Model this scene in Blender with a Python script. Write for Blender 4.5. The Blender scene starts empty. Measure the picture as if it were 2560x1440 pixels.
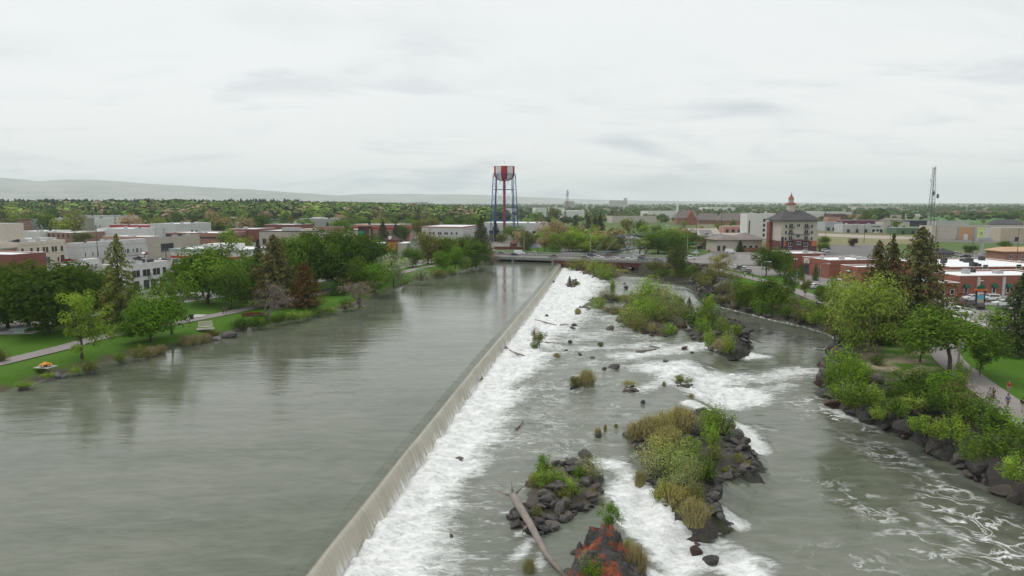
import bpy, math, random
import numpy as np
from mathutils import Vector, Matrix

R = math.radians
SC = bpy.context.scene
COL = SC.collection

# ------------------------------------------------------------------ camera
FPX, HORIZON, CAM_H, GROUND = 1780.0, 505.0, 28.0, 1.6
PITCH = math.atan((720 - HORIZON) / FPX)
cd = bpy.data.cameras.new('camera')
cam = bpy.data.objects.new('camera', cd)
COL.objects.link(cam)
cam.location = (0, 0, CAM_H)
cam.rotation_euler = (math.pi / 2 - PITCH, 0, 0)
cd.sensor_width = 36
cd.lens = 36 * FPX / 2560
cd.clip_start, cd.clip_end = 0.5, 60000
SC.camera = cam

# ------------------------------------------------------------------ world, overcast sky
SUN_EL, SUN_AZ = R(58), R(-55)
world = bpy.data.worlds.new('World')
SC.world = world
world.use_nodes = True


class NT:
    """small helper to write node trees"""
    def __init__(s, tree):
        s.t = tree
        tree.nodes.clear()

    def n(s, kind, ins=None, **props):
        nd = s.t.nodes.new(kind)
        for k, v in props.items():
            setattr(nd, k, v)
        for k, v in (ins or {}).items():
            sock = nd.inputs[k]
            if hasattr(v, 'is_output') or isinstance(v, bpy.types.NodeSocket):
                s.t.links.new(v, sock)
            else:
                sock.default_value = v
        return nd

    def math(s, op, a, b=None, c=None, clamp=False):
        ins = {0: a}
        if b is not None:
            ins[1] = b
        if c is not None:
            ins[2] = c
        return s.n('ShaderNodeMath', ins, operation=op, use_clamp=clamp).outputs[0]

    def mix(s, f, a, b, mode='MIX'):
        nd = s.n('ShaderNodeMix', data_type='RGBA', blend_type=mode)
        for i, v in ((0, f), (6, a), (7, b)):
            if isinstance(v, bpy.types.NodeSocket):
                s.t.links.new(v, nd.inputs[i])
            else:
                nd.inputs[i].default_value = (*v, 1) if i > 0 and len(v) == 3 else v
        return nd.outputs[2]

    def ramp(s, f, stops, interp='LINEAR'):
        nd = s.n('ShaderNodeValToRGB', {0: f})
        cr = nd.color_ramp
        cr.interpolation = interp
        while len(cr.elements) > 1:
            cr.elements.remove(cr.elements[-1])
        for i, (p, c) in enumerate(stops):
            e = cr.elements[0] if i == 0 else cr.elements.new(p)
            e.position = p
            e.color = (c, c, c, 1) if not hasattr(c, '__len__') else (*c, 1)
        return nd.outputs[0]

    def noise(s, vec, scale, detail=4, rough=.55, dist=0.0, lac=2.0):
        return s.n('ShaderNodeTexNoise', {'Vector': vec, 'Scale': scale, 'Detail': detail, 'Roughness': rough,
                                          'Distortion': dist, 'Lacunarity': lac}).outputs[0]

    def mapping(s, vec, scale=(1, 1, 1), loc=(0, 0, 0), rot=(0, 0, 0)):
        return s.n('ShaderNodeMapping', {'Vector': vec, 'Scale': scale, 'Location': loc, 'Rotation': rot}).outputs[0]


w = NT(world.node_tree)
tc = w.n('ShaderNodeTexCoord').outputs['Generated']
sep = w.n('ShaderNodeSeparateXYZ', {0: tc})
zz = w.math('ADD', w.math('MAXIMUM', sep.outputs[2], 0.0), 0.16)
u = w.math('DIVIDE', sep.outputs[0], zz)
v = w.math('DIVIDE', sep.outputs[1], zz)
uv = w.n('ShaderNodeCombineXYZ', {0: u, 1: v, 2: 0.0}).outputs[0]
big = w.noise(w.mapping(uv, (.50, .55, 1), (3.1, 1.7, 0)), 1.0, 3, .5, .4)
mid = w.noise(w.mapping(uv, (.85, 1.0, 1), (8.2, 4.4, 0), (0, 0, R(-14))), 1.1, 6, .52, .6)
fine = w.noise(w.mapping(uv, (.8, 1.3, 1), (1.3, 9.1, 0), (0, 0, R(10))), 1.2, 7, .55, .8)
clump = w.math('MULTIPLY', w.ramp(big, [(.40, 0.0), (.62, 1.0)], 'EASE'), w.ramp(mid, [(.45, 0.0), (.66, 1.0)], 'EASE'))
wisp = w.math('MULTIPLY', w.ramp(fine, [(.50, 0.0), (.72, 1.0)], 'EASE'), .45)
dark = w.math('ADD', w.math('MULTIPLY', clump, .75), wisp, clamp=True)
col = w.mix(dark, (7.95, 8.1, 8.0), (4.7, 5.1, 5.5))
soft = w.ramp(w.noise(uv, .5, 2, .5), [(.35, 0.0), (.65, 1.0)], 'EASE')
col = w.mix(w.math('MULTIPLY', soft, .5), col, (7.25, 7.55, 7.5))
sky = w.n('ShaderNodeTexSky', sky_type='NISHITA', sun_disc=False, sun_elevation=SUN_EL, sun_rotation=SUN_AZ).outputs[0]
col = w.mix(.05, col, sky)
bg = w.n('ShaderNodeBackground', {0: col, 1: .12})
w.n('ShaderNodeOutputWorld', {0: bg.outputs[0]})

sd = bpy.data.lights.new('sun', 'SUN')
sd.energy, sd.angle, sd.color = 1.5, R(24), (1, .97, .93)
sun = bpy.data.objects.new('sun', sd)
COL.objects.link(sun)
sun.rotation_euler = (math.pi / 2 - SUN_EL, 0, math.pi - SUN_AZ + R(0))
sun.location = (0, 0, 300)

SC.render.engine = 'CYCLES'
SC.view_settings.view_transform = 'Standard'
SC.view_settings.look = 'None'
SC.view_settings.exposure = 0.0
SC.view_settings.gamma = 1.0
SC.view_settings.use_curve_mapping = False
SC.cycles.use_denoising = True
SC.cycles.max_bounces = 6
SC.cycles.diffuse_bounces = 3
SC.cycles.glossy_bounces = 2
SC.cycles.transmission_bounces = 4
SC.cycles.transparent_max_bounces = 6
SC.cycles.volume_bounces = 1
SC.cycles.use_adaptive_sampling = True
SC.cycles.adaptive_threshold = 0.02
SC.cycles.caustics_reflective = False
SC.cycles.caustics_refractive = False


# ------------------------------------------------------------------ survey: where a sight line meets level z
def P(px, py, z=GROUND):
    a, b = px - 1280.0, 720.0 - py
    dy = FPX * math.cos(PITCH) + b * math.sin(PITCH)
    dz = -FPX * math.sin(PITCH) + b * math.cos(PITCH)
    t = (z - CAM_H) / dz
    return (a * t, dy * t, z)


def ppm(x, y, z=GROUND):
    return FPX / (y * math.cos(PITCH) + (CAM_H - z) * math.sin(PITCH))


def XY(pts, z=GROUND):
    return [P(x, y, z)[:2] for x, y in pts]


# ------------------------------------------------------------------ mesh helpers
rng = random.Random(7)
nrg = np.random.default_rng(11)


class MB:
    def __init__(s):
        s.v, s.f, s.m = [], [], []

    def add(s, vs, fs, mi=0):
        o = len(s.v)
        s.v += [tuple(p) for p in vs]
        s.f += [tuple(i + o for i in f) for f in fs]
        s.m += [mi] * len(fs)
        return s

    def box(s, x0, x1, y0, y1, z0, z1, mi=0):
        return s.add([(x0, y0, z0), (x1, y0, z0), (x1, y1, z0), (x0, y1, z0), (x0, y0, z1), (x1, y0, z1), (x1, y1, z1), (x0, y1, z1)],
                     [(0, 3, 2, 1), (4, 5, 6, 7), (0, 1, 5, 4), (1, 2, 6, 5), (2, 3, 7, 6), (3, 0, 4, 7)], mi)

    def prism(s, poly, z0, z1, mi=0):
        n = len(poly)
        a = sum(poly[i][0] * poly[(i + 1) % n][1] - poly[(i + 1) % n][0] * poly[i][1] for i in range(n))
        if a < 0:
            poly = poly[::-1]
        vs = [(x, y, z0) for x, y in poly] + [(x, y, z1) for x, y in poly]
        fs = [tuple(range(n))[::-1], tuple(range(n, 2 * n))] + [(i, (i + 1) % n, n + (i + 1) % n, n + i) for i in range(n)]
        return s.add(vs, fs, mi)

    def tube(s, path, rad, k=6, mi=0, caps=True):
        vs, fs = [], []
        n = len(path)
        rads = rad if hasattr(rad, '__len__') else [rad] * n
        for i, p in enumerate(path):
            p = Vector(p)
            d = Vector(path[min(i + 1, n - 1)]) - Vector(path[max(i - 1, 0)])
            d.normalize()
            a = d.cross(Vector((0, 0, 1)) if abs(d.z) < .9 else Vector((1, 0, 0))).normalized()
            b = d.cross(a)
            for j in range(k):
                t = 2 * math.pi * j / k
                vs.append(p + (a * math.cos(t) + b * math.sin(t)) * rads[i])
        for i in range(n - 1):
            for j in range(k):
                fs.append((i * k + j, i * k + (j + 1) % k, (i + 1) * k + (j + 1) % k, (i + 1) * k + j))
        if caps:
            fs += [tuple(range(k))[::-1], tuple(range((n - 1) * k, n * k))]
        return s.add(vs, fs, mi)

    def lathe(s, prof, k=24, mi=0, cx=0, cy=0):
        vs, fs = [], []
        for r, z in prof:
            for j in range(k):
                t = 2 * math.pi * j / k
                vs.append((cx + r * math.cos(t), cy + r * math.sin(t), z))
        for i in range(len(prof) - 1):
            for j in range(k):
                fs.append((i * k + j, i * k + (j + 1) % k, (i + 1) * k + (j + 1) % k, (i + 1) * k + j))
        return s.add(vs, fs, mi)

    def mesh(s, name, mats, smooth=False):
        me = bpy.data.meshes.new(name)
        me.from_pydata(s.v, [], s.f)
        for m in (mats if isinstance(mats, (list, tuple)) else [mats]):
            me.materials.append(m)
        if len(me.materials) > 1:
            me.polygons.foreach_set('material_index', s.m)
        if smooth:
            me.polygons.foreach_set('use_smooth', [True] * len(me.polygons))
        me.update()
        return me

    def build(s, name, mats, parent=None, smooth=False):
        return link(name, s.mesh(name, mats, smooth), parent)


def link(name, data, parent=None, loc=None, rz=None):
    o = bpy.data.objects.new(name, data)
    COL.objects.link(o)
    if parent is not None:
        o.parent = parent
    if loc is not None:
        o.location = loc
    if rz is not None:
        o.rotation_euler = (0, 0, rz)
    return o


def np_mesh(name, verts, faces, mats, smooth=False):
    """quads or tris from numpy arrays"""
    me = bpy.data.meshes.new(name)
    verts = np.asarray(verts, np.float32)
    faces = np.asarray(faces, np.int32)
    k = faces.shape[1]
    me.vertices.add(len(verts))
    me.vertices.foreach_set('co', verts.ravel())
    me.loops.add(faces.size)
    me.loops.foreach_set('vertex_index', faces.ravel())
    me.polygons.add(len(faces))
    me.polygons.foreach_set('loop_start', np.arange(0, faces.size, k, dtype=np.int32))
    if smooth:
        me.polygons.foreach_set('use_smooth', np.ones(len(faces), bool))
    for m in (mats if isinstance(mats, (list, tuple)) else [mats]):
        me.materials.append(m)
    me.update(calc_edges=True)
    return me


def point_attr(me, name, vals):
    vals = np.asarray(vals, np.float32)
    if vals.ndim == 1:
        a = me.attributes.new(name, 'FLOAT', 'POINT')
        a.data.foreach_set('value', vals)
    else:
        a = me.attributes.new(name, 'FLOAT_COLOR', 'POINT')
        if vals.shape[1] == 3:
            vals = np.hstack([vals, np.ones((len(vals), 1), np.float32)])
        a.data.foreach_set('color', vals.ravel())


def tag(o, label=None, cat=None, group=None, kind=None):
    for k, v_ in (('label', label), ('category', cat), ('group', group), ('kind', kind)):
        if v_:
            o[k] = v_
    return o


def struct(o):
    o['kind'] = 'structure'
    return o


def empty(name, loc=(0, 0, 0), rz=0.0):
    return link(name, None, None, loc, rz)


# value noise on numpy arrays
def vnoise(x, y, seed=0):
    xi, yi = np.floor(x).astype(np.int64), np.floor(y).astype(np.int64)
    xf, yf = x - xi, y - yi
    xf, yf = xf * xf * (3 - 2 * xf), yf * yf * (3 - 2 * yf)

    def h(a, b):
        n = (a * 374761393 + b * 668265263 + seed * 974711) & 0x7fffffff
        n = ((n ^ (n >> 13)) * 1274126177) & 0x7fffffff
        return ((n ^ (n >> 16)) & 0xffff) / 65535.0
    a, b, c, d = h(xi, yi), h(xi + 1, yi), h(xi, yi + 1), h(xi + 1, yi + 1)
    return (a * (1 - xf) + b * xf) * (1 - yf) + (c * (1 - xf) + d * xf) * yf


def fbm(x, y, seed=0, oct_=4):
    t, a, f = 0, .5, 1.0
    for i in range(oct_):
        t = t + a * vnoise(x * f, y * f, seed + i * 17)
        a, f = a * .5, f * 2.03
    return t / (1 - .5 ** oct_)


def seg_dist(x, y, pts, closed=False):
    pts = list(pts) + ([pts[0]] if closed else [])
    best = np.full(x.shape, 1e9)
    for (ax, ay), (bx, by) in zip(pts[:-1], pts[1:]):
        dx, dy = bx - ax, by - ay
        t = np.clip(((x - ax) * dx + (y - ay) * dy) / (dx * dx + dy * dy + 1e-9), 0, 1)
        best = np.minimum(best, np.hypot(x - ax - t * dx, y - ay - t * dy))
    return best


def inside(x, y, poly):
    r = np.zeros(x.shape, bool)
    n = len(poly)
    for i in range(n):
        (ax, ay), (bx, by) = poly[i], poly[(i + 1) % n]
        if ay == by:
            continue
        r ^= ((ay > y) != (by > y)) & (x < (bx - ax) * (y - ay) / (by - ay) + ax)
    return r


def smooth(e0, e1, x):
    t = np.clip((x - e0) / (e1 - e0), 0, 1)
    return t * t * (3 - 2 * t)


# ------------------------------------------------------------------ materials
MATS = {}


def mat(name, rgb, rough=.75, var=.18, scale=1.2, bump=0.0, metal=0.0, spec=.3, stretch=(1, 1, 1), rgb2=None, obj=True):
    """plain surface with procedural colour wear"""
    if name in MATS:
        return MATS[name]
    m = bpy.data.materials.new(name)
    m.use_nodes = True
    t = NT(m.node_tree)
    g = t.n('ShaderNodeTexCoord').outputs['Object' if obj else 'Generated']
    vec = t.mapping(g, stretch)
    n1 = t.noise(vec, scale, 5, .6)
    n2 = t.noise(vec, scale * .18, 2, .5)
    k = t.math('ADD', t.math('MULTIPLY', n1, .6), t.math('MULTIPLY', n2, .4))
    f = t.ramp(k, [(.3, 0.0), (.7, 1.0)])
    a = tuple(c * (1 - var) for c in rgb)
    b = tuple(min(1, c * (1 + var)) for c in (rgb2 or rgb))
    c = t.mix(f, a, b)
    ins = {'Base Color': c, 'Roughness': rough, 'Metallic': metal, 'Specular IOR Level': spec}
    if bump:
        ins['Normal'] = t.n('ShaderNodeBump', {'Strength': bump, 'Distance': .1, 'Height': n1}).outputs[0]
    p = t.n('ShaderNodeBsdfPrincipled', ins)
    t.n('ShaderNodeOutputMaterial', {0: p.outputs[0]})
    MATS[name] = m
    return m


def attr_mat(name, attr='tint', rough=.9, var=.2, scale=.6, bump=.15, fine=4.0):
    """base colour from a colour attribute (what the ground is made of), broken up by noise"""
    m = bpy.data.materials.new(name)
    m.use_nodes = True
    t = NT(m.node_tree)
    g = t.n('ShaderNodeTexCoord').outputs['Object']
    c = t.n('ShaderNodeAttribute', attribute_name=attr).outputs['Color']
    n1 = t.noise(g, scale, 6, .65)
    n2 = t.noise(g, scale * .13, 3, .5)
    n3 = t.noise(g, fine, 4, .7)
    k = t.math('ADD', t.math('ADD', t.math('MULTIPLY', n1, .45), t.math('MULTIPLY', n2, .35)), t.math('MULTIPLY', n3, .2))
    f = t.math('ADD', t.math('MULTIPLY', t.math('SUBTRACT', k, .5), var * 6), 1.0)
    c2 = t.n('ShaderNodeVectorMath', {0: c, 3: f}, operation='SCALE').outputs[0]
    ins = {'Base Color': c2, 'Roughness': rough, 'Specular IOR Level': .15}
    if bump:
        ins['Normal'] = t.n('ShaderNodeBump', {'Strength': bump, 'Distance': .15, 'Height': n3}).outputs[0]
    p = t.n('ShaderNodeBsdfPrincipled', ins)
    t.n('ShaderNodeOutputMaterial', {0: p.outputs[0]})
    MATS[name] = m
    return m


def glass_mat(name, rgb=(.03, .04, .045), rough=.08):
    if name in MATS:
        return MATS[name]
    m = bpy.data.materials.new(name)
    m.use_nodes = True
    t = NT(m.node_tree)
    p = t.n('ShaderNodeBsdfPrincipled', {'Base Color': (*rgb, 1), 'Roughness': rough, 'Specular IOR Level': .6})
    t.n('ShaderNodeOutputMaterial', {0: p.outputs[0]})
    MATS[name] = m
    return m


# ------------------------------------------------------------------ shore lines
LEFT_PX = [(0, 985), (80, 960), (150, 938), (240, 912), (330, 890), (450, 866), (570, 836), (640, 818), (740, 800), (830, 778), (900, 764),
           (960, 737), (1030, 706), (1100, 687), (1215, 657)]
LEFT = [(-215, -430), (-96, 0)] + XY(LEFT_PX, 0) + [(-6, 338), (18, 352), (45, 374), (60, 402), (75, 470), (95, 560)]
RIGHT_PX = [(1580, 681), (1640, 689), (1700, 695), (1738, 700), (1747, 712), (1752, 728), (1775, 748), (1815, 766), (1872, 782),
            (1958, 800), (2018, 812), (2083, 831), (2112, 848), (2098, 868), (2075, 900), (2062, 942), (2064, 990), (2094, 1018), (2140, 1039),
            (2287, 1106), (2378, 1150), (2439, 1197), (2560, 1262)]
LOW = -4.2
MIDZ = -2.5
RIGHT = [(110, 560), (90, 470), (73, 400), (66, 360), (58, 330)] + XY(RIGHT_PX, LOW) + [(62, 52), (75, 20), (95, -60), (150, -430)]
WATER_POLY = LEFT + RIGHT
CREST_PX = [(770, 1440), (977, 1181), (1140, 980), (1200, 905), (1280, 810), (1350, 727), (1397, 666)]
CREST = XY(CREST_PX, 0)
d0 = (CREST[0][0] - CREST[1][0], CREST[0][1] - CREST[1][1])
CREST = [(CREST[0][0] + d0[0] * k, CREST[0][1] + d0[1] * k) for k in (30, 2)] + CREST
CREST += [(CREST[-1][0] + 3, CREST[-1][1] + 25), (CREST[-1][0] + 14, CREST[-1][1] + 200)]


def crest_side(x, y):
    """metres to the right (+) or left (-) of the weir crest, for arrays"""
    d = seg_dist(x, y, CREST)
    ys = np.array([p[1] for p in CREST])
    xs = np.array([p[0] for p in CREST])
    o = np.argsort(ys)
    return np.where(x > np.interp(y, ys[o], xs[o]), d, -d)


# ------------------------------------------------------------------ terrain: one sheet to the horizon
def lines(lo, hi, step, far, grow):
    a = list(np.arange(lo, hi + .01, step))
    s, p = step, hi
    up = []
    while p < far:
        s *= grow
        p += s
        up.append(p)
    s, p = step, lo
    dn = []
    while p > -far:
        s *= grow
        p -= s
        dn.append(p)
    return np.array(dn[::-1] + a + up)


gx = lines(-150, 150, 1.5, 15000, 1.16)
gy = lines(35, 345, 1.5, 15000, 1.16)
X, Y = np.meshgrid(gx, gy)
wet = inside(X, Y, WATER_POLY)
dist = seg_dist(X, Y, WATER_POLY, True)
sdist = np.where(wet, -dist, dist)
right_side = crest_side(X, Y) > 0
nz = fbm(X * .25, Y * .25, 3) - .5
zl = -3.0 + 4.6 * smooth(-5, 4.5, sdist + nz * 1.2)
zr = -6.5 + 8.1 * smooth(-2.2, 3.4, sdist + nz * 1.8)
Z = np.where(right_side, zr, zl)
Z = np.where(sdist > 12, GROUND, Z)
ZD = 2.0
N0, N1 = Vector(P(1195, 641, ZD)), Vector(P(1665, 655.5, ZD))
bd = (N1 - N0).normalized()
bn = Vector((-bd.y, bd.x, 0))
BL = (N1 - N0).length
BW = 26.0
RX, RY = X - N0.x, Y - N0.y
bs, bo = RX * bd.x + RY * bd.y, RX * bn.x + RY * bn.y
rampz = np.where(bs > BL - 12, np.interp(bs, [BL - 11, BL + 4, BL + 36], [ZD - .3, ZD - .3, GROUND]), np.interp(bs, [-40, -8], [GROUND, ZD - .3]))
rampz = np.where((bs > BL - 11) | (bs < -8), rampz, -9)
lat = np.maximum(0, np.maximum(-1.0 - bo, bo - BW - 1.0))
rampz = rampz - lat / 1.7 + np.where(lat > .5, nz * 1.2, 0)
on_ramp = (rampz > Z + .02) & (np.abs(bs) < 200)
Z = np.where(on_ramp, rampz, Z)

RISE = lambda x, y: 11.0 * smooth(650, 1300, y) * smooth(100, -350, x + (y - 700) * .12)
Z = Z + RISE(X, Y)
LAWN, DRY, DIRT, TOWN, BANKDIRT = (.058, .135, .008), (.16, .15, .075), (.25, .19, .13), (.20, .195, .19), (.10, .085, .06)
C = np.zeros(X.shape + (3,))
C[:] = TOWN
far = smooth(330, 700, Y)
patch = vnoise(X / 260, Y / 420, 5)
fieldc = np.where(patch[..., None] > .62, np.array(DRY), np.where(patch[..., None] > .3, np.array((.06, .115, .035)), np.array((.10, .12, .05))))
C = C * (1 - far[..., None]) + fieldc * far[..., None]
rightland = (X > 45) & right_side
town_r = rightland & (Y < 330)
C[rightland] = C[rightland] * .0 + np.where(vnoise(X / 60, Y / 90, 8)[..., None] > .55, np.array(DRY), np.array((.085, .13, .035)))[rightland]
park_l = (~right_side) & (sdist > -2) & (sdist < 46)
C[park_l] = LAWN
strip_r = right_side & (sdist < 42) & (Y < 300)
C[strip_r] = LAWN
m_ = right_side & (sdist < 9) & (Y < 300)
mixv = smooth(.35, .6, fbm(X * .15, Y * .15, 21))[..., None]
C[m_] = (np.array((.055, .08, .025)) * mixv + np.array(BANKDIRT) * (1 - mixv))[m_]
m_ = right_side & (sdist < 3.6) & (Y < 300)
C[m_] = (.06, .056, .053)
dirt_poly = XY([(2150, 905), (2185, 885), (2300, 870), (2345, 905), (2330, 960), (2240, 985), (2170, 1010), (2150, 960)])
k = smooth(3, 0, np.where(inside(X, Y, dirt_poly), 0, seg_dist(X, Y, dirt_poly, True))) * smooth(.38, .6, fbm(X * .35, Y * .35, 31)) * smooth(4.5, 7.0, sdist)
C = C * (1 - k[..., None]) + np.array((.30, .24, .17)) * k[..., None]
C[on_ramp] = (np.array((.06, .07, .025)) * mixv + np.array((.10, .08, .055)) * (1 - mixv))[on_ramp]
bare = (np.abs(sdist) < 1.6) & ~right_side & ~on_ramp
C[bare] = BANKDIRT
C[wet & (sdist < -1.2)] = (.05, .045, .03)
idx = np.arange(X.size).reshape(X.shape)
quads = np.stack([idx[:-1, :-1], idx[:-1, 1:], idx[1:, 1:], idx[1:, :-1]], -1).reshape(-1, 4)
me = np_mesh('ground', np.stack([X, Y, Z], -1).reshape(-1, 3), quads, attr_mat('ground_soil', var=.2, bump=.25), True)
point_attr(me, 'tint', C.reshape(-1, 3))
struct(link('ground', me))


# ------------------------------------------------------------------ upper river (still water above the weir)
def water_shader(name, foam=False, fall=False):
    m = bpy.data.materials.new(name)
    m.use_nodes = True
    t = NT(m.node_tree)
    g = t.n('ShaderNodeTexCoord').outputs['Object']
    # silt in drifting bands
    b1 = t.noise(t.mapping(g, (.022, .06, 1)), 1.0, 4, .55, .8)
    b2 = t.noise(t.mapping(g, (.12, .34, 1), (3, 1, 0), (0, 0, R(20))), 1.0, 5, .6, .6)
    k = t.math('ADD', t.math('MULTIPLY', b1, .6), t.math('MULTIPLY', b2, .4))
    k2 = t.noise(t.mapping(g, (.20, .55, 1), (9, 3, 0), (0, 0, R(15))), 1.0, 6, .68, 1.4)
    k = t.math('ADD', t.math('MULTIPLY', k, .6), t.math('MULTIPLY', k2, .4))
    base = t.mix(t.ramp(k, [(.40, 0.0), (.60, 1.0)]), (.090, .102, .070), (.154, .164, .126))
    r1 = t.noise(t.mapping(g, (.20, .62, 1), (1, 2, 0), (0, 0, R(6))), 1.0, 5, .62, .5)
    r2 = t.noise(t.mapping(g, (.045, .13, 1), (7, 2, 0)), 1.0, 3, .5, .8)
    calm = t.ramp(t.noise(t.mapping(g, (.03, .05, 1), (5, 5, 0)), 1.0, 3, .5), [(.35, .25), (.65, 1.0)])
    h = t.math('ADD', t.math('MULTIPLY', t.math('MULTIPLY', r1, calm), .15), t.math('MULTIPLY', r2, .16))
    rough = .06
    if foam:
        den = t.n('ShaderNodeAttribute', attribute_name='foam').outputs['Fac']
        swi = t.n('ShaderNodeAttribute', attribute_name='swirl').outputs['Fac']
        warp = t.n('ShaderNodeVectorMath', {0: t.n('ShaderNodeTexNoise', {'Vector': g, 'Scale': .11, 'Detail': 3}).outputs[1], 3: 9.0},
                   operation='SCALE').outputs[0]
        wg = t.n('ShaderNodeVectorMath', {0: g, 1: warp}, operation='ADD').outputs[0]
        st = t.noise(t.mapping(g, (.16, .62, 1)), 1.0, 6, .66, 1.1)
        fi = t.noise(t.mapping(g, (.75, 1.9, 1)), 1.0, 5, .62, 1.2)
        sv = t.math('ADD', t.math('MULTIPLY', st, .6), t.math('MULTIPLY', fi, .4))
        f1 = t.math('ADD', den, t.math('MULTIPLY', t.math('SUBTRACT', sv, .5), 2.3))
        f1 = t.ramp(f1, [(.40, 0.0), (.60, .40), (.95, 1.0)])
        gap = t.ramp(t.noise(t.mapping(g, (.30, 1.25, 1), (4, 4, 0)), 1.0, 5, .7, 1.6), [(.36, .68), (.52, 1.0)])
        gap = t.math('MAXIMUM', gap, t.ramp(den, [(.75, 0.0), (1.15, .93)]))
        f1 = t.math('MULTIPLY', f1, gap)
        ri = t.noise(t.mapping(wg, (.10, .15, 1)), 1.0, 4, .6)
        ridge = t.math('SUBTRACT', 1.0, t.math('MULTIPLY', t.math('ABSOLUTE', t.math('SUBTRACT', ri, .5)), 24.0), clamp=True)
        br = t.math('MULTIPLY', t.ramp(t.noise(g, 1.1, 5, .7), [(.34, .25), (.52, 1.0)]), t.ramp(t.noise(g, .07, 3, .6), [(.42, .15), (.56, 1.4)]))
        f2 = t.math('MULTIPLY', t.math('MULTIPLY', ridge, br), swi, clamp=True)
        ff = t.math('MAXIMUM', f1, f2)
        lace = t.ramp(t.noise(t.mapping(g, (1.1, 2.6, 1)), 1.0, 4, .62, .6), [(.30, .62), (.52, 1.0)])
        ff = t.math('MULTIPLY', ff, lace)
        ft = t.ramp(t.noise(t.mapping(g, (.5, 1.1, 1), (2, 8, 0)), 1.0, 6, .7), [(.3, (.68, .70, .69)), (.58, (.90, .91, .90))])
        base = t.mix(t.math('MULTIPLY', t.ramp(den, [(.05, 0.0), (.5, 1.0)]), .45), base, (.25, .265, .235))
        base = t.mix(ff, base, ft)
        rough = t.math('ADD', t.math('MULTIPLY', ff, .55), .10)
        h = t.math('ADD', h, t.math('MULTIPLY', t.math('MULTIPLY', fi, den), .5))
        h = t.math('ADD', h, t.math('MULTIPLY', ff, .22))
    if fall:
        q = t.n('ShaderNodeUVMap', uv_map='UVMap').outputs[0]
        sq = t.n('ShaderNodeSeparateXYZ', {0: q})
        s1 = t.noise(t.mapping(q, (1.6, .22, 1)), 1.0, 5, .65, .25)
        s2 = t.noise(t.mapping(q, (5.5, .5, 1), (3, 0, 0)), 1.0, 4, .7, .2)
        s3 = t.noise(t.mapping(q, (.14, .12, 1), (9, 0, 0)), 1.0, 5, .7)
        k = t.math('ADD', t.math('ADD', t.math('MULTIPLY', s1, .38), t.math('MULTIPLY', s2, .28)), t.math('MULTIPLY', s3, .34))
        tan = t.ramp(k, [(.30, (.26, .235, .18)), (.47, (.42, .39, .315)), (.66, (.54, .51, .43))])
        lowf = t.ramp(t.math('ADD', sq.outputs[1], t.math('MULTIPLY', t.math('SUBTRACT', s1, .5), .9)), [(.78, 0.0), (1.0, 1.0)])
        tan = t.mix(lowf, tan, (.80, .80, .78))
        base = t.mix(t.ramp(sq.outputs[1], [(.24, 0.0), (.34, 1.0)], 'EASE'), base, tan)
        h = t.math('ADD', h, t.math('MULTIPLY', s2, .10))
        rough = .22
    bp = t.n('ShaderNodeBump', {'Strength': .55, 'Distance': 1.0, 'Height': h}).outputs[0]
    p = t.n('ShaderNodeBsdfPrincipled', {'Base Color': base, 'Roughness': rough, 'IOR': 1.33, 'Normal': bp})
    t.n('ShaderNodeOutputMaterial', {0: p.outputs[0]})
    MATS[name] = m
    return m


up = [(x - 9, y - 3) for x, y in LEFT[:-6]] + [(-14, 338), (0, 380), (30, 400)]
cr = [(x, y) for x, y in CREST][:-1]
up_poly = up + [(c[0] - 1.6, c[1]) for c in cr[::-1]]
mb = MB()
mb.add([(x, y, 0) for x, y in up_poly], [tuple(range(len(up_poly)))[::-1]])
o = struct(mb.build('river_water', water_shader('upper_water')))

# the weir: lip, curtain of falling water
prof = [(-1.6, 0.0), (-1.0, -.01), (-.55, -.05), (-.25, -.13), (-.05, -.27), (.1, -.5), (.25, -.85), (.42, -1.3), (.6, -1.8), (.78, -2.3), (.92, -2.8)]
dense = []
for (ax, ay), (bx, by) in zip(CREST[:-1], CREST[1:]):
    L_ = math.hypot(bx - ax, by - ay)
    n = max(1, int(L_ / 1.0))
    dense += [(ax + (bx - ax) * i / n, ay + (by - ay) * i / n) for i in range(n)]
dense.append(CREST[-1])
dense = [p for p in dense if -40 < p[1] < 330]
vs, uvs, along = [], [], 0
for i, (x, y) in enumerate(dense):
    a, b = dense[max(0, i - 1)], dense[min(len(dense) - 1, i + 1)]
    tx, ty = b[0] - a[0], b[1] - a[1]
    l = math.hypot(tx, ty)
    nx, ny = ty / l, -tx / l
    if i:
        along += math.hypot(x - dense[i - 1][0], y - dense[i - 1][1])
    wob = .9 * (fbm(np.array([along * .22]), np.array([0.5]), 4)[0] - .5)
    for j, (dd, z) in enumerate(prof):
        s = dd + wob * max(0, dd + .35) + .16 * (fbm(np.array([along * .05]), np.array([7.5]), 8)[0] - .5)
        vs.append((x + nx * s, y + ny * s, z))
        uvs.append((along, j / (len(prof) - 1)))
m_ = len(prof)
fs = [(i * m_ + j, (i + 1) * m_ + j, (i + 1) * m_ + j + 1, i * m_ + j + 1)[::-1] for i in range(len(dense) - 1) for j in range(m_ - 1)]
me = np_mesh('weir', vs, fs, water_shader('weir_water', fall=True), True)
uvl = me.uv_layers.new(name='UVMap')
li = np.zeros(len(me.loops), np.int32)
me.loops.foreach_get('vertex_index', li)
uvl.data.foreach_set('uv', np.array(uvs, np.float32)[li].ravel())
weir = link('weir', me)
tag(weir, 'long straight low dam with a tan curtain of water pouring over it', 'dam')

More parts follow.
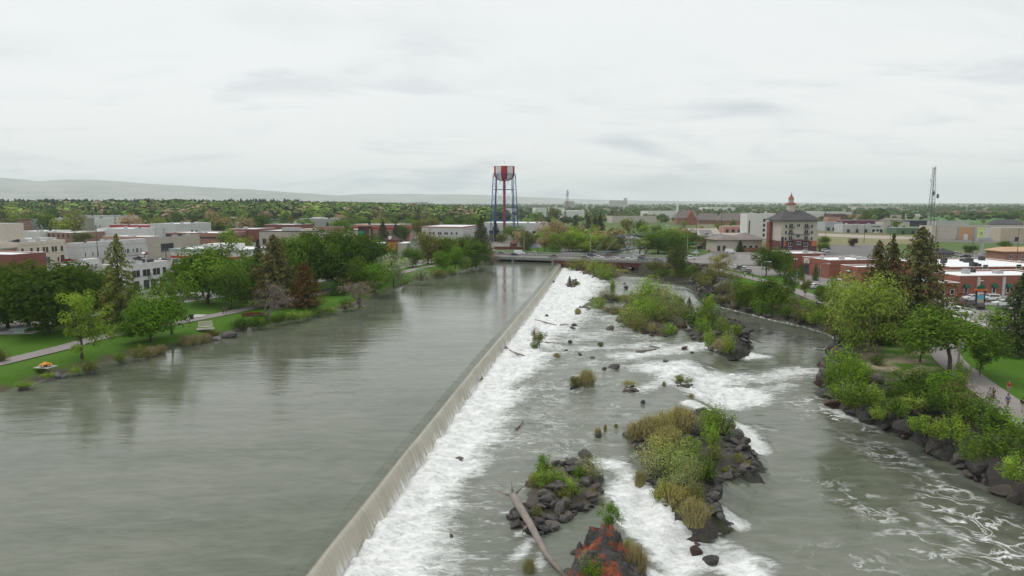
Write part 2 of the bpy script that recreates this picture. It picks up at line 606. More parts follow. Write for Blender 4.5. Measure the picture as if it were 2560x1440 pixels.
# ------------------------------------------------------------------ lower river: pool under the weir, rapids, channel
DROP_PX = [(1585, 640), (1590, 690), (1720, 720), (1800, 800), (1868, 850), (1760, 905), (1725, 945), (1735, 1000), (1850, 1090), (1870, 1180), (1780, 1290), (1660, 1330), (1600, 1230),
           (1570, 1290), (1585, 1360), (1600, 1440), (1620, 1700)]
DROP = XY(DROP_PX, -3.4) + [(15, -100)]
lx = np.concatenate([np.arange(-45, 85.1, .5)])
ly = np.concatenate([np.arange(-300, 40, 12), np.arange(42, 345, .5), np.arange(346, 520, 4)])
LX, LY = np.meshgrid(lx, ly)
cside = crest_side(LX, LY)
# right of the drop line?
dx_ = np.array([p[0] for p in DROP])
dy_ = np.array([p[1] for p in DROP])
ddrop = seg_dist(LX, LY, DROP)
poly_right = DROP + [(300, -100), (300, 420), (DROP[0][0], 420)]
inr = inside(LX, LY, poly_right)
sdr = np.where(inr, ddrop, -ddrop)
LZ = MIDZ + (LOW - MIDZ) * smooth(-2.5, 4.0, sdr)
foam = np.zeros(LX.shape)
swirl = np.zeros(LX.shape)


def stroke(px, width, power, soft=1.0, z=-3.2, target='foam', world_pts=False):
    global foam, swirl
    pts = px if world_pts else XY(px, z)
    d = seg_dist(LX, LY, pts)
    val = power * (1 - smooth(width * (1 - soft), width, d))
    if target == 'foam':
        foam = np.maximum(foam, val)
    else:
        swirl = np.maximum(swirl, val)


crest_c = [(p[0], p[1]) for p in CREST]
dl = cside
reach = 6.2 + 9.5 * smooth(90, 260, LY) + 3.0 * (fbm(LX / 5 + 3, LY / 4.0, 9) - .5) + 3.2 * (vnoise(LY / 7.3, LX * 0 + 5, 19) - .5)
foam = np.where(dl > .4, np.maximum(foam, 1.35 * (1 - smooth(reach * .35, reach * 2.1, dl))), foam)
foam = np.maximum(foam, np.where(dl > 0, (.34 + .14 * smooth(110, 190, LY)) * (1 - smooth(12, 34, dl)), 0))
stroke([(1400, 790), (1520, 800), (1600, 850)], 12, .56)
stroke([(1380, 840), (1480, 850)], 12, .6)
stroke([(1350, 920), (1480, 915), (1600, 905)], 6, .52)
stroke([(1420, 735), (1560, 740)], 10, .55)
stroke([(1420, 700), (1600, 700)], 8, .52)
stroke([(1400, 860), (1560, 830)], 11, .58)
stroke([(1440, 880), (1640, 870)], 7, .70)
stroke([(1560, 900), (1700, 880), (1780, 870)], 8, .85)
stroke([(1640, 930), (1720, 925), (1790, 940)], 10, 1.1)
stroke([(1730, 955), (1800, 980), (1840, 975)], 11, 1.6)
stroke([(1800, 925), (1900, 935), (2010, 915)], 8, .85)
stroke([(1830, 990), (1960, 950)], 7, .65)
stroke([(1600, 985), (1680, 960), (1740, 990)], 5, .8)
stroke([(1500, 935), (1600, 920)], 2.5, .6)
stroke([(1780, 860), (1860, 880), (1900, 880)], 4.5, 1.3)
stroke([(1740, 1020), (1850, 1060), (1880, 1105)], 4.2, 1.4)
stroke([(1880, 1050), (1940, 1060)], 2.0, .55)
stroke([(1510, 1170), (1570, 1195), (1610, 1250)], 3.4, 1.0)
stroke([(1590, 1240), (1630, 1310), (1700, 1370)], 5.6, 1.6)
stroke([(1660, 1340), (1760, 1360), (1860, 1400)], 4.6, 1.25)
stroke([(1740, 1270), (1800, 1280), (1850, 1290)], 2.4, 1.0)
stroke([(1780, 1330), (1900, 1390)], 3.4, .8)
stroke([(1600, 1440), (1700, 1420), (1800, 1470)], 3.5, .9)
stroke([(1300, 1350), (1340, 1345)], 1.2, .95)
stroke([(1290, 1410), (1340, 1360)], 1.5, .8)
stroke([(1260, 1300), (1285, 1300)], .7, .95)
stroke([(1360, 1400), (1350, 1440)], 1.4, .7)
stroke([(1300, 1150), (1440, 1130)], 1.2, .42)
stroke([(1130, 1165), (1300, 1155)], 1.0, .5)
stroke([(1600, 672), (1680, 690), (1735, 703), (1750, 722)], 1.2, .6, z=LOW)
stroke([(1600, 715), (1740, 735)], 3, .42, z=LOW)
stroke([(1790, 765), (1850, 780), (1930, 800), (2020, 820), (2070, 835), (2100, 855)], .9, .75, z=LOW)
stroke([(1770, 755), (1815, 766)], 1.2, .8, z=LOW)
stroke([(1900, 860), (2000, 850), (2090, 880)], 10, .8, target='swirl', z=LOW)
stroke([(2010, 1000), (2100, 1060), (2220, 1120), (2380, 1250), (2560, 1400)], 6, .8, .8, target='swirl', z=LOW)
stroke([(2100, 1200), (2300, 1350), (2450, 1460)], 6, .5, target='swirl', z=LOW)
stroke([(2100, 1400), (2300, 1430)], 5, .4, target='swirl', z=LOW)
stroke([(1300, 900), (1500, 1050), (1450, 1120)], 20, .4, target='swirl')
stroke([(2060, 1010), (2110, 1040), (2180, 1065)], 1.8, .62, z=LOW)
stroke([(2130, 1090), (2220, 1110), (2300, 1160), (2360, 1210)], 1.5, .5, z=LOW)
stroke([(2290, 1280), (2380, 1330), (2420, 1370)], 1.8, .52, z=LOW)
stroke([(2040, 930), (2070, 960)], 2.0, .5, z=LOW)
foam = np.where(LY > 338, 0, foam)
stroke([(1548, 632), (1560, 610), (1575, 598)], 7, 1.2, z=LOW)
LZ = LZ + (fbm(LX * .45, LY * .9, 41) - .5) * (.12 + 1.3 * np.clip(foam, 0, 1)) + (fbm(LX * 1.3, LY * 2.0, 51, 3) - .5) * .8 * np.clip(foam - .15, 0, 1)
LZ = LZ + .35 * np.clip(foam, 0, 1) * np.exp(-((cside - 2.2) / 1.6) ** 2) * (cside > 0)
keep = (cside > .55) & (LX < 84)
idx = np.arange(LX.size).reshape(LX.shape)
kq = keep[:-1, :-1] | keep[1:, 1:]
inw = inside(LX, LY, WATER_POLY)
dw = seg_dist(LX, LY, WATER_POLY, True)
near = inw | (dw < 6)
kq &= near[:-1, :-1] | near[1:, 1:]
quads = np.stack([idx[:-1, :-1], idx[:-1, 1:], idx[1:, 1:], idx[1:, :-1]], -1)[kq]
used = np.unique(quads)
remap = np.zeros(LX.size, np.int64)
remap[used] = np.arange(len(used))
LZ = np.where(cside < .9, np.minimum(LZ, -2.6), LZ)
pts = np.stack([LX, LY, LZ], -1).reshape(-1, 3)[used]
me = np_mesh('rapids_water', pts, remap[quads], water_shader('rapids_water', foam=True), True)
point_attr(me, 'foam', foam.ravel()[used])
point_attr(me, 'swirl', swirl.ravel()[used])
struct(link('rapids_water', me))


def water_z(x, y):
    s = seg_dist(np.array([x]), np.array([y]), DROP)[0]
    s = s if inside(np.array([x]), np.array([y]), poly_right)[0] else -s
    return MIDZ + (LOW - MIDZ) * float(smooth(-2.5, 4.0, np.array([s]))[0])


# ------------------------------------------------------------------ far hills
def hill(name, prof_px, dist_, depth, seed, mat_):
    xs = np.array([p[0] for p in prof_px], float)
    hs = np.array([(HORIZON - p[1]) / FPX * dist_ + CAM_H for p in prof_px])
    wx = (xs - 1280) / FPX * dist_
    n = 240
    gx_ = np.linspace(wx[0], wx[-1], n)
    top = np.interp(gx_, wx, hs)
    top = np.convolve(np.pad(top, 6, 'edge'), np.ones(13) / 13, 'valid')
    rows = 26
    t_ = np.linspace(0, 1, rows)
    A, B = np.meshgrid(gx_, t_)
    prof_ = np.where(B < .6, smooth(0, .6, B), 1 - .6 * smooth(.6, 1.0, B))
    yy = dist_ + (B - .6) * depth
    hh = 1 + (top[None, :] - 1) * prof_ * (1 + .22 * (fbm(A / (depth * .16), yy / (depth * .12), seed) - .5) * (B < .58))
    idx_ = np.arange(A.size).reshape(A.shape)
    q = np.stack([idx_[:-1, :-1], idx_[:-1, 1:], idx_[1:, 1:], idx_[1:, :-1]], -1).reshape(-1, 4)
    me_ = np_mesh(name, np.stack([A, yy, hh], -1).reshape(-1, 3), q, mat_, True)
    return struct(link(name, me_))


hillm = mat('hill_grass_hazed', (.22, .255, .235), .95, .2, .0035, rgb2=(.37, .36, .32))  # grass colour lightened and cooled, standing in for thicker haze
hill('hills', [(-700, 440), (-300, 436), (-100, 438), (0, 443), (60, 450), (130, 456), (200, 452), (280, 452), (380, 460), (520, 468), (700, 479), (850, 489), (960, 497), (1060, 506)],
     9000, 5000, 3, hillm)
hill('hills', [(560, 506), (780, 493), (880, 487), (960, 485), (1070, 487), (1150, 485), (1300, 492), (1400, 497), (1560, 501), (1750, 504), (2100, 507), (2500, 508)],
     11500, 4000, 9, hillm)

# ------------------------------------------------------------------ vegetation
def leaf_material(name, trans=.24):
    m = bpy.data.materials.new(name)
    m.use_nodes = True
    t = NT(m.node_tree)
    oc = t.n('ShaderNodeObjectInfo').outputs['Color']
    sh = t.n('ShaderNodeAttribute', attribute_name='leaf').outputs['Fac']
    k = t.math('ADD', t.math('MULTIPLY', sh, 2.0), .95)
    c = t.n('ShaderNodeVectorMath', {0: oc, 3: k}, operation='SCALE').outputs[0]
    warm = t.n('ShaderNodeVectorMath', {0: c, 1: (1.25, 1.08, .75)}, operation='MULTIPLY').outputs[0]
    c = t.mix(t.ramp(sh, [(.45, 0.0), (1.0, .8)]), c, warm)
    d = t.n('ShaderNodeBsdfDiffuse', {0: c, 1: .6})
    tr = t.n('ShaderNodeBsdfTranslucent', {0: warm})
    mx = t.n('ShaderNodeMixShader', {0: trans, 1: d.outputs[0], 2: tr.outputs[0]})
    t.n('ShaderNodeOutputMaterial', {0: mx.outputs[0]})
    MATS[name] = m
    return m


LEAF = leaf_material('leaf')
NEEDLE = leaf_material('needle', .12)
BARK = mat('bark', (.10, .085, .07), .9, .3, 6.0, .4, stretch=(1, 1, .25))
BARK2 = mat('bark_pale', (.20, .17, .14), .9, .3, 6.0, .4, stretch=(1, 1, .25))
DEAD = mat('driftwood', (.24, .21, .185), .85, .35, 5.0, .5, stretch=(1, 1, .3))


def leaf_quads(c, nrm, size, g, aspect=.55):
    """diamond leaves: centres c, normals nrm"""
    n = len(c)
    nrm = nrm / (np.linalg.norm(nrm, axis=1, keepdims=True) + 1e-9)
    r = g.normal(size=(n, 3))
    t = r - nrm * np.sum(r * nrm, 1, keepdims=True)
    t /= np.linalg.norm(t, axis=1, keepdims=True) + 1e-9
    b = np.cross(nrm, t)
    s = (size if hasattr(size, '__len__') else np.full(n, size)) * g.uniform(.65, 1.35, n)
    s = s[:, None]
    v_ = np.stack([c - t * s, c - b * s * aspect + nrm * s * .15, c + t * s, c + b * s * aspect + nrm * s * .15], 1)
    return v_.reshape(-1, 3)


def quads_mesh(name, v_, m, shade=None):
    n = len(v_) // 4
    me_ = np_mesh(name, v_, np.arange(n * 4).reshape(n, 4), m)
    if shade is not None:
        point_attr(me_, 'leaf', np.repeat(shade, 4))
    return me_


def trunk_mesh(name, g, base, fork, tips, r0, bark, bend=.03):
    mb_ = MB()
    x, y = 0.0, 0.0
    path, rad = [], []
    for i in range(6):
        f = i / 5
        path.append((x * f, y * f, fork * f - .02 * (i == 0)))
        rad.append(r0 * (1.25 if i == 0 else 1 - .35 * f))
        x += g.normal() * bend
        y += g.normal() * bend
    mb_.tube(path, rad, 7)
    top = Vector(path[-1])
    for tp in tips:
        tp = Vector(tp)
        st = Vector(path[int(g.integers(3, 6))])
        m1 = st.lerp(tp, .45) + Vector((g.normal() * .03, g.normal() * .03, -.02))
        mb_.tube([st, m1, tp], [r0 * .5, r0 * .33, r0 * .1], 5, caps=False)
    return mb_.mesh(name, bark, True)


def broad(seed, n=4200, nclump=34, leaf=.026, th=.18, clump=.19, dome=1.0, hollow=.55, fill=.25, r0=.022, bark=None, squash=.8, droop=.0, flat_top=0.0):
    """unit tree: width 1, height 1"""
    g = np.random.default_rng(seed)
    hc = (1 - th) / 2
    cs, rs = [], []
    i = 0
    while len(cs) < nclump:
        d = g.normal(size=3)
        d /= np.linalg.norm(d)
        rr = hollow + (1 - hollow) * g.random()
        if i % 4 == 3:
            rr *= .5
        lump = 1 + .16 * math.sin(d[0] * 4 + seed) * math.cos(d[1] * 3 + seed * 2)
        wid = (.5 - clump * .8) * rr * lump
        zf = d[2] * rr
        if zf < 0:
            wid *= (1 + .15 * zf)
            zf *= dome
        p = (d[0] * wid, d[1] * wid, th + hc + zf * (hc - clump * .6) * lump)
        cs.append(p)
        rs.append(clump * g.uniform(.65, 1.2))
        i += 1
    cs, rs = np.array(cs), np.array(rs)
    pick = g.integers(0, nclump, n)
    d = g.normal(size=(n, 3))
    d /= np.linalg.norm(d, axis=1, keepdims=True)
    rad = rs[pick] * np.where(g.random(n) < fill, g.random(n) ** .5, g.uniform(.82, 1.08, n))
    q = cs[pick] + d * rad[:, None] * np.array((1, 1, squash))
    q[:, 2] -= droop * rad * g.random(n)
    rxy = np.percentile(np.hypot(q[:, 0], q[:, 1]), 97)
    q[:, :2] *= .5 / rxy
    cs[:, :2] *= .5 / rxy
    zlo = np.percentile(q[:, 2], 1)
    zs = (1 - th) / (np.percentile(q[:, 2], 99.5) - zlo)
    q[:, 2] = th + (q[:, 2] - zlo) * zs
    cs[:, 2] = th + (cs[:, 2] - zlo) * zs
    out = q - np.array((0, 0, th + hc * .7))
    nr = d * .9 + out * 1.2 + np.array((0, 0, .55)) + g.normal(size=(n, 3)) * .55
    cl = g.random(nclump)
    shade = np.clip(.5 * cl[pick] + .5 * g.random(n), 0, 1)
    me_ = quads_mesh('crown', leaf_quads(q, nr, leaf, g), LEAF, shade)
    tips = [cs[k] for k in g.choice(nclump, min(9, nclump), replace=False)]
    return trunk_mesh('trunk', g, 0, th + hc * .75, tips, r0, bark or BARK), me_


def conifer(seed, levels=26, per=9, n=5200, leaf=.022, th=.08, taper=1.0, gap=.0, droop=.10, r0=.018, rag=.25, bark=None):
    g = np.random.default_rng(seed)
    pts, nrs, sh = [], [], []
    tips = []
    for l in range(levels):
        f = l / (levels - 1)
        z0 = th + (1 - th) * (f ** .92) * .985
        rad = .5 * ((1 - f) ** taper) * (1 if l > 1 else .85) + .012
        k = max(4, int(per * (1 - f * .55)))
        a0 = g.random() * 6.28
        for j in range(k):
            if g.random() < gap:
                continue
            a = a0 + 6.28 * j / k + g.normal() * .18
            L = rad * g.uniform(1 - rag, 1.08)
            m_ = max(4, int(n / (levels * per) * (L / .5 + .25) * 1.6))
            s = g.random(m_) ** .7
            side = g.normal(size=m_) * .10 * L * (1.15 - s) + g.normal(size=m_) * .012
            zz_ = z0 - droop * L * s * (1.0 + .6 * s) + .035 * L * (s > .85) + g.normal(size=m_) * .008 - np.abs(side) * .35
            x_ = math.cos(a) * L * s - math.sin(a) * side
            y_ = math.sin(a) * L * s + math.cos(a) * side
            pts.append(np.stack([x_, y_, zz_], 1))
            nr = np.stack([math.cos(a) * .35 + g.normal(size=m_) * .5, math.sin(a) * .35 + g.normal(size=m_) * .5, .8 + g.normal(size=m_) * .35], 1)
            nrs.append(nr)
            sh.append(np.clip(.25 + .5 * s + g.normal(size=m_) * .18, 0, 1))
            if l % 4 == 1 and j % 3 == 0:
                tips.append((math.cos(a) * L * .7, math.sin(a) * L * .7, z0 - droop * L * .6))
    q, nr, sh = np.concatenate(pts), np.concatenate(nrs), np.concatenate(sh)
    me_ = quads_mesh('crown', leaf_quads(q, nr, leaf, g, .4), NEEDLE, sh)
    mb_ = MB()
    mb_.tube([(0, 0, -.02), (0, 0, .3), (.004, 0, .7), (0, .003, .99)], [r0 * 1.25, r0, r0 * .55, r0 * .08], 7)
    for tp in tips:
        mb_.tube([(0, 0, tp[2] + .02), tp], [r0 * .22, r0 * .08], 4, caps=False)
    return mb_.mesh('trunk', bark or BARK, True), me_


def bare(seed, depth=5, n=900, leaf=.014, lean=0.0):
    g = np.random.default_rng(seed)
    mb_ = MB()
    ends = []

    def grow(p, d, L, r, k):
        q = p + d * L
        mid_ = p.lerp(q, .5) + Vector(g.normal(size=3) * L * .07)
        mb_.tube([p, mid_, q], [r, r * .85, r * .68], 5 if k > 2 else 3, caps=False)
        if k == 0:
            ends.append(q)
            return
        for _ in range(3 if k > 1 else 4):
            nd = (d + Vector(g.normal(size=3) * .55) + Vector((0, 0, .05))).normalized()
            grow(q, nd, L * g.uniform(.62, .85), r * .6, k - 1)
        if k <= 3:
            ends.append(q)
    for _ in range(3):
        d = Vector((g.normal() * .45 + lean, g.normal() * .45, 1)).normalized()
        grow(Vector((0, 0, 0)), d, .26, .024, depth - 1)
    v0 = np.array(mb_.v)
    sc = np.array([1 / (v0[:, 0].max() - v0[:, 0].min()), 1 / (v0[:, 1].max() - v0[:, 1].min()), 1 / v0[:, 2].max()])
    mb_.v = [tuple(p) for p in v0 * sc]
    e = np.array([tuple(p) for p in ends]) * sc
    pick = g.integers(0, len(e), n)
    q = e[pick] + g.normal(size=(n, 3)) * .028
    me_ = quads_mesh('crown', leaf_quads(q, g.normal(size=(n, 3)), leaf, g, .4), LEAF, g.random(n))
    return mb_.mesh('trunk', mat('bark_grey', (.17, .145, .135), .9, .25, 6.0), True), me_


def shrub(seed, n=1500, leaf=.035, stems=9, spread=.5, upright=0.0):
    """multi-stemmed bush, leafy to the ground"""
    g = np.random.default_rng(seed)
    mb_ = MB()
    cs = []
    for i in range(stems * 3):
        a, r = g.random() * 6.28, spread * math.sqrt(g.random())
        h = (1 - .55 * (r / .5) ** 2) * g.uniform(.7, 1.0)
        tip = Vector((math.cos(a) * r, math.sin(a) * r, h * .88))
        b = Vector((math.cos(a) * r * .35, math.sin(a) * r * .35, -.03))
        if i % 3 == 0:
            mb_.tube([b, b.lerp(tip, .5) + Vector((0, 0, .08)), tip], [.014, .01, .004], 4, caps=False)
        for f in (.35, .62, .9):
            cs.append(b.lerp(tip, f))
    cs = np.array([tuple(c) for c in cs])
    pick = g.integers(0, len(cs), n)
    d = g.normal(size=(n, 3))
    d /= np.linalg.norm(d, axis=1, keepdims=True)
    q = cs[pick] + d * (.11 * g.uniform(.5, 1.1, n))[:, None] * np.array((1, 1, 1 + upright))
    q[:, 2] = np.abs(q[:, 2])
    q[:, :2] *= .5 / np.percentile(np.hypot(q[:, 0], q[:, 1]), 96)
    q[:, 2] /= np.percentile(q[:, 2], 99)
    nr = d + np.array((0, 0, .5)) + (cs[pick] - np.array((0, 0, .3))) * 1.2 + g.normal(size=(n, 3)) * .5
    cl = g.random(len(cs))
    me_ = quads_mesh('foliage', leaf_quads(q, nr, leaf, g), LEAF, np.clip(.5 * cl[pick] + .5 * g.random(n), 0, 1))
    return mb_.mesh('stems', BARK, True), me_


def wand(seed, n=520, leafn=1500, spread=.5, h0=.6):
    """willow-like tuft of upright shoots"""
    g = np.random.default_rng(seed)
    a = g.random(n) * 6.283
    r = np.sqrt(g.random(n)) * .30
    b = np.stack([np.cos(a) * r, np.sin(a) * r, np.zeros(n) - .03], 1)
    out = g.uniform(.3, 1.0, n) * spread * (r / .30 + .15)
    a2 = a + g.normal(size=n) * .35
    tip = np.stack([np.cos(a2) * out, np.sin(a2) * out, g.uniform(h0, 1.0, n) * (1 - .45 * (out / .5) ** 2)], 1)
    w_ = .010
    side = np.stack([-np.sin(a), np.cos(a), np.zeros(n)], 1) * w_
    midp = b * .45 + tip * .55 + np.array((0, 0, .06))
    v_ = np.stack([b - side, b + side, midp + side * .7, midp - side * .7], 1).reshape(-1, 3)
    v2 = np.stack([midp - side * .7, midp + side * .7, tip + side * .15, tip - side * .15], 1).reshape(-1, 3)
    f = g.random(leafn)
    k = g.integers(0, n, leafn)
    q = midp[k] * (1 - f[:, None]) + tip[k] * f[:, None] + g.normal(size=(leafn, 3)) * .012
    lv = leaf_quads(q, g.normal(size=(leafn, 3)) + np.array((0, 0, .6)), .02, g, .4)
    stems_ = quads_mesh('stems', np.concatenate([v_, v2]), LEAF, np.clip(g.random(2 * n) * .5, 0, 1))
    return stems_, quads_mesh('foliage', lv, LEAF, .4 + .6 * g.random(leafn))


K = {
    'maple': [broad(1, n=7500), broad(2, n=7500, nclump=40, clump=.17), broad(3, n=7500, nclump=30, clump=.21), broad(26, n=7500, nclump=36, clump=.18, th=.14), broad(27, n=7000, nclump=44, clump=.15, th=.2)],
    'dome': [broad(4, n=5200, nclump=44, clump=.16, th=.10, hollow=.7), broad(5, n=4800, nclump=48, clump=.15, th=.08, hollow=.7)],
    'ash': [broad(6, n=3000, nclump=30, clump=.13, th=.2, fill=.5, leaf=.022), broad(7, n=3000, nclump=34, clump=.12, th=.22, fill=.5, leaf=.022)],
    'locust': [broad(8, n=3400, nclump=46, clump=.10, th=.14, fill=.5, leaf=.021, squash=.55, hollow=.3)],
    'willow': [broad(9, n=6200, nclump=46, clump=.15, th=.12, fill=.35, leaf=.020, droop=.9, hollow=.45, bark=BARK2)],
    'vase': [broad(10, n=6500, nclump=46, clump=.13, th=.36, fill=.45, leaf=.018, squash=.6, dome=.55, r0=.02, hollow=.4)],
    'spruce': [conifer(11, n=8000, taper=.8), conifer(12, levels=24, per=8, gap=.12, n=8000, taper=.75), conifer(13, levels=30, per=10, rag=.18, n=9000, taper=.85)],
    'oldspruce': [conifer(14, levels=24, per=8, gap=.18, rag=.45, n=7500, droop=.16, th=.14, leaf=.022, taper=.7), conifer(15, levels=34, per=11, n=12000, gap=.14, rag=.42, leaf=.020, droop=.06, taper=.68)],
    'bare': [bare(16), bare(17, lean=.1)],
    'shrub': [shrub(18), shrub(19, n=1700, stems=12), shrub(20, n=1300, upright=.6)],
    'fine': [shrub(21, n=2600, leaf=.024, stems=14, upright=.5), shrub(22, n=2400, leaf=.022, stems=12, upright=.9)],
    'tuft': [wand(23), wand(24, n=360, h0=.5)],
    'sapling': [broad(25, n=700, nclump=16, clump=.16, th=.25, leaf=.045, fill=.5)],
    'far': [broad(30 + i, n=620, nclump=16, clump=.20, th=.10, leaf=.062, hollow=.5, r0=.03) for i in range(4)],
    'farcone': [conifer(40 + i, levels=12, per=7, n=520, leaf=.055, taper=.8) for i in range(2)],
    'poplar': [broad(44, n=800, nclump=26, clump=.22, th=.05, leaf=.06, hollow=.4)],
}
KN = {k: 0 for k in K}
DG, MG, BG, YG, OL, PK, SV, SP, SB, GT, LG, RD = ((.042, .078, .013), (.064, .110, .018), (.076, .142, .016), (.132, .178, .035), (.098, .110, .036), (.205, .165, .10),
                                                 (.21, .245, .165), (.034, .052, .024), (.078, .074, .032), (.185, .15, .135), (.115, .182, .030), (.085, .02, .022))


def jitter(c, a=.12):
    k = 1 + rng.uniform(-a, a)
    return (c[0] * k * (1 + rng.uniform(-a, a) * .5), c[1] * k, c[2] * k * (1 + rng.uniform(-a, a) * .5), 1)


SHRUBBY = ('shrub', 'fine', 'tuft')


def plant(kind, name, label, cat, x, y, z, w_, h, colr, group=None, rz=None, lean=(0, 0), variant=None):
    vs_ = K[kind]
    i = KN[kind] if variant is None else variant
    KN[kind] += 1
    stem, crown = vs_[i % len(vs_)]
    root = empty(name, (x, y, z), rng.random() * 6.28 if rz is None else rz)
    root.rotation_euler = (lean[0], lean[1], root.rotation_euler[2])
    root.scale = (w_, w_, h)
    a = link('stems' if kind in SHRUBBY else 'trunk', stem, root)
    b = link('foliage' if kind in SHRUBBY else 'crown', crown, root)
    b.color = jitter(colr)
    if kind == 'tuft':
        a.color = (.24, .225, .115, 1)
    tag(root, label, cat, group)
    return root


def height_from(py_base, py_top, x, y, z):
    b = 720.0 - py_top
    dy = FPX * math.cos(PITCH) + b * math.sin(PITCH)
    dz = -FPX * math.sin(PITCH) + b * math.cos(PITCH)
    return max(.2, CAM_H + dz / dy * y - z)


def pplant(kind, name, label, cat, px, py, top, wpx, colr, z=GROUND, **kw):
    """plant whose foot is seen at px,py, top at row `top`, crown wpx wide"""
    x, y, z = P(px, py, z)
    h = height_from(py, top, x, y, z)
    k = 1.0 if kind in ('far', 'farcone', 'poplar', 'vase') else (1.35 if 'spruce' in kind else 1.28 if kind in ('maple', 'dome') else 1.18)
    return plant(kind, name, label, cat, x, y, z - .05, k * wpx / ppm(x, y, z), h + .05, colr, **kw)


T = pplant
# ---- left park, along the river
T('locust', 'park_tree', 'light green layered tree by the riverside path, right of the orange picnic table', 'tree', 205, 893, 728, 128, LG)
T('maple', 'park_tree', 'small round dark green maple on the lawn between path and river', 'tree', 377, 852, 733, 118, BG)
T('ash', 'park_tree', 'airy light green tree beside the path, next to the round maple', 'tree', 430, 836, 682, 104, MG)
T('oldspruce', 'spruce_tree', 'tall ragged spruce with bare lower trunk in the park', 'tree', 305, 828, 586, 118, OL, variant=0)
T('maple', 'park_tree', 'dark leafy maple standing just behind the ragged spruce', 'tree', 281, 803, 690, 105, DG)
T('maple', 'park_tree', 'big dark maple shading the covered table, widest crown in the park', 'tree', 122, 832, 655, 175, DG)
T('maple', 'park_tree', 'dark maple at the photo edge behind the lawn', 'tree', 20, 820, 662, 150, DG)
T('maple', 'park_tree', 'dark green maple between the big shade maple and the ragged spruce', 'tree', 198, 800, 655, 115, DG)
T('maple', 'park_tree', 'low bright green tree cut by the left edge of the picture', 'tree', -14, 825, 762, 70, BG)
T('shrub', 'bush', 'dark bush beside the path at the left edge', 'bush', 4, 905, 868, 36, OL)
T('maple', 'park_tree', 'large bright maple hiding the end of the white two-storey building', 'tree', 520, 760, 622, 132, BG)
T('maple', 'park_tree', 'slim mid green tree on the lawn by the two dark walkers', 'tree', 578, 772, 662, 82, MG)
T('ash', 'park_tree', 'tall loose tree behind the large bright maple', 'tree', 563, 730, 592, 96, MG)
T('oldspruce', 'spruce_tree', 'broad dark brown spruce above the grey twiggy tree', 'tree', 690, 765, 586, 128, SB, variant=1)
T('spruce', 'spruce_tree', 'small dark spire tip poking above the broad brown spruce', 'tree', 650, 740, 598, 62, SP)
T('oldspruce', 'cedar_tree', 'rusty brown cone shaped cedar beside the red flower bed', 'tree', 764, 768, 652, 82, (.075, .052, .022), variant=1)
T('bare', 'twiggy_tree', 'grey leafless leaning tree over the river edge below the spruces', 'tree', 668, 802, 698, 96, GT)
T('maple', 'park_tree', 'yellowish maple touching the broad brown spruce', 'tree', 728, 735, 592, 96, MG)
T('maple', 'park_tree', 'huge green maple in the middle of the park row', 'tree', 792, 728, 578, 120, DG)
T('maple', 'park_tree', 'tallest dark maple of the park row', 'tree', 852, 722, 566, 104, DG)
T('maple', 'park_tree', 'dark maple at the back of the park row beside the tallest one', 'tree', 898, 705, 590, 100, DG)
T('maple', 'park_tree', 'rounded maple closing the park row in front of the tan corner building', 'tree', 925, 700, 588, 90, MG)
T('spruce', 'young_tree', 'small dark evergreen standing at the edge of the path', 'tree', 845, 738, 688, 42, DG)
T('dome', 'park_tree', 'bright dome shaped maple near the water, beside the pale silver tree', 'tree', 938, 728, 657, 74, BG)
T('bare', 'twiggy_tree', 'pinkish grey bare shrub tree at the water edge', 'tree', 900, 770, 698, 104, (.22, .165, .14))
T('ash', 'silver_tree', 'pale silver leaved tree leaning over the water', 'tree', 985, 718, 634, 76, SV)
T('fine', 'silver_bush', 'silver grey bush on the bank past the pale silver tree', 'bush', 1052, 701, 668, 48, SV)
T('dome', 'park_tree', 'yellowish round tree in front of the long white roofed building', 'tree', 1070, 660, 576, 62, OL)
T('maple', 'park_tree', 'dark green tree beside the yellowish round one', 'tree', 1108, 657, 592, 54, MG)
T('maple', 'park_tree', 'small bright tree on the bank before the bridge', 'tree', 1106, 677, 627, 38, BG)
T('maple', 'park_tree', 'middle one of three small bright trees before the bridge', 'tree', 1138, 672, 616, 38, BG)
T('shrub', 'bank_bush', 'low bright bush between the small bank trees', 'bush', 1162, 672, 640, 30, LG)
T('dome', 'park_tree', 'round dark green tree leaning over the water at the bridge end', 'tree', 1190, 668, 602, 60, MG)
T('spruce', 'spruce_tree', 'tall dark spruce standing at the bridge end', 'tree', 1203, 645, 539, 56, (.05, .06, .025))
T('fine', 'bank_bush', 'pinkish grey bush beside the bridge end', 'bush', 1222, 662, 622, 44, GT)
T('spruce', 'spruce_tree', 'narrow blue-black spruce in front of the water tower legs', 'tree', 1239, 604, 552, 26, (.02, .04, .034))
T('ash', 'park_tree', 'mid green tree behind the small bank trees', 'tree', 1150, 650, 585, 60, MG)
T('sapling', 'street_tree', 'young street tree before the white two-storey building', 'tree', 370, 728, 683, 26, DG)
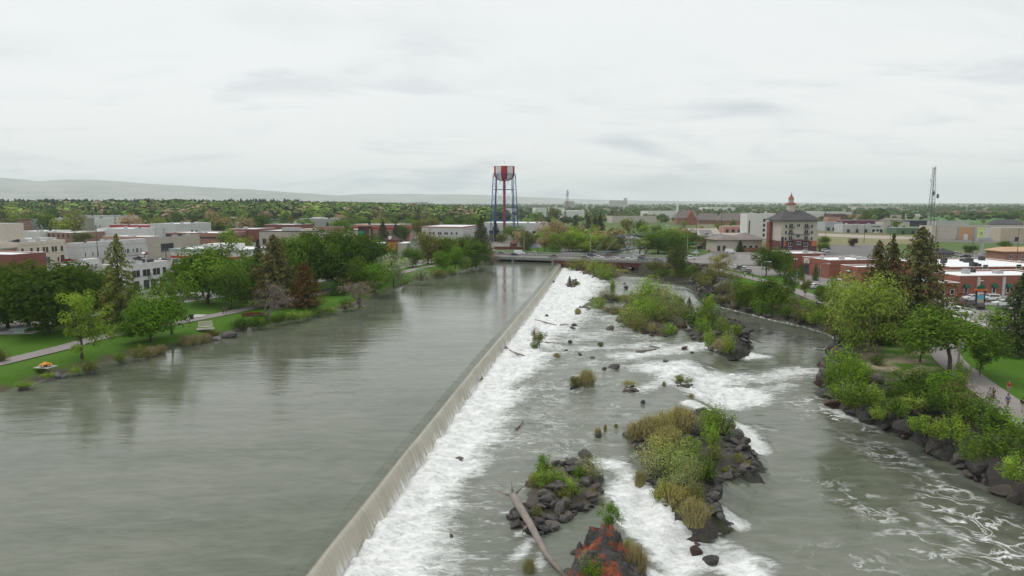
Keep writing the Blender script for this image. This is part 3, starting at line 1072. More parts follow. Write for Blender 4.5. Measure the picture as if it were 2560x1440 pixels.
for i, (px, py, top, w_, c, lb) in enumerate([
        (352, 893, 862, 46, OL, 'olive bush on the water edge beside the dry reeds'), (300, 905, 882, 30, LG, 'low green bush right of the big grey boulder'),
        (228, 926, 902, 40, OL, 'brownish bush on the bank below the light green tree'), (190, 932, 914, 26, LG, 'small green clump at the bank, left of the brownish bush'),
        (530, 840, 826, 36, OL, 'straggly clump at the bank by the white bench'), (610, 820, 792, 50, DG, 'dark rounded bush on the bank near the bench'),
        (650, 816, 785, 60, DG, 'dark bush at the foot of the leaning grey tree'), (700, 806, 782, 52, MG, 'green bush right of the leaning grey tree'),
        (740, 800, 776, 46, LG, 'bright leafy bush on the bank below the flower bed'), (768, 794, 775, 34, LG, 'light bush with yellow leaves on the bank'),
        (790, 788, 772, 30, MG, 'rounded bush past the yellow leaved one'), (826, 780, 766, 40, LG, 'low bright bush before the pinkish bare shrub tree'),
        (868, 772, 745, 40, DG, 'dark bush under the pinkish bare shrub tree'), (1014, 712, 694, 26, LG, 'small bush below the pale silver tree'),
        (1090, 690, 672, 44, OL, 'low olive bush along the bank'), (1128, 684, 668, 34, LG, 'leafy green bush by the small bright trees'), (1178, 668, 652, 30, OL, 'rough bush at the waterline by the bridge'),
        (120, 944, 930, 30, LG, 'small weedy clump above the bank boulders'), (60, 966, 952, 40, LG, 'weedy tuft at the water edge, far left')]):
    T('shrub', 'bank_bush', lb, 'bush', px, py, top, w_, c, z=.5)
for px, py, top, w_, lb in ((378, 888, 862, 40, 'left clump of dry pinkish reeds at the water'), (402, 880, 858, 34, 'right clump of dry pinkish reeds at the water'),
                            (466, 862, 834, 36, 'dry brown reeds by the bank, nearest the round maple'), (490, 858, 832, 36, 'dry brown reeds in the middle of the bank row'),
                            (512, 853, 830, 34, 'dry brown reeds nearest the white bench')):
    T('tuft', 'reed_clump', lb, 'reeds', px, py, top, w_, (.20, .17, .13), z=.2)

for px, py, top, w_, kd, c, lb in ((155, 785, 668, 110, 'maple', DG, 'dark maple at the back of the park beside the road'), (245, 775, 672, 90, 'maple', MG, 'green maple behind the ragged spruce'), (640, 742, 640, 70, 'maple', MG, 'green tree left behind the broad brown spruce'),
                                   (470, 745, 655, 80, 'maple', MG, 'tree filling the gap beside the large bright maple'), (760, 712, 590, 90, 'maple', MG, 'bright maple behind the park row'), (830, 700, 585, 90, 'maple', DG, 'dark maple behind the tallest one'), (880, 725, 640, 60, 'maple', MG, 'low green tree under the park row'),
                                   (965, 690, 625, 54, 'maple', MG, 'green tree behind the pale silver tree'), (1030, 668, 618, 50, 'dome', MG, 'round green tree past the silver bush'), (1088, 650, 596, 46, 'maple', MG, 'leafy tree beside the long motel'), (1130, 655, 600, 50, 'dome', OL, 'olive round tree left of the bridge end spruce'),
                                   (1165, 650, 590, 46, 'maple', DG, 'dark tree just left of the bridge end spruce'), (925, 612, 552, 30, 'spruce', SP, 'left dark pine before the red awnings'), (958, 612, 550, 34, 'spruce', SP, 'middle dark pine before the red awnings'), (990, 612, 556, 30, 'spruce', SP, 'right dark pine before the red awnings'),
                                   (1008, 606, 560, 34, 'dome', DG, 'round dark tree beside the red awning shop'), (545, 640, 605, 40, 'dome', YG, 'yellow green street tree behind the low bank'), (600, 632, 590, 50, 'dome', YG, 'wide yellow green street tree before the taupe building'), (570, 612, 575, 40, 'dome', LG, 'bright street tree above the low bank roof'),
                                   (205, 610, 578, 40, 'dome', OL, 'round olive tree above the white shop row'), (530, 580, 545, 44, 'dome', DG, 'dark round tree beside the theatre block'), (820, 600, 555, 30, 'spruce', SP, 'dark fir in the middle of the town roofs'), (625, 582, 535, 36, 'spruce', SP, 'dark fir right of the blue fascia shop'), (795, 580, 548, 26, 'dome', RD, 'dark purple tree in mid town')):
    T(kd, 'spruce_tree' if kd == 'spruce' else 'park_tree', lb, 'tree', px, py, top, w_, c)

# ---- behind and beside the bridge
for px, py, top, w_, kd, c, lb in (
        (1318, 632, 577, 40, 'dome', OL, 'round olive tree behind the bridge, left of the grey pavilion'),
        (1285, 600, 562, 46, 'dome', MG, 'green round tree at the foot of the water tower'),
        (1255, 606, 578, 40, 'far', OL, 'low olive tree between water tower and gazebo'),
        (1385, 622, 550, 78, 'ash', PK, 'large pinkish tan tree behind the bridge'),
        (1362, 628, 590, 44, 'ash', PK, 'smaller pinkish tree beside the grey pavilion'),
        (1390, 630, 582, 46, 'dome', YG, 'olive yellow rounded tree behind the bridge'),
        (1432, 628, 577, 52, 'dome', LG, 'bright green round tree behind the bridge'),
        (1464, 630, 604, 50, 'dome', YG, 'low yellow green tree just over the bridge rail'),
        (1455, 622, 582, 44, 'dome', OL, 'olive tree right of the bright green round one'),
        (1510, 630, 586, 56, 'dome', YG, 'yellow green tree in front of the truss bridge'),
        (1484, 615, 563, 34, 'maple', LG, 'fresh green tree before the dark spruces'),
        (1545, 615, 568, 46, 'ash', OL, 'pale olive tree at the left end of the truss bridge'),
        (1530, 632, 605, 40, 'dome', OL, 'low olive tree right of the yellow green one'),
        (1600, 634, 590, 54, 'ash', YG, 'pale yellow tree at the right end of the truss bridge'),
        (1645, 634, 578, 66, 'maple', MG, 'dark green tree behind the bridge traffic'),
        (1690, 632, 574, 64, 'maple', MG, 'big dark green tree by the traffic light'),
        (1725, 620, 585, 40, 'maple', MG, 'green tree behind the traffic light mast'),
        (1760, 622, 588, 34, 'dome', OL, 'olive tree at the corner of the side street'),
        (1692, 690, 612, 44, 'dome', (.055, .07, .022), 'dark oval tree at the right end of the bridge'),
        (1438, 580, 537, 22, 'spruce', SP, 'left slim spruce beyond the bridge'), (1470, 588, 541, 28, 'spruce', SP, 'middle dark spruce beyond the bridge'),
        (1500, 590, 531, 28, 'spruce', SP, 'tallest dark spruce beyond the bridge'), (1488, 575, 537, 18, 'spruce', SP, 'thin spruce leaning on the tallest one'),
        (1303, 558, 515, 18, 'farcone', SP, 'pointed dark fir right of the water tower'), (1368, 556, 518, 16, 'farcone', SP, 'narrow dark fir before the white hall'),
        (1413, 560, 525, 24, 'farcone', SP, 'broad dark fir before the white hall'), (1385, 552, 518, 34, 'dome', OL, 'olive round tree between the two dark firs'),
        (1340, 556, 526, 40, 'far', MG, 'green round tree by the white roof beyond the bridge'), (1325, 562, 540, 30, 'far', LG, 'small bright tree by the white roof beyond the bridge'),
        (1570, 590, 545, 40, 'far', OL, 'pale tree on the green beyond the truss bridge'), (1600, 580, 548, 36, 'far', MG, 'dark round tree on the green beyond the truss bridge'),
        (1640, 585, 564, 40, 'far', DG, 'low dark tree at the edge of the green'), (1420, 592, 565, 40, 'dome', YG, 'yellow green crown behind the pinkish tree')):
    T(kd, 'spruce_tree' if kd in ('spruce', 'farcone') else 'riverside_tree', lb, 'tree', px, py, top, w_, c)

# ---- right bank
for px, py, top, w_, kd, c, lb in (
        (1798, 688, 632, 56, 'ash', (.16, .15, .06), 'reddish olive tree by the river promenade'),
        (1780, 702, 668, 60, 'fine', OL, 'wide olive bush hanging over the channel'), (1825, 705, 668, 52, 'fine', OL, 'pale olive bush next to the promenade'),
        (1765, 716, 690, 42, 'shrub', OL, 'bush at the waterline below the reddish tree'), (1812, 732, 700, 46, 'fine', (.11, .12, .06), 'greyish bush above the dark cliff'),
        (1850, 722, 700, 44, 'shrub', BG, 'bright round hedge bush by the promenade'), (1880, 730, 706, 36, 'shrub', MG, 'round hedge bush right of the bright one'),
        (1840, 752, 722, 44, 'shrub', OL, 'rough bush on the cliff edge'), (1880, 770, 708, 60, 'maple', MG, 'leafy green tree on the cliff edge'),
        (1930, 782, 694, 72, 'maple', MG, 'taller leafy tree on the cliff edge'), (1905, 785, 740, 50, 'shrub', MG, 'bush hanging below the two cliff trees'),
        (1908, 665, 618, 40, 'spruce', DG, 'dark pointed evergreen beside the tan bank building'), (1985, 782, 756, 50, 'shrub', OL, 'olive scrub right of the cliff trees'),
        (1915, 690, 612, 62, 'ash', DG, 'tall dark street tree before the apartment block'), (1950, 688, 620, 50, 'maple', MG, 'green street tree next to the tall dark one'),
        (1972, 755, 655, 50, 'ash', DG, 'slim tree with a long bare trunk by the promenade'), (2012, 742, 690, 34, 'ash', OL, 'thin leaning young tree by the car park'),
        (2055, 760, 712, 30, 'maple', MG, 'small green tree at the car park edge'), (2080, 742, 690, 24, 'sapling', MG, 'green shrub tree beside the white parked car'),
        (2184, 850, 600, 108, 'oldspruce', (.065, .065, .03), 'thin see-through spruce, left of the pair'), (2218, 858, 586, 116, 'oldspruce', (.055, .058, .028), 'sparse spruce with long bare trunk'),
        (2290, 832, 566, 168, 'oldspruce', (.078, .080, .038), 'largest brown-green spruce on the right bank'),
        (2168, 880, 682, 150, 'willow', YG, 'big yellow green willow at the river bend'), (2110, 815, 700, 90, 'willow', YG, 'yellow green tree behind the big willow'),
        (2095, 850, 780, 66, 'shrub', OL, 'olive bush under the willow at the waterline'), (2130, 865, 815, 60, 'shrub', DG, 'dark bush in the shade of the willow'),
        (2225, 835, 770, 60, 'shrub', DG, 'dark undergrowth bush behind the spruce trunks'), (2320, 840, 770, 54, 'shrub', MG, 'bright undergrowth bush under the largest spruce'),
        (2372, 935, 766, 265, 'vase', MG, 'spreading forked tree beside the curving path'), (2300, 905, 800, 90, 'ash', MG, 'light side crown left of the forked tree'),
        (2552, 885, 668, 140, 'spruce', (.04, .058, .026), 'big dark spruce cut by the right edge'),
        (2414, 806, 772, 12, 'sapling', LG, 'thin young street tree before the car park'), (2486, 822, 775, 40, 'sapling', MG, 'small street tree beside the blue car'),
        (2450, 940, 850, 60, 'ash', DG, 'dark small crown behind the light pole'), (1690, 660, 640, 20, 'shrub', OL, 'scrub under the bridge end tree'),
        (2195, 705, 660, 40, 'dome', RD, 'dark red leaved tree at the brick restaurant'), (2002, 700, 655, 18, 'spruce', DG, 'clipped dark shrub left of the restaurant door'),
        (2038, 702, 658, 18, 'spruce', DG, 'clipped dark shrub right of the restaurant door'),
        (2056, 630, 605, 26, 'dome', BG, 'bright round tree at the foot of the apartment block'), (1825, 618, 595, 20, 'maple', BG, 'bright tree before the tan bank building'),
        (1850, 630, 600, 18, 'spruce', SP, 'dark conical shrub at the bank building wall'), (1870, 628, 606, 30, 'dome', BG, 'round green tree at the bank building corner'),
        (2132, 616, 594, 18, 'dome', (.05, .015, .03), 'dark purple round tree by the hotel car park'), (2062, 612, 590, 24, 'dome', MG, 'green round bush behind the hotel cars'),
        (2165, 562, 525, 24, 'poplar', MG, 'tall green tree among the industrial sheds'), (2258, 552, 525, 8, 'poplar', DG, 'narrow dark poplar among the sheds'),
        (2425, 632, 612, 28, 'dome', DG, 'dark round bush by the billboard car park'), (2510, 620, 602, 26, 'dome', MG, 'olive round tree behind the tan roofed house')):
    T(kd, 'spruce_tree' if 'spruce' in kd else ('bank_bush' if kd in SHRUBBY else 'bank_tree'), lb, 'bush' if kd in SHRUBBY else 'tree', px, py, top, w_, c)
for px, py, top, w_, kd, c, lb in ((1858, 766, 738, 44, 'shrub', MG, 'green bush on the cliff below the bright hedge bush'), (1955, 790, 760, 50, 'shrub', MG, 'dark green bush below the taller cliff tree'), (2010, 800, 772, 50, 'shrub', OL, 'olive bush on the bare cliff stretch'),
                                   (2040, 806, 770, 50, 'shrub', LG, 'light bush on the bare cliff stretch'), (2070, 815, 775, 56, 'shrub', MG, 'green bush at the left foot of the willow'), (1800, 756, 735, 40, 'shrub', (.10, .10, .05), 'dull bush above the reddish rocks'),
                                   (1960, 760, 735, 40, 'shrub', LG, 'fresh bush beside the slim long trunk'), (2020, 770, 748, 40, 'shrub', LG, 'low fresh bush beside the promenade'), (2050, 785, 758, 40, 'shrub', MG, 'bush behind the bare cliff stretch'),
                                   (1990, 760, 742, 30, 'shrub', OL, 'weedy clump under the leaning young tree'), (1900, 738, 712, 40, 'shrub', MG, 'clipped bush at the promenade lamp'), (1750, 700, 676, 44, 'fine', OL, 'willow scrub at the mouth of the channel'),
                                   (2140, 850, 810, 60, 'shrub', DG, 'dark thicket left of the willow trunk'), (2200, 862, 815, 60, 'shrub', DG, 'dark thicket right of the willow trunk'), (2250, 850, 800, 60, 'shrub', DG, 'dark thicket under the sparse spruce'),
                                   (2340, 800, 760, 50, 'shrub', MG, 'leafy bush at the foot of the largest spruce')):
    T(kd, 'bank_bush', lb, 'bush', px, py, top, w_, c)
# shrubs on the near right cliff
for i, (px, py, top, w_, kd, c, lb) in enumerate((
        (2110, 950, 862, 84, 'shrub', BG, 'big bright bush at the cliff corner'), (2135, 968, 900, 70, 'shrub', BG, 'bright bush right behind the cliff corner bush'),
        (2085, 975, 915, 50, 'shrub', MG, 'green bush overhanging the cliff corner'), (2110, 1000, 950, 70, 'shrub', LG, 'light bush low on the cliff corner'),
        (2140, 1020, 955, 80, 'shrub', MG, 'green bush above the dark cliff rocks'), (2175, 1010, 960, 60, 'shrub', LG, 'light bush beside the sandy track'),
        (2195, 912, 885, 36, 'shrub', DG, 'small dark bush on the sandy patch'), (2280, 985, 915, 150, 'fine', DG, 'wide dark juniper spread by the path'),
        (2320, 990, 920, 110, 'fine', DG, 'dark juniper right of the wide one'), (2250, 1005, 955, 90, 'fine', DG, 'dark low juniper in front of the wide one'),
        (2365, 1010, 925, 76, 'shrub', BG, 'tall bright bush at the foot of the light pole'), (2280, 1020, 985, 60, 'shrub', YG, 'yellowish bush below the junipers'),
        (2330, 1050, 980, 90, 'shrub', MG, 'green bush midway down the slope'), (2410, 1020, 945, 110, 'fine', (.08, .085, .035), 'large olive brown bush next to the path'),
        (2400, 1080, 1010, 100, 'shrub', MG, 'green bush under the olive brown one'), (2230, 1040, 995, 70, 'shrub', MG, 'bush over the cliff top, near the sandy track'),
        (2195, 1045, 1015, 40, 'shrub', LG, 'bright tuft bush hanging on the cliff'), (2300, 1110, 1060, 60, 'shrub', LG, 'light green bush low on the cliff'),
        (2380, 1135, 1062, 80, 'shrub', LG, 'bright bush low by the cliff rocks'), (2340, 1120, 1070, 60, 'shrub', YG, 'pale bush next to the bright low one'),
        (2460, 1110, 1020, 100, 'shrub', MG, 'tall green bush beside the walking couple'), (2520, 1120, 1045, 100, 'shrub', BG, 'bright bush below the path at the right edge'),
        (2480, 1165, 1090, 100, 'shrub', MG, 'green bush on the lower slope'), (2550, 1190, 1090, 110, 'shrub', MG, 'broad bush on the lower slope at the right edge'),
        (2540, 1230, 1160, 80, 'shrub', LG, 'light bush just above the cliff at the right edge'), (2430, 1180, 1125, 70, 'shrub', MG, 'low bush above the cliff rocks'),
        (2350, 965, 935, 60, 'fine', DG, 'juniper fringe by the path bend'), (2400, 1000, 900, 36, 'ash', MG, 'thin shrub tree by the light pole'))):
    if py > 1045:
        py, top, w_ = py - 30, top - 24, w_ * .85
    zz_ = GROUND if py < 1060 else GROUND - .6
    T(kd, 'cliff_bush' if kd in SHRUBBY else 'bank_tree', lb, 'bush', px, py, top, w_, c, z=zz_)

# ------------------------------------------------------------------ rocks, islands, driftwood
def rock_material(name, base, hi, lichen=None, amount=.6):
    m = bpy.data.materials.new(name)
    m.use_nodes = True
    t = NT(m.node_tree)
    g = t.n('ShaderNodeTexCoord').outputs['Object']
    ge = t.n('ShaderNodeNewGeometry')
    gp = ge.outputs['Position']
    n1 = t.noise(gp, .9, 6, .65)
    n2 = t.noise(gp, 5.0, 4, .7)
    c = t.mix(t.ramp(n1, [(.32, 0.0), (.68, 1.0)]), base, hi)
    c = t.mix(t.math('MULTIPLY', n2, .5), c, tuple(x * .45 for x in base))
    rnd = t.n('ShaderNodeObjectInfo').outputs['Random']
    c = t.mix(t.ramp(rnd, [(.55, 0.0), (1.0, .55)]), c, (.13, .098, .07))
    c = t.n('ShaderNodeVectorMath', {0: c, 3: t.math('ADD', t.math('MULTIPLY', rnd, .7), .65)}, operation='SCALE').outputs[0]
    if lichen:
        l = t.ramp(t.math('ADD', t.noise(gp, .55, 5, .7), t.math('MULTIPLY', n2, .12)), [(amount, 0.0), (amount + .05, 1.0)])
        c = t.mix(l, c, lichen)
    bp = t.n('ShaderNodeBump', {'Strength': .9, 'Distance': .35, 'Height': t.math('ADD', n2, n1)}).outputs[0]
    p = t.n('ShaderNodeBsdfPrincipled', {'Base Color': c, 'Roughness': .7, 'Normal': bp, 'Specular IOR Level': .35})
    t.n('ShaderNodeOutputMaterial', {0: p.outputs[0]})
    return m


BASALT = rock_material('basalt', (.072, .068, .066), (.175, .165, .155))
BASALT_RED = rock_material('basalt_red', (.075, .05, .045), (.17, .10, .08))
BASALT_LICHEN = rock_material('basalt_lichen', (.075, .075, .075), (.16, .155, .15), (.31, .085, .038), .55)
MOUND = rock_material('mound_ground', (.055, .05, .046), (.12, .11, .098), (.07, .075, .03), .60)
MOUND_RED = rock_material('mound_ground_red', (.08, .055, .048), (.16, .10, .08), (.08, .085, .03), .58)
GRANITE = rock_material('bank_stone', (.16, .15, .16), (.32, .30, .30))


def rock_mesh(seed, m, sub=2, rough_=.3, blocky=.6):
    import bmesh
    g = np.random.default_rng(seed)
    bm = bmesh.new()
    bmesh.ops.create_icosphere(bm, subdivisions=sub, radius=1)
    me_ = bpy.data.meshes.new('boulder')
    bm.to_mesh(me_)
    bm.free()
    v_ = np.zeros(len(me_.vertices) * 3)
    me_.vertices.foreach_get('co', v_)
    v_ = v_.reshape(-1, 3)
    # cut by random planes for a broken, blocky look
    for _ in range(14):
        n = g.normal(size=3)
        n /= np.linalg.norm(n)
        d = g.uniform(.45, .85)
        k = np.maximum(0, v_ @ n - d)
        v_ -= n * k[:, None] * blocky * 1.6
    v_ *= 1 + rough_ * (vnoise(v_[:, 0] * 2.3 + seed, v_[:, 1] * 2.3 + v_[:, 2] * 1.7, seed) - .5)[:, None]
    me_.vertices.foreach_set('co', v_.ravel())
    me_.materials.append(m)
    me_.update()
    return me_


ROCKS = [rock_mesh(50 + i, BASALT) for i in range(6)]
ROCKS_RED = [rock_mesh(60 + i, BASALT_RED) for i in range(3)]
ROCKS_GREY = [rock_mesh(70 + i, GRANITE, blocky=.35) for i in range(4)]


def boulder(x, y, z, r, parent=None, lib=None, flat=.6, name='boulder', sink=.25):
    o_ = link(name, rng.choice(lib or ROCKS), parent)
    px_, py_, pz_ = (parent.location if parent is not None else (0, 0, 0))
    hgt = r * flat * rng.uniform(.6, 1.35)
    o_.location = (x - px_, y - py_, z - pz_ + hgt * (1 - sink * 2))
    o_.scale = (r * rng.uniform(.8, 1.6), r * rng.uniform(.6, 1.2), hgt)
    o_.rotation_euler = (rng.uniform(-.4, .4), rng.uniform(-.4, .4), rng.random() * 6.28)
    return o_


def island(name, label, outline, h, seed, m=BASALT, n_boulders=20, rmin=.4, rmax=1.2, edge=.6, step=.45, lib=None):
    """rocky islet: heightfield mound inside a pixel outline, boulders round the shore"""
    g = random.Random(seed)
    cx = sum(p[0] for p in outline) / len(outline)
    cy = sum(p[1] for p in outline) / len(outline)
    wx, wy, _ = P(cx, cy, -3.2)
    wz = water_z(wx, wy)
    poly = XY(outline, wz)
    xs, ys = [p[0] for p in poly], [p[1] for p in poly]
    mx, my = sum(xs) / len(xs), sum(ys) / len(ys)
    ax, ay = np.arange(min(xs) - 1.2, max(xs) + 1.2, step), np.arange(min(ys) - 1.2, max(ys) + 1.2, step)
    A, B = np.meshgrid(ax, ay)
    ins = inside(A, B, poly)
    d = seg_dist(A, B, poly, True)
    d = np.where(ins, d, -d) + (fbm(A * .7, B * .7, seed) - .5) * 1.6
    hh = np.where(d > 0, 1, 0) * 0
    bl = np.floor(fbm(A * .45, B * .45, seed + 3) * 7) / 7
    hh = -1.4 + 1.5 * smooth(-1.0, .35, d) + h * smooth(.1, 3.2, d) * (.55 + .75 * bl) + .35 * (fbm(A * 1.3, B * 1.3, seed + 7) - .5)
    idx_ = np.arange(A.size).reshape(A.shape)
    kq_ = (d > -1.0)
    q = np.stack([idx_[:-1, :-1], idx_[:-1, 1:], idx_[1:, 1:], idx_[1:, :-1]], -1)[kq_[:-1, :-1] | kq_[1:, 1:]]
    us = np.unique(q)
    rm = np.zeros(A.size, np.int64)
    rm[us] = np.arange(len(us))
    pts_ = np.stack([A - mx, B - my, hh], -1).reshape(-1, 3)[us]
    root = empty(name, (mx, my, wz))
    me_ = np_mesh('mound', pts_, rm[q], MOUND_RED if m is BASALT_RED else MOUND)
    link('mound', me_, root)
    tag(root, label, 'island')
    for i in range(n_boulders):
        if i % 2:
            e = g.randrange(len(poly))
            f = g.random()
            a, b = poly[e], poly[(e + 1) % len(poly)]
            x, y = a[0] + (b[0] - a[0]) * f, a[1] + (b[1] - a[1]) * f
            x += (mx - x) * g.uniform(-.05, .15)
            y += (my - y) * g.uniform(-.05, .15)
        else:
            while True:
                x, y = g.uniform(min(xs), max(xs)), g.uniform(min(ys), max(ys))
                if inside(np.array([x]), np.array([y]), poly)[0]:
                    break
        dd = float(seg_dist(np.array([x]), np.array([y]), poly, True)[0])
        i_, j_ = int(np.clip((y - ay[0]) / step, 0, A.shape[0] - 1)), int(np.clip((x - ax[0]) / step, 0, A.shape[1] - 1))
        zb = wz + max(0.0, float(hh[i_, j_]))
        boulder(x, y, zb, g.uniform(rmin, rmax), root, lib, flat=.5, sink=.18)
    root['poly'] = 0
    del root['poly']

    def top(px, py):
        """a standing place on this islet below the picture point"""
        zq = wz + .2
        for _ in range(4):
            x, y, _z = P(px, py, zq)
            i_, j_ = int((y - ay[0]) / step), int((x - ax[0]) / step)
            if 0 <= i_ < A.shape[0] and 0 <= j_ < A.shape[1]:
                zq = wz + float(hh[i_, j_])
        return x, y, max(zq, wz - .2)
    return top


def iplant(top, kind, name, label, cat, px, py, tp, wpx, c, **kw):
    x, y, z = top(px, py)
    h = height_from(py, tp, x, y, z)
    return plant(kind, name, label, cat, x, y, z - .12, 1.3 * wpx / ppm(x, y, z), h * 1.05 + .12, c, **kw)


WG = (.15, .185, .055)   # fresh willow green
WT = (.21, .195, .095)   # tan willow shoots
# far islet under the bridge
t_ = island('rock_island', 'far islet with leafy yellow green willows below the bridge', [(1425, 672), (1470, 690), (1510, 700), (1560, 690), (1570, 672), (1520, 660), (1460, 655)], .9, 201, BASALT_RED, 16, .5, 1.3)
for i, (px, py, tp, w_, kd, c, lb) in enumerate(((1445, 676, 642, 52, 'fine', WG, 'leftmost willow bush on the far islet'), (1475, 680, 650, 36, 'fine', WG, 'second willow bush on the far islet'),
                                                 (1497, 686, 648, 40, 'fine', LG, 'tallest bright willow on the far islet'), (1528, 690, 660, 44, 'fine', WG, 'right willow bush on the far islet'),
                                                 (1555, 690, 672, 36, 'tuft', WT, 'pale dry willow at the right tip of the far islet'), (1508, 696, 676, 40, 'shrub', LG, 'low green bush at the front of the far islet'))):
    iplant(t_, kd, 'willow_bush', lb, 'bush', px, py, tp, w_, c)
t_ = island('rock_island', 'small reddish rock with a tiny dark evergreen near the weir', [(1408, 714), (1430, 702), (1452, 708), (1448, 717), (1425, 719)], .9, 202, BASALT_RED, 6, .5, 1.0)
iplant(t_, 'spruce', 'young_tree', 'tiny dark evergreen on the small reddish rock', 'tree', 1424, 708, 690, 12, SP)
iplant(t_, 'shrub', 'grass_clump', 'dry grass clump on the small reddish rock', 'bush', 1440, 713, 703, 16, OL)
t_ = island('rock_island', 'low islet with a slim bright sapling and greyish bush', [(1450, 770), (1475, 748), (1530, 735), (1552, 745), (1540, 755), (1490, 762), (1470, 782)], .6, 203, BASALT, 14, .4, 1.0)
for px, py, tp, w_, kd, c, lb in ((1492, 782, 742, 40, 'shrub', LG, 'bright leaning bush on the low islet'), (1515, 748, 718, 44, 'fine', (.15, .15, .085), 'greyish willow bush on the low islet'),
                                  (1531, 742, 696, 14, 'poplar', LG, 'slim bright sapling on the low islet'), (1445, 785, 768, 18, 'tuft', WT, 'tan shoots on a rock left of the low islet'),
                                  (1540, 752, 738, 26, 'shrub', OL, 'low scrub at the right end of the low islet')):
    iplant(t_, kd, 'willow_bush' if kd != 'poplar' else 'young_tree', lb, 'tree' if kd == 'poplar' else 'bush', px, py, tp, w_, c)
t_ = island('rock_island', 'large leafy islet in mid channel with red-brown rock flank', [(1540, 800), (1560, 770), (1580, 745), (1640, 730), (1705, 745), (1726, 782), (1712, 818), (1660, 842), (1620, 836), (1575, 818)], 1.3, 204, BASALT_RED, 70, .4, 1.3, lib=ROCKS_RED)
for px, py, tp, w_, kd, c, lb in ((1625, 770, 696, 92, 'fine', LG, 'tallest leafy willow on the large islet'), (1590, 775, 722, 62, 'fine', WG, 'left shoulder willow on the large islet'),
                                  (1660, 780, 722, 66, 'fine', (.16, .19, .09), 'greyish willow on the right shoulder of the large islet'), (1615, 790, 745, 60, 'shrub', LG, 'bright bush in the middle of the large islet'),
                                  (1635, 800, 748, 56, 'fine', LG, 'fresh green bush front of the tallest willow'), (1580, 808, 765, 70, 'fine', WG, 'dense bush at the front left of the large islet'),
                                  (1600, 815, 775, 50, 'fine', OL, 'olive bush at the waterline of the large islet'), (1530, 792, 765, 60, 'fine', (.13, .13, .06), 'low tan green bush trailing left of the large islet'),
                                  (1665, 805, 770, 50, 'shrub', OL, 'scrub above the red-brown rock flank'), (1630, 832, 805, 24, 'tuft', WT, 'tan shoots at the front rock of the large islet'),
                                  (1670, 830, 808, 36, 'shrub', LG, 'grassy patch on the red-brown rock flank'), (1560, 760, 735, 30, 'tuft', WT, 'thin pale shoots left behind the large islet'), (1705, 790, 755, 40, 'fine', WG, 'willow at the gap between the two leafy islets'), (1690, 765, 735, 40, 'fine', LG, 'bright willow at the back right of the large islet')):
    iplant(t_, kd, 'willow_bush', lb, 'bush', px, py, tp, w_, c)
t_ = island('rock_island', 'leafy islet with a dark rock ledge beside the right channel', [(1716, 832), (1732, 800), (1790, 788), (1850, 815), (1868, 835), (1862, 865), (1830, 880), (1770, 860), (1740, 855)], 1.6, 205, BASALT, 80, .4, 1.4)
for px, py, tp, w_, kd, c, lb in ((1768, 800, 742, 20, 'ash', YG, 'pale thin tree on the ledge islet'), (1722, 790, 745, 26, 'spruce', (.07, .065, .03), 'brownish evergreen between the two leafy islets'),
                                  (1740, 815, 768, 60, 'shrub', MG, 'dark leafy bush at the left of the ledge islet'), (1772, 820, 750, 50, 'shrub', MG, 'tall leafy bush in the middle of the ledge islet'),
                                  (1774, 770, 737, 34, 'shrub', (.13, .24, .02), 'vivid lime green leaf cluster on a thin stem'), (1756, 835, 792, 36, 'shrub', LG, 'bright bush front of the ledge islet'),
                                  (1776, 850, 822, 30, 'shrub', LG, 'light bush above the little falls'), (1805, 835, 795, 30, 'shrub', LG, 'bright bush right on the ledge islet'),
                                  (1840, 835, 808, 26, 'shrub', LG, 'small bright bush at the right tip of the ledge islet'), (1820, 860, 828, 34, 'shrub', YG, 'yellowish bush on the dark ledge'),
                                  (1795, 870, 845, 26, 'tuft', WT, 'tan shoots over the little falls')):
    iplant(t_, kd, 'young_tree' if kd in ('ash', 'spruce') else 'willow_bush', lb, 'tree' if kd in ('ash', 'spruce') else 'bush', px, py, tp, w_, c)
t_ = island('rock_island', 'small rock with a tan tuft in the middle pool', [(1422, 972), (1430, 955), (1450, 945), (1478, 948), (1482, 962), (1450, 974)], .7, 206, BASALT, 8, .4, .8)
iplant(t_, 'tuft', 'willow_tuft', 'round tan tuft on the rock in the middle pool', 'bush', 1468, 962, 920, 46, (.18, .17, .06))
iplant(t_, 'shrub', 'grass_clump', 'mossy clump left of the round tan tuft', 'bush', 1438, 966, 942, 28, OL)
t_ = island('rock_island', 'reddish tuft rock right of the round tan tuft', [(1556, 980), (1560, 968), (1590, 965), (1610, 972), (1590, 982)], .3, 207, BASALT_RED, 5, .3, .6)
iplant(t_, 'tuft', 'willow_tuft', 'dry tan tuft on the reddish rock', 'bush', 1573, 979, 952, 38, WT)
t_ = island('rock_island', 'tiny grassy rock at the head of the white rapids', [(1690, 966), (1698, 955), (1722, 958), (1730, 966), (1712, 970)], .3, 208, BASALT, 5, .3, .6)
iplant(t_, 'shrub', 'grass_clump', 'green brown grass clump at the head of the white rapids', 'bush', 1708, 966, 938, 44, OL)
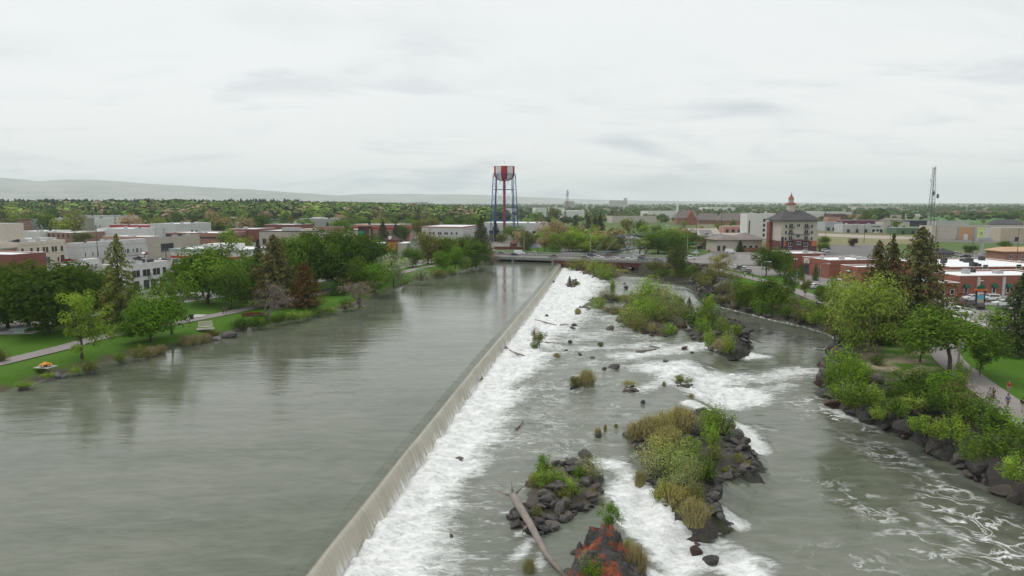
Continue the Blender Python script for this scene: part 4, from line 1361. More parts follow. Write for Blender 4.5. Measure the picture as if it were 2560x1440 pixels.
# the big shrubby island in front
t_ = island('rock_island', 'big boulder island covered in willow scrub, right of centre', [(1565, 1090), (1600, 1060), (1700, 1035), (1760, 1030), (1815, 1045), (1850, 1090), (1890, 1140), (1880, 1175), (1800, 1200), (1790, 1250), (1796, 1285), (1765, 1305), (1705, 1292),
                                                                                            (1650, 1260), (1630, 1200), (1600, 1130)], 1.0, 209, BASALT, 280, .25, .85, step=.4)
k = 0
for px, py, tp, w_, kd, c, lb in ((1700, 1075, 1012, 84, 'tuft', WT, 'tall tan willow shoots at the back of the boulder island'), (1660, 1085, 1025, 80, 'tuft', (.19, .18, .06), 'tan green shoots at the back left of the boulder island'),
                                  (1625, 1092, 1035, 70, 'tuft', WT, 'tan shoots left on the boulder island'), (1590, 1095, 1050, 56, 'tuft', (.2, .16, .09), 'low tan shoots at the left tip of the boulder island'),
                                  (1795, 1085, 1010, 70, 'fine', LG, 'bright willow bush at the back right of the boulder island'), (1770, 1070, 1020, 50, 'shrub', LG, 'light leafy bush beside the bright back willow'),
                                  (1670, 1130, 1062, 90, 'tuft', (.17, .18, .06), 'green tan willow in the middle of the boulder island'), (1640, 1160, 1090, 80, 'fine', (.17, .19, .07), 'pale willow on the left of the boulder island'),
                                  (1680, 1185, 1110, 100, 'fine', (.15, .19, .06), 'largest fresh willow of the boulder island'), (1640, 1195, 1135, 70, 'fine', (.17, .18, .10), 'greyish willow near the small falls'),
                                  (1725, 1140, 1095, 44, 'shrub', LG, 'bright bush among the boulders'), (1755, 1195, 1140, 60, 'shrub', MG, 'dark green bush at the front right of the boulder island'),
                                  (1720, 1200, 1130, 60, 'fine', (.16, .18, .08), 'willow next to the dark green bush'), (1775, 1110, 1060, 40, 'shrub', LG, 'small bright bush on the stones'),
                                  (1845, 1180, 1130, 30, 'tuft', OL, 'olive tuft by the outer stones'), (1868, 1190, 1152, 40, 'tuft', OL, 'grass tuft standing in the channel'), (1815, 1195, 1165, 30, 'shrub', OL, 'mossy clump in the shallows'),
                                  (1690, 1290, 1205, 84, 'tuft', (.19, .19, .06), 'tall tan green willow at the front spit'), (1735, 1305, 1240, 70, 'tuft', (.2, .18, .07), 'tan willow at the very tip of the front spit'),
                                  (1660, 1255, 1200, 50, 'fine', WG, 'green willow beside the big falls'), (1600, 1235, 1170, 36, 'tuft', OL, 'olive shoots on the rock in the falls'), (1755, 1312, 1262, 56, 'tuft', (.2, .19, .08), 'low tan willow hanging over the tip of the spit'), (1715, 1312, 1265, 50, 'fine', WG, 'green willow low at the spit'), (1790, 1150, 1110, 40, 'shrub', OL, 'olive bush among the outer boulders'), (1705, 1225, 1180, 60, 'fine', (.15, .17, .08), 'grey green willow above the front spit'), (1740, 1250, 1205, 40, 'shrub', OL, 'scrub on the dark front rocks')):
    iplant(t_, kd, 'willow_bush', lb, 'bush', px, py, tp, w_, c)
t_ = island('rock_island', 'slabby grey rock island under the driftwood log', [(1275, 1310), (1310, 1265), (1325, 1200), (1355, 1170), (1420, 1160), (1480, 1170), (1510, 1200), (1490, 1260), (1440, 1290), (1400, 1300), (1370, 1335), (1320, 1335)], .75, 210, BASALT, 130, .25, .95, step=.35)
for px, py, tp, w_, kd, c, lb in ((1362, 1185, 1138, 38, 'shrub', BG, 'small bright shrub on top of the slabby rock island'), (1475, 1195, 1132, 52, 'fine', (.17, .19, .10), 'pale grey green willow at the right of the slabby rock island'),
                                  (1360, 1215, 1165, 50, 'shrub', LG, 'leafy bush under the small bright shrub'), (1395, 1205, 1175, 36, 'shrub', LG, 'light bush in the middle of the slabby rock island'),
                                  (1430, 1235, 1198, 44, 'shrub', LG, 'vivid green bush at the centre of the slabs'), (1450, 1195, 1168, 30, 'shrub', BG, 'green bush left of the pale grey green willow'),
                                  (1335, 1215, 1180, 34, 'tuft', WT, 'dry tan clump at the left of the slabs'), (1410, 1240, 1215, 36, 'shrub', OL, 'low moss bush on the slabs'), (1340, 1290, 1268, 24, 'shrub', OL, 'weeds beside the driftwood log'), (1478, 1245, 1222, 26, 'shrub', OL, 'weeds on the right edge of the slabs')):
    iplant(t_, kd, 'willow_bush', lb, 'bush', px, py, tp, w_, c)
# orange lichen rock in front: a stepped ridge
ol = [(1415, 1490), (1420, 1440), (1440, 1400), (1465, 1376), (1520, 1374), (1560, 1395), (1590, 1425), (1610, 1460), (1605, 1520), (1500, 1530)]
poly = XY(ol, MIDZ)
xs, ys = [q[0] for q in poly], [q[1] for q in poly]
mx, my = sum(xs) / len(xs), sum(ys) / len(ys)
st = .16
A, B = np.meshgrid(np.arange(min(xs) - .8, max(xs) + .8, st), np.arange(min(ys) - .8, max(ys) + .8, st))
dd = np.where(inside(A, B, poly), 1, -1) * seg_dist(A, B, poly, True) + (fbm(A * 1.1, B * 1.1, 301) - .5) * .9
led = np.floor((fbm(A * .55 + .3 * B, B * .75, 302) * 1.4 + B * .12) * 5) / 5
led = led - led.min()
hh = -1.2 + 1.2 * smooth(-.6, .1, dd) + np.maximum(.3, 1.0 + 2.2 * (led - led.mean())) * smooth(0, .5, dd) + .8 * smooth(.7, 1.9, dd) + .5 * (fbm(A * 2.6, B * 2.6, 303) - .5)
ii = np.arange(A.size).reshape(A.shape)
kk = dd > -.6
q_ = np.stack([ii[:-1, :-1], ii[:-1, 1:], ii[1:, 1:], ii[1:, :-1]], -1)[kk[:-1, :-1] | kk[1:, 1:]]
us = np.unique(q_)
rm = np.zeros(A.size, np.int64)
rm[us] = np.arange(len(us))
root = empty('lichen_rock', (mx, my, MIDZ))
link('mound', np_mesh('mound', np.stack([A - mx, B - my, hh], -1).reshape(-1, 3)[us], rm[q_], BASALT_LICHEN), root)
for px, py, r in ((1590, 1420, .9), (1600, 1450, 1.1), (1425, 1430, .6), (1440, 1385, .5), (1560, 1375, .6), (1575, 1405, .7), (1545, 1352, .5)):
    x, y, z = P(px, py, MIDZ)
    boulder(x, y, MIDZ - .1, r, root)
tag(root, 'dark stepped boulder splashed with orange lichen in the foreground', 'rock')


def spot(px, py, z):
    return P(px, py, z)


def ppl(kind, name, label, px, py, tp, w_, c, z):
    x, y, z = P(px, py, z)
    return plant(kind, name, label, 'tree' if kind == 'dome' else 'bush', x, y, z - .1, w_ / ppm(x, y, z), height_from(py, tp, x, y, z), c)


r_ = ppl('ash', 'young_tree', 'small bright tree growing on the orange lichen boulder', 1524, 1342, 1248, 66, BG, -1.6)
r_['category'] = 'tree'
ppl('shrub', 'willow_bush', 'bright green bush in front of the lichen boulder', 1480, 1455, 1392, 60, BG, -2.0)
ppl('fine', 'willow_bush', 'pale willow left at the lichen boulder', 1465, 1440, 1378, 50, (.17, .19, .10), -2.2)
ppl('tuft', 'willow_tuft', 'brown thin shoots right of the lichen boulder', 1590, 1440, 1350, 80, (.17, .13, .08), -3.0)
ppl('tuft', 'willow_tuft', 'bright shoots behind the brown thin ones', 1570, 1395, 1340, 60, (.18, .19, .06), -2.6)
ppl('shrub', 'willow_bush', 'bright bush at the very bottom right of the lichen boulder', 1530, 1445, 1415, 40, BG, -2.4)
ppl('tuft', 'willow_tuft', 'olive tuft in the foaming water left of the log', 1322, 1432, 1390, 46, OL, -2.6)

# boulders standing alone in the stream
n_ = 0
for px, py, r, lb in ((1465, 1142, 1.5, 'flat dark slab above the slabby rock island'), (1740, 1365, .75, 'rounded tan boulder in the lower rapids'), (1742, 1385, .8, 'dark boulder under the tan one'), (1778, 1405, 1.1, 'pointed grey boulder at the edge of the rapids'),
                      (1787, 1300, .45, 'small dark stone right of the front spit'), (1145, 1148, .55, 'dark stone in the weir foam'), (1128, 1342, .35, 'small dark stone in the weir foam, lower one'),
                      (1525, 826, 1.1, 'dark rock pair left of the large islet'), (1436, 815, .9, 'dark stones in the shallow pool'), (1432, 822, .7, 'little dark stone below the shallow pool stones'), (1510, 925, .9, 'dark ledge stone in the middle pool'),
                      (1535, 922, 1.2, 'wet dark boulder breaking the stream'), (1665, 905, .8, 'rounded boulder in the white rapids'), (1710, 872, .8, 'mossy stone above the white rapids'), (1730, 882, .6, 'tan stone above the white rapids'),
                      (1780, 875, 1.0, 'wet rock in the little falls'), (1800, 882, .9, 'lower wet rock in the little falls'), (1424, 858, .7, 'stone beside the sunken logs'), (1450, 888, .6, 'stone in the rapids near the small shrub'),
                      (1415, 877, .6, 'twin stones near the small shrub'), (1500, 862, .6, 'leafy stone in the rapids'), (1385, 707, .8, 'stone right below the weir, far end'), (1365, 792, .8, 'branchy stone by the weir foam'),
                      (1560, 710, .9, 'wet boulder behind the low islet'), (1565, 722, 1.1, 'big wet boulder behind the large islet'), (1607, 1008, .5, 'lone stone before the boulder island'), (1495, 1092, .6, 'stone under the dry tuft'),
                      (1560, 1088, .6, 'stone at the left of the boulder island'), (1480, 895, .5, 'lone dark pebble in the rapids')):
    x, y, z = P(px, py, -3.2)
    z = water_z(x, y)
    x, y, z = P(px, py, z)
    o = boulder(x, y, z, r, None, ROCKS_RED if 'tan' in lb or 'mossy' in lb else ROCKS, name='boulder')
    tag(o, lb, 'boulder', 'boulders standing in the stream')
for px, py, tp, w_, kd, c, lb in ((1495, 1088, 1062, 28, 'tuft', WT, 'dry tan tuft left of the boulder island'), (1513, 1078, 1055, 12, 'tuft', WT, 'thin tuft beside the dry tan one'), (1540, 1068, 1055, 14, 'tuft', OL, 'tiny green tuft in the pool'),
                                  (1348, 872, 818, 50, 'ash', OL, 'sparse shrub tree growing in the weir foam'), (1337, 872, 848, 24, 'shrub', MG, 'dense green foot of the sparse shrub tree'), (1502, 864, 855, 16, 'shrub', MG, 'small green bush on a stone in the rapids'),
                                  (1392, 892, 880, 26, 'tuft', WT, 'tan clump in the rapids below the small shrub'), (1728, 995, 980, 20, 'tuft', WT, 'thin pale shoots at the edge of the white rapids'), (1660, 965, 950, 14, 'tuft', OL, 'dark sprig in the rapids')):
    x, y, z = P(px, py, -3.0)
    x, y, z = P(px, py, water_z(x, y))
    plant(kd, 'willow_tuft' if kd != 'ash' else 'young_tree', lb, 'tree' if kd == 'ash' else 'bush', x, y, z - .1, w_ / ppm(x, y, z), height_from(py, tp, x, y, z), c)


def log(name, label, pts, r, branches=()):
    root = empty(name, pts[0])
    p0 = Vector(pts[0])
    mb_ = MB()
    path = [Vector(p) - p0 for p in pts]
    mb_.tube(path, [r * (1 - .55 * i / (len(path) - 1)) for i in range(len(path))], 9)
    mb_.build('trunk', DEAD, root, True)
    for b in branches:
        mb_ = MB()
        mb_.tube([Vector(q) - p0 for q in b], [r * .45, r * .28, r * .1][:len(b)], 6)
        mb_.build('branch', DEAD, root, True)
    tag(root, label, 'driftwood')


a, b, c, d = P(1283, 1240, -1.0), P(1325, 1310, -1.35), P(1365, 1385, -1.9), P(1418, 1448, -2.5)
log('driftwood_log', 'long bleached driftwood trunk lying over the slabby rocks', [a, b, c, d], .42,
    [(a, (a[0] - .8, a[1] + .3, a[2] + .1), (a[0] - 1.7, a[1] + .7, a[2] + .3)), (a, (a[0] - .1, a[1] + .2, a[2] + .6), (a[0] - .2, a[1] + .5, a[2] + 1.3)), (a, (a[0] + .5, a[1] + .4, a[2] + .4), (a[0] + 1.0, a[1] + .5, a[2] + .8)),
     (b, (b[0] - .5, b[1] + .1, b[2] - .5), (b[0] - .7, b[1] + .2, b[2] - 1.0))])
for lb, pts, r in (('dark curved log stranded in the weir foam', [(1263, 868), (1280, 880), (1310, 889)], .32), ('thin log lying across the foam behind the small shrub', [(1318, 852), (1350, 855), (1398, 858)], .22),
                   ('slender dead branch in the shallow pool', [(1338, 800), (1365, 806), (1392, 813)], .22), ('short dead branch at the end of the slender one', [(1400, 813), (1412, 810), (1420, 812)], .15),
                   ('straight dark log in the rapids below the large islet', [(1590, 878), (1615, 876), (1640, 873)], .28), ('upper short log in the rapids below the large islet', [(1625, 865), (1638, 867), (1650, 870)], .22),
                   ('broken stick at the weir foot', [(1280, 828), (1290, 832), (1300, 836)], .16), ('dark stub standing in the weir foam', [(1204, 935), (1205, 945), (1208, 952)], .25), ('tangle of dark roots in the pool', [(1290, 1072), (1300, 1062), (1308, 1050)], .16)):
    wp = []
    for i, (px, py) in enumerate(pts):
        x, y, z = P(px, py, -2.9)
        wp.append(P(px, py, water_z(x, y) + .18))
    log('driftwood_log', lb, wp, r)

# big stones along the left bank and rocks of the right cliff
for px, py, r, lb in ((308, 906, 1.35, 'largest smooth grey boulder at the left bank'), (142, 943, 1.2, 'grey boulder of the trio below the orange table'), (160, 944, .7, 'small stone right of the trio boulder'), (128, 948, .7, 'small stone left of the trio boulder'),
                      (62, 972, .9, 'dark stone at the far left bank'), (372, 888, .9, 'pale stone beside the dry reeds'), (545, 848, 1.0, 'dark boulder below the white bench'), (572, 842, 1.5, 'flat grey boulder below the white bench'),
                      (595, 826, .9, 'pinkish boulder on the bank'), (625, 828, 1.0, 'brown boulder on the bank'), (232, 925, .7, 'stone under the brownish bank bush'), (250, 918, .7, 'second stone under the brownish bank bush')):
    x, y, z = P(px, py, .1)
    tag(boulder(x, y, -.1, r, None, ROCKS_GREY, flat=.7), lb, 'boulder', 'stones along the left bank')

cl = XY(RIGHT_PX, LOW) + [(62, 52), (75, 20)]
for lb, i0, i1, per, r0, r1 in (('dark basalt rocks under the promenade cliff on the far right bank', 0, 13, 1.3, .7, 2.2), ('dark basalt rocks lining the near right bank of the channel', 13, len(cl) - 1, 3.6, .45, 1.5)):
    cliff = empty('rocky_bank', (*cl[i0], LOW))
    tag(cliff, lb, 'rocks')
    tot = 0
    for a, b in zip(cl[i0:i1], cl[i0 + 1:i1 + 1]):
        L_ = math.hypot(b[0] - a[0], b[1] - a[1])
        nx, ny = (b[1] - a[1]) / L_, -(b[0] - a[0]) / L_
        if inside(np.array([a[0] + nx * 2]), np.array([a[1] + ny * 2]), WATER_POLY)[0]:
            nx, ny = -nx, -ny
        for i in range(max(1, int(L_ * per))):
            tot += 1
            if tot > 298:
                break
            f, q = rng.random(), rng.random() ** 1.2
            off = -.4 + q * 3.6
            x, y = a[0] + (b[0] - a[0]) * f + nx * off, a[1] + (b[1] - a[1]) * f + ny * off
            zc = max(LOW - .1, -6.5 + 8.1 * float(smooth(-2.2, 3.4, np.array([off]))[0]))
            boulder(x, y, zc, rng.uniform(r0, r1), cliff, ROCKS if rng.random() < .85 else ROCKS_RED, flat=.8, name='boulder')

# ------------------------------------------------------------------ buildings
def proj(x, y, z):
    dy, dz = y, z - CAM_H
    d = dy * math.cos(PITCH) - dz * math.sin(PITCH)
    upv = dy * math.sin(PITCH) + dz * math.cos(PITCH)
    return 1280 + FPX * x / d, 720 - FPX * upv / d


WHITE_ROOF = mat('white_membrane', (.78, .79, .80), .6, .10, .25)
GREY_ROOF = mat('grey_membrane', (.40, .40, .40), .8, .2, .3)
DARK_ROOF = mat('dark_shingle', (.085, .08, .085), .85, .25, 1.5)
BROWN_ROOF = mat('brown_shingle', (.21, .18, .165), .85, .2, 1.5)
METAL = mat('unit_metal', (.42, .43, .44), .45, .15, 1.0, metal=.3)
DARKM = mat('dark_metal', (.045, .045, .05), .5, .2, 1.0)
TRIM = mat('white_trim', (.72, .72, .70), .6, .08, 1.0)
GLASS = glass_mat('window_glass')
GLASS2 = glass_mat('window_glass_brown', (.055, .04, .035), .2)
FRAME_D = mat('dark_frame', (.10, .08, .075), .6, .1, 2.0)
W = {}
for n_, c_ in dict(white=(.66, .66, .64), offwhite=(.60, .59, .55), cream=(.62, .55, .46), greyw=(.47, .47, .46), grey=(.36, .355, .34), bluegrey=(.40, .43, .46), olive=(.30, .30, .25), taupe=(.42, .38, .32),
                   tan=(.48, .41, .32), peach=(.42, .27, .19), orange=(.52, .16, .07), brick=(.25, .095, .075), brick2=(.30, .115, .08), darkbrick=(.20, .07, .06), brownbrick=(.30, .19, .145), red=(.42, .06, .055),
                   plum=(.13, .055, .06), beige=(.50, .46, .40), lightgrey=(.55, .55, .54), black=(.04, .04, .055), green=(.10, .17, .10), purple=(.16, .03, .08), pink=(.45, .24, .20), clay=(.33, .17, .12)).items():
    W[n_] = mat('wall_' + n_, c_, .85, .12, .7, .05)


def brick_mat(name, rgb):
    m = bpy.data.materials.new(name)
    m.use_nodes = True
    t = NT(m.node_tree)
    g = t.n('ShaderNodeTexCoord').outputs['Object']
    n1 = t.noise(g, .35, 5, .65)
    n2 = t.noise(t.mapping(g, (.3, .3, 3.2)), 2.2, 3, .7)
    band = t.math('SINE', t.math('MULTIPLY', t.n('ShaderNodeSeparateXYZ', {0: g}).outputs[2], 5.2))
    c = t.mix(t.ramp(t.math('ADD', t.math('MULTIPLY', n1, .6), t.math('MULTIPLY', n2, .4)), [(.35, 0.0), (.65, 1.0)]), tuple(x * .82 for x in rgb), tuple(x * 1.2 for x in rgb))
    c = t.mix(t.ramp(band, [(.90, 0.0), (.97, .35)]), c, tuple(x * .55 for x in rgb))
    p = t.n('ShaderNodeBsdfPrincipled', {'Base Color': c, 'Roughness': .88, 'Specular IOR Level': .2})
    t.n('ShaderNodeOutputMaterial', {0: p.outputs[0]})
    return m


W['brick'] = brick_mat('brick_red', (.29, .115, .085))
W['brick2'] = brick_mat('brick_orange', (.33, .13, .09))
W['darkbrick'] = brick_mat('brick_dark', (.22, .085, .07))

WIN = {}


def window_meshes(w_, h, fm, gm, mull):
    key = (round(w_, 2), round(h, 2), fm.name, gm.name, mull)
    if key not in WIN:
        f = .09
        mb_ = MB()
        mb_.box(-w_ / 2 - f, -w_ / 2, -.10, .02, -f, h + f).box(w_ / 2, w_ / 2 + f, -.10, .02, -f, h + f)
        mb_.box(-w_ / 2, w_ / 2, -.10, .02, h, h + f).box(-w_ / 2 - f * 1.6, w_ / 2 + f * 1.6, -.17, .02, -f * 1.8, -.002)
        for i in range(1, mull):
            x = -w_ / 2 + w_ * i / mull
            mb_.box(x - .05, x + .05, -.085, .02, 0, h)
        pb = MB().box(-w_ / 2 + .001, w_ / 2 - .001, -.035, .02, .001, h - .001)
        WIN[key] = (mb_.mesh('window', fm), pb.mesh('pane', gm))
    return WIN[key]


def add_windows(root, face, dims, spec):
    """spec: (z0, h, w, positions or count, frame, glass, mullions)"""
    x0, x1, y0, y1 = dims
    z0, h, w_, pos, fm, gm, mull = spec
    L = (x1 - x0) if face in 'SN' else (y1 - y0)
    if isinstance(pos, int):
        pos = [(i + .5) / pos for i in range(pos)]
    a, b = window_meshes(w_, h, fm, gm, mull)
    for f in pos:
        if face == 'S':
            loc, rz = (x0 + L * f, y0, z0), 0
        elif face == 'E':
            loc, rz = (x1, y0 + L * f, z0), math.pi / 2
        else:
            loc, rz = (x0, y1 - L * f, z0), -math.pi / 2
        o_ = link('window', a, root, loc, rz)
        link('pane', b, o_)


def box_building(name, label, loc, rz, dims, h, wall, roof=WHITE_ROOF, cat='building', wins=(), cornice=None, units=0, bands=(), par=.5, unit_m=None, seed=1, extra=()):
    root = empty(name, loc, rz)
    x0, x1, y0, y1 = dims
    t_ = .3
    mb_ = MB()
    mb_.box(x0, x1, y0, y1, -.3, h - par)
    mb_.box(x0, x1, y0, y0 + t_, h - par, h).box(x0, x1, y1 - t_, y1, h - par, h)
    mb_.box(x0, x0 + t_, y0 + t_, y1 - t_, h - par, h).box(x1 - t_, x1, y0 + t_, y1 - t_, h - par, h)
    mb_.build('wall', wall, root)
    r_ = MB().box(x0 + t_ + .01, x1 - t_ - .01, y0 + t_ + .01, y1 - t_ - .01, h - par + .004, h - par + .16).build('roof', roof, root)
    if cornice:
        cm, ch, cp = cornice
        c_ = MB()
        c_.box(x0 - cp, x1 + cp, y0 - cp, y0 - .002, h - ch, h + .06).box(x0 - cp, x1 + cp, y1 + .002, y1 + cp, h - ch, h + .06)
        c_.box(x0 - cp, x0 - .002, y0, y1, h - ch, h + .06).box(x1 + .002, x1 + cp, y0, y1, h - ch, h + .06)
        c_.build('cornice', cm, root)
    else:
        c_ = MB()
        e = .06
        c_.box(x0 - e, x1 + e, y0 - e, y0 + t_ + e, h + .002, h + .12).box(x0 - e, x1 + e, y1 - t_ - e, y1 + e, h + .002, h + .12)
        c_.box(x0 - e, x0 + t_ + e, y0 + t_ + e + .002, y1 - t_ - e - .002, h + .002, h + .12).box(x1 - t_ - e, x1 + e, y0 + t_ + e + .002, y1 - t_ - e - .002, h + .002, h + .12)
        c_.build('coping', TRIM if roof is WHITE_ROOF else METAL, root)
    for bm_, bz0, bz1, bp in bands:
        c_ = MB()
        c_.box(x0 - bp, x1 + bp, y0 - bp, y0 - .003, bz0, bz1).box(x0 - bp, x0 - .003, y0, y1, bz0, bz1).box(x1 + .003, x1 + bp, y0, y1, bz0, bz1)
        c_.build('band', bm_, root)
    for face, spec in wins:
        add_windows(root, face, dims, spec)
    g = random.Random(seed)
    for i in range(units):
        sx, sy, sz = g.uniform(.8, 2.2), g.uniform(.8, 2.2), g.uniform(.6, 1.5)
        cx, cy = g.uniform(x0 + 2, x1 - 2), g.uniform(y0 + 2, y1 - 2)
        c_ = MB().box(cx - sx / 2, cx + sx / 2, cy - sy / 2, cy + sy / 2, h - par + .165, h - par + .165 + sz)
        c_.lathe([(min(sx, sy) * .3, h - par + .165 + sz), (min(sx, sy) * .3, h - par + .32 + sz), (.02, h - par + .32 + sz)], 10, 0, cx, cy)
        c_.build('rooftop_unit', (unit_m or [METAL, GREY_ROOF, DARKM])[i % (1 if unit_m else 3)], root)
    for bx, bm_, nm in extra:
        MB().box(*bx).build(nm, bm_, root)
    tag(root, label, cat)
    return root


THETA = R(14)


def left_building(name, label, cx, base, top, spx, eright, wall, depth=None, rz=-THETA, **kw):
    """corner nearest river and camera at (cx, base); south face spx px wide to its left, river face out to column eright"""
    x, y, z = P(cx, base)
    h = height_from(base, top, x, y, z)
    ux, uy = -math.sin(rz), math.cos(rz)
    L = 4.0
    if depth is None:
        while L < 90 and proj(x + ux * L, y + uy * L, GROUND)[0] < eright:
            L += .5
    else:
        L = depth
    Wd = spx / ppm(x, y)
    return box_building(name, label, (x, y, GROUND), rz, (-Wd, 0, 0, L), h, wall, **kw)


def right_building(name, label, cx, base, top, sright, wall, depth, rz=R(7), **kw):
    x, y, z = P(cx, base)
    h = height_from(base, top, x, y, z)
    vx, vy = math.cos(rz), math.sin(rz)
    L = 3.0
    while L < 160 and proj(x + vx * L, y + vy * L, GROUND)[0] < sright:
        L += .5
    return box_building(name, label, (x, y, GROUND), rz, (0, L, 0, depth), h, wall, **kw)


FT, FD, GL, GB = TRIM, FRAME_D, GLASS, GLASS2
LB = left_building
LB('office_building', 'white two-storey building facing the park, half hidden by trees', 318, 738, 664, 70, 421, W['white'], units=7, seed=3,
   wins=[('E', (4.9, 1.7, 1.1, [.18, .27, .42, .51, .66, .75, .9], FD, GL, 2)), ('E', (.9, 2.6, 1.9, [.22, .45, .62, .84], FD, GL, 2))])
LB('commercial_building', 'cream building with brown sash windows and pink mural', 52, 666, 606, 70, 163, W['cream'], roof=GREY_ROOF, cornice=(W['cream'], 1.3, .25), units=9, seed=4,
   wins=[('E', (5.2, 2.0, .95, [.06, .25, .39, .52, .59, .72, .79, .93], FD, GB, 1)), ('E', (.6, 2.6, 1.6, [.93], FD, GB, 2)), ('E', (.9, 1.6, .5, [.83], FD, GB, 1))],
   bands=[(mat('wall_shadow_line', (.40, .34, .28), .85, .1), 4.35, 4.5, .06), (W['cream'], 3.3, 3.5, .1)],
   extra=[((.004, .07, 8.0, 12.2, 1.6, 3.0), mat('mural_pink', (.42, .20, .23), .8, .75, .9, rgb2=(.75, .55, .58)), 'mural'), ((.004, .06, 7.6, 8.0, 1.4, 3.1), W['grey'], 'mural_frame'), ((.004, .05, 9.0, 18.5, 4.62, 5.05), mat('faded_lettering', (.34, .30, .27), .85, .6, 2.2, stretch=(1, 1.6, .3), rgb2=(.60, .53, .45)), 'faded_lettering')])
LB('commercial_building', 'orange brick storefront with green roof edge left of the cream building', -62, 676, 626, 60, 50, W['orange'], roof=GREY_ROOF, cornice=(mat('verdigris', (.20, .29, .25), .6, .15), .5, .35),
   wins=[('E', (4.2, 1.9, 1.0, [.62, .69, .76, .93], FD, GB, 1))], bands=[(W['greyw'], .0, 3.3, .05)], units=3)
LB('brick_building', 'dark red brick wall at the left edge of the town', 32, 694, 637, 160, 45, W['darkbrick'], depth=14, roof=WHITE_ROOF, units=1)
LB('row_building', 'long white row of shops with a scalloped roof line', 195, 651, 609, 32, 368, W['lightgrey'], roof=WHITE_ROOF, seed=7, units=4,
   wins=[('E', (1.3, 2.0, .6, [.10, .2, .27, .36, .5, .57, .66, .78, .9], FT, GL, 1)), ('E', (1.2, 2.2, 1.6, [.7, .84], FT, GL, 2))], bands=[(W['grey'], 5.6, 5.75, .08)])
LB('commercial_building', 'plain grey block with tall dark windows', 402, 650, 594, 36, 500, W['taupe'], roof=GREY_ROOF, units=9, seed=8,
   wins=[('E', (3.9, 3.4, 2.6, [.07, .17, .27], FD, GL, 1))])
LB('bank_building', 'low white roofed building with red band and green trim', 612, 672, 625, 214, 660, W['offwhite'], depth=22, roof=WHITE_ROOF, cornice=(mat('sage_trim', (.30, .37, .34), .6, .1), .9, .5), units=8, seed=9, unit_m=[METAL],
   bands=[(W['red'], 3.7, 4.7, .06), (W['brick2'], -.1, 1.2, .07)], wins=[('S', (1.5, 1.9, 2.4, 9, FT, GL, 3)), ('E', (1.5, 1.9, 3.4, [.3, .7], FT, GL, 4))],
   extra=[((-23, -10.5, 6, 16, 5.62, 9.2), W['white'], 'penthouse')])
LB('commercial_building', 'peach stucco building under the white box roof', 372, 614, 592, 138, 392, W['peach'], depth=18, roof=WHITE_ROOF, units=2, seed=10, wins=[('S', (2.0, 1.5, .9, [.15, .4], FD, GL, 1))])
LB('commercial_building', 'white box shaped upper storey behind the peach building', 332, 604, 572, 106, 345, W['white'], depth=22, roof=WHITE_ROOF, units=3, seed=11)
LB('brick_building', 'brown brick building with five upper windows', 187, 608, 582, 84, 200, W['brownbrick'], depth=26, roof=WHITE_ROOF, units=1, seed=12, wins=[('S', (3.6, 2.2, 1.1, [.08, .24, .42, .6, .78], FD, GB, 1))])
LB('commercial_building', 'white flat roofed building behind the cream one', 102, 608, 579, 82, 112, W['offwhite'], depth=24, roof=WHITE_ROOF, units=3, seed=13)
LB('commercial_building', 'low pale building with white gravel roof behind the orange storefront', 74, 624, 598, 62, 84, W['offwhite'], depth=18, roof=WHITE_ROOF, units=1, seed=14)
LB('tall_wall_building', 'tall blank white wall at the left edge of the town', 13, 630, 560, 80, 18, W['cream'], depth=12, roof=WHITE_ROOF)
LB('stair_tower', 'dark red stair tower beside the tall white wall', 30, 606, 568, 16, 33, W['red'], depth=5, roof=GREY_ROOF)
LB('commercial_building', 'long blue grey blank wall at the back of downtown', 116, 584, 549, 86, 128, W['bluegrey'], depth=30, roof=WHITE_ROOF, units=5, seed=15)
LB('brick_building', 'brown brick building with tan window piers at the left edge', 31, 587, 549, 70, 36, W['brownbrick'], depth=18, roof=WHITE_ROOF, cornice=(W['plum'], .9, .3), wins=[('S', (5.5, 2.8, 1.6, [.2, .5, .8], W['tan'], GB, 1)), ('S', (1.5, 2.4, 1.6, [.2, .5, .8], W['tan'], GB, 1))])
LB('olive_building', 'olive grey block with a row of narrow windows', 186, 582, 546, 69, 196, W['olive'], depth=22, roof=WHITE_ROOF, cornice=(W['olive'], 1.4, .3), units=6, seed=16,
   wins=[('S', (5.0, 3.0, 1.2, [.08, .16, .27, .34, .42, .50, .57, .72, .80, .88, .95], FT, GL, 1)), ('S', (.8, 2.4, 1.8, 7, FD, GL, 1))])
LB('commercial_building', 'white rendered block right of the olive building', 264, 577, 546, 79, 272, W['white'], depth=20, roof=WHITE_ROOF, units=4, seed=17, wins=[('S', (3.5, 1.2, .8, [.2, .55, .62, .8], FD, GL, 1))])
LB('commercial_building', 'long low grey roof at the very back of downtown', 292, 571, 540, 160, 300, W['greyw'], depth=30, roof=GREY_ROOF, units=8, seed=18)
LB('brick_building', 'red brick building with three arched windows', 367, 593, 563, 110, 372, W['red'], depth=20, roof=WHITE_ROOF, units=3, seed=19, wins=[('S', (4.4, 2.2, 1.1, [.70, .80, .90], FD, GB, 1))])
LB('warehouse', 'large light grey theatre block with stepped white roof', 440, 596, 560, 74, 528, W['lightgrey'], roof=WHITE_ROOF, units=3, seed=20)
LB('commercial_building', 'low brown building with white roof behind the grey block', 556, 611, 583, 165, 572, W['clay'], depth=26, roof=WHITE_ROOF, units=9, seed=21, bands=[(DARKM, 3.4, 4.6, .06)])
LB('shop_building', 'small white building with blue and teal fascia', 574, 562, 543, 36, 578, W['white'], depth=16, roof=WHITE_ROOF, bands=[(mat('blue_fascia', (.08, .20, .38), .5, .1), 2.2, 4.6, .1)])
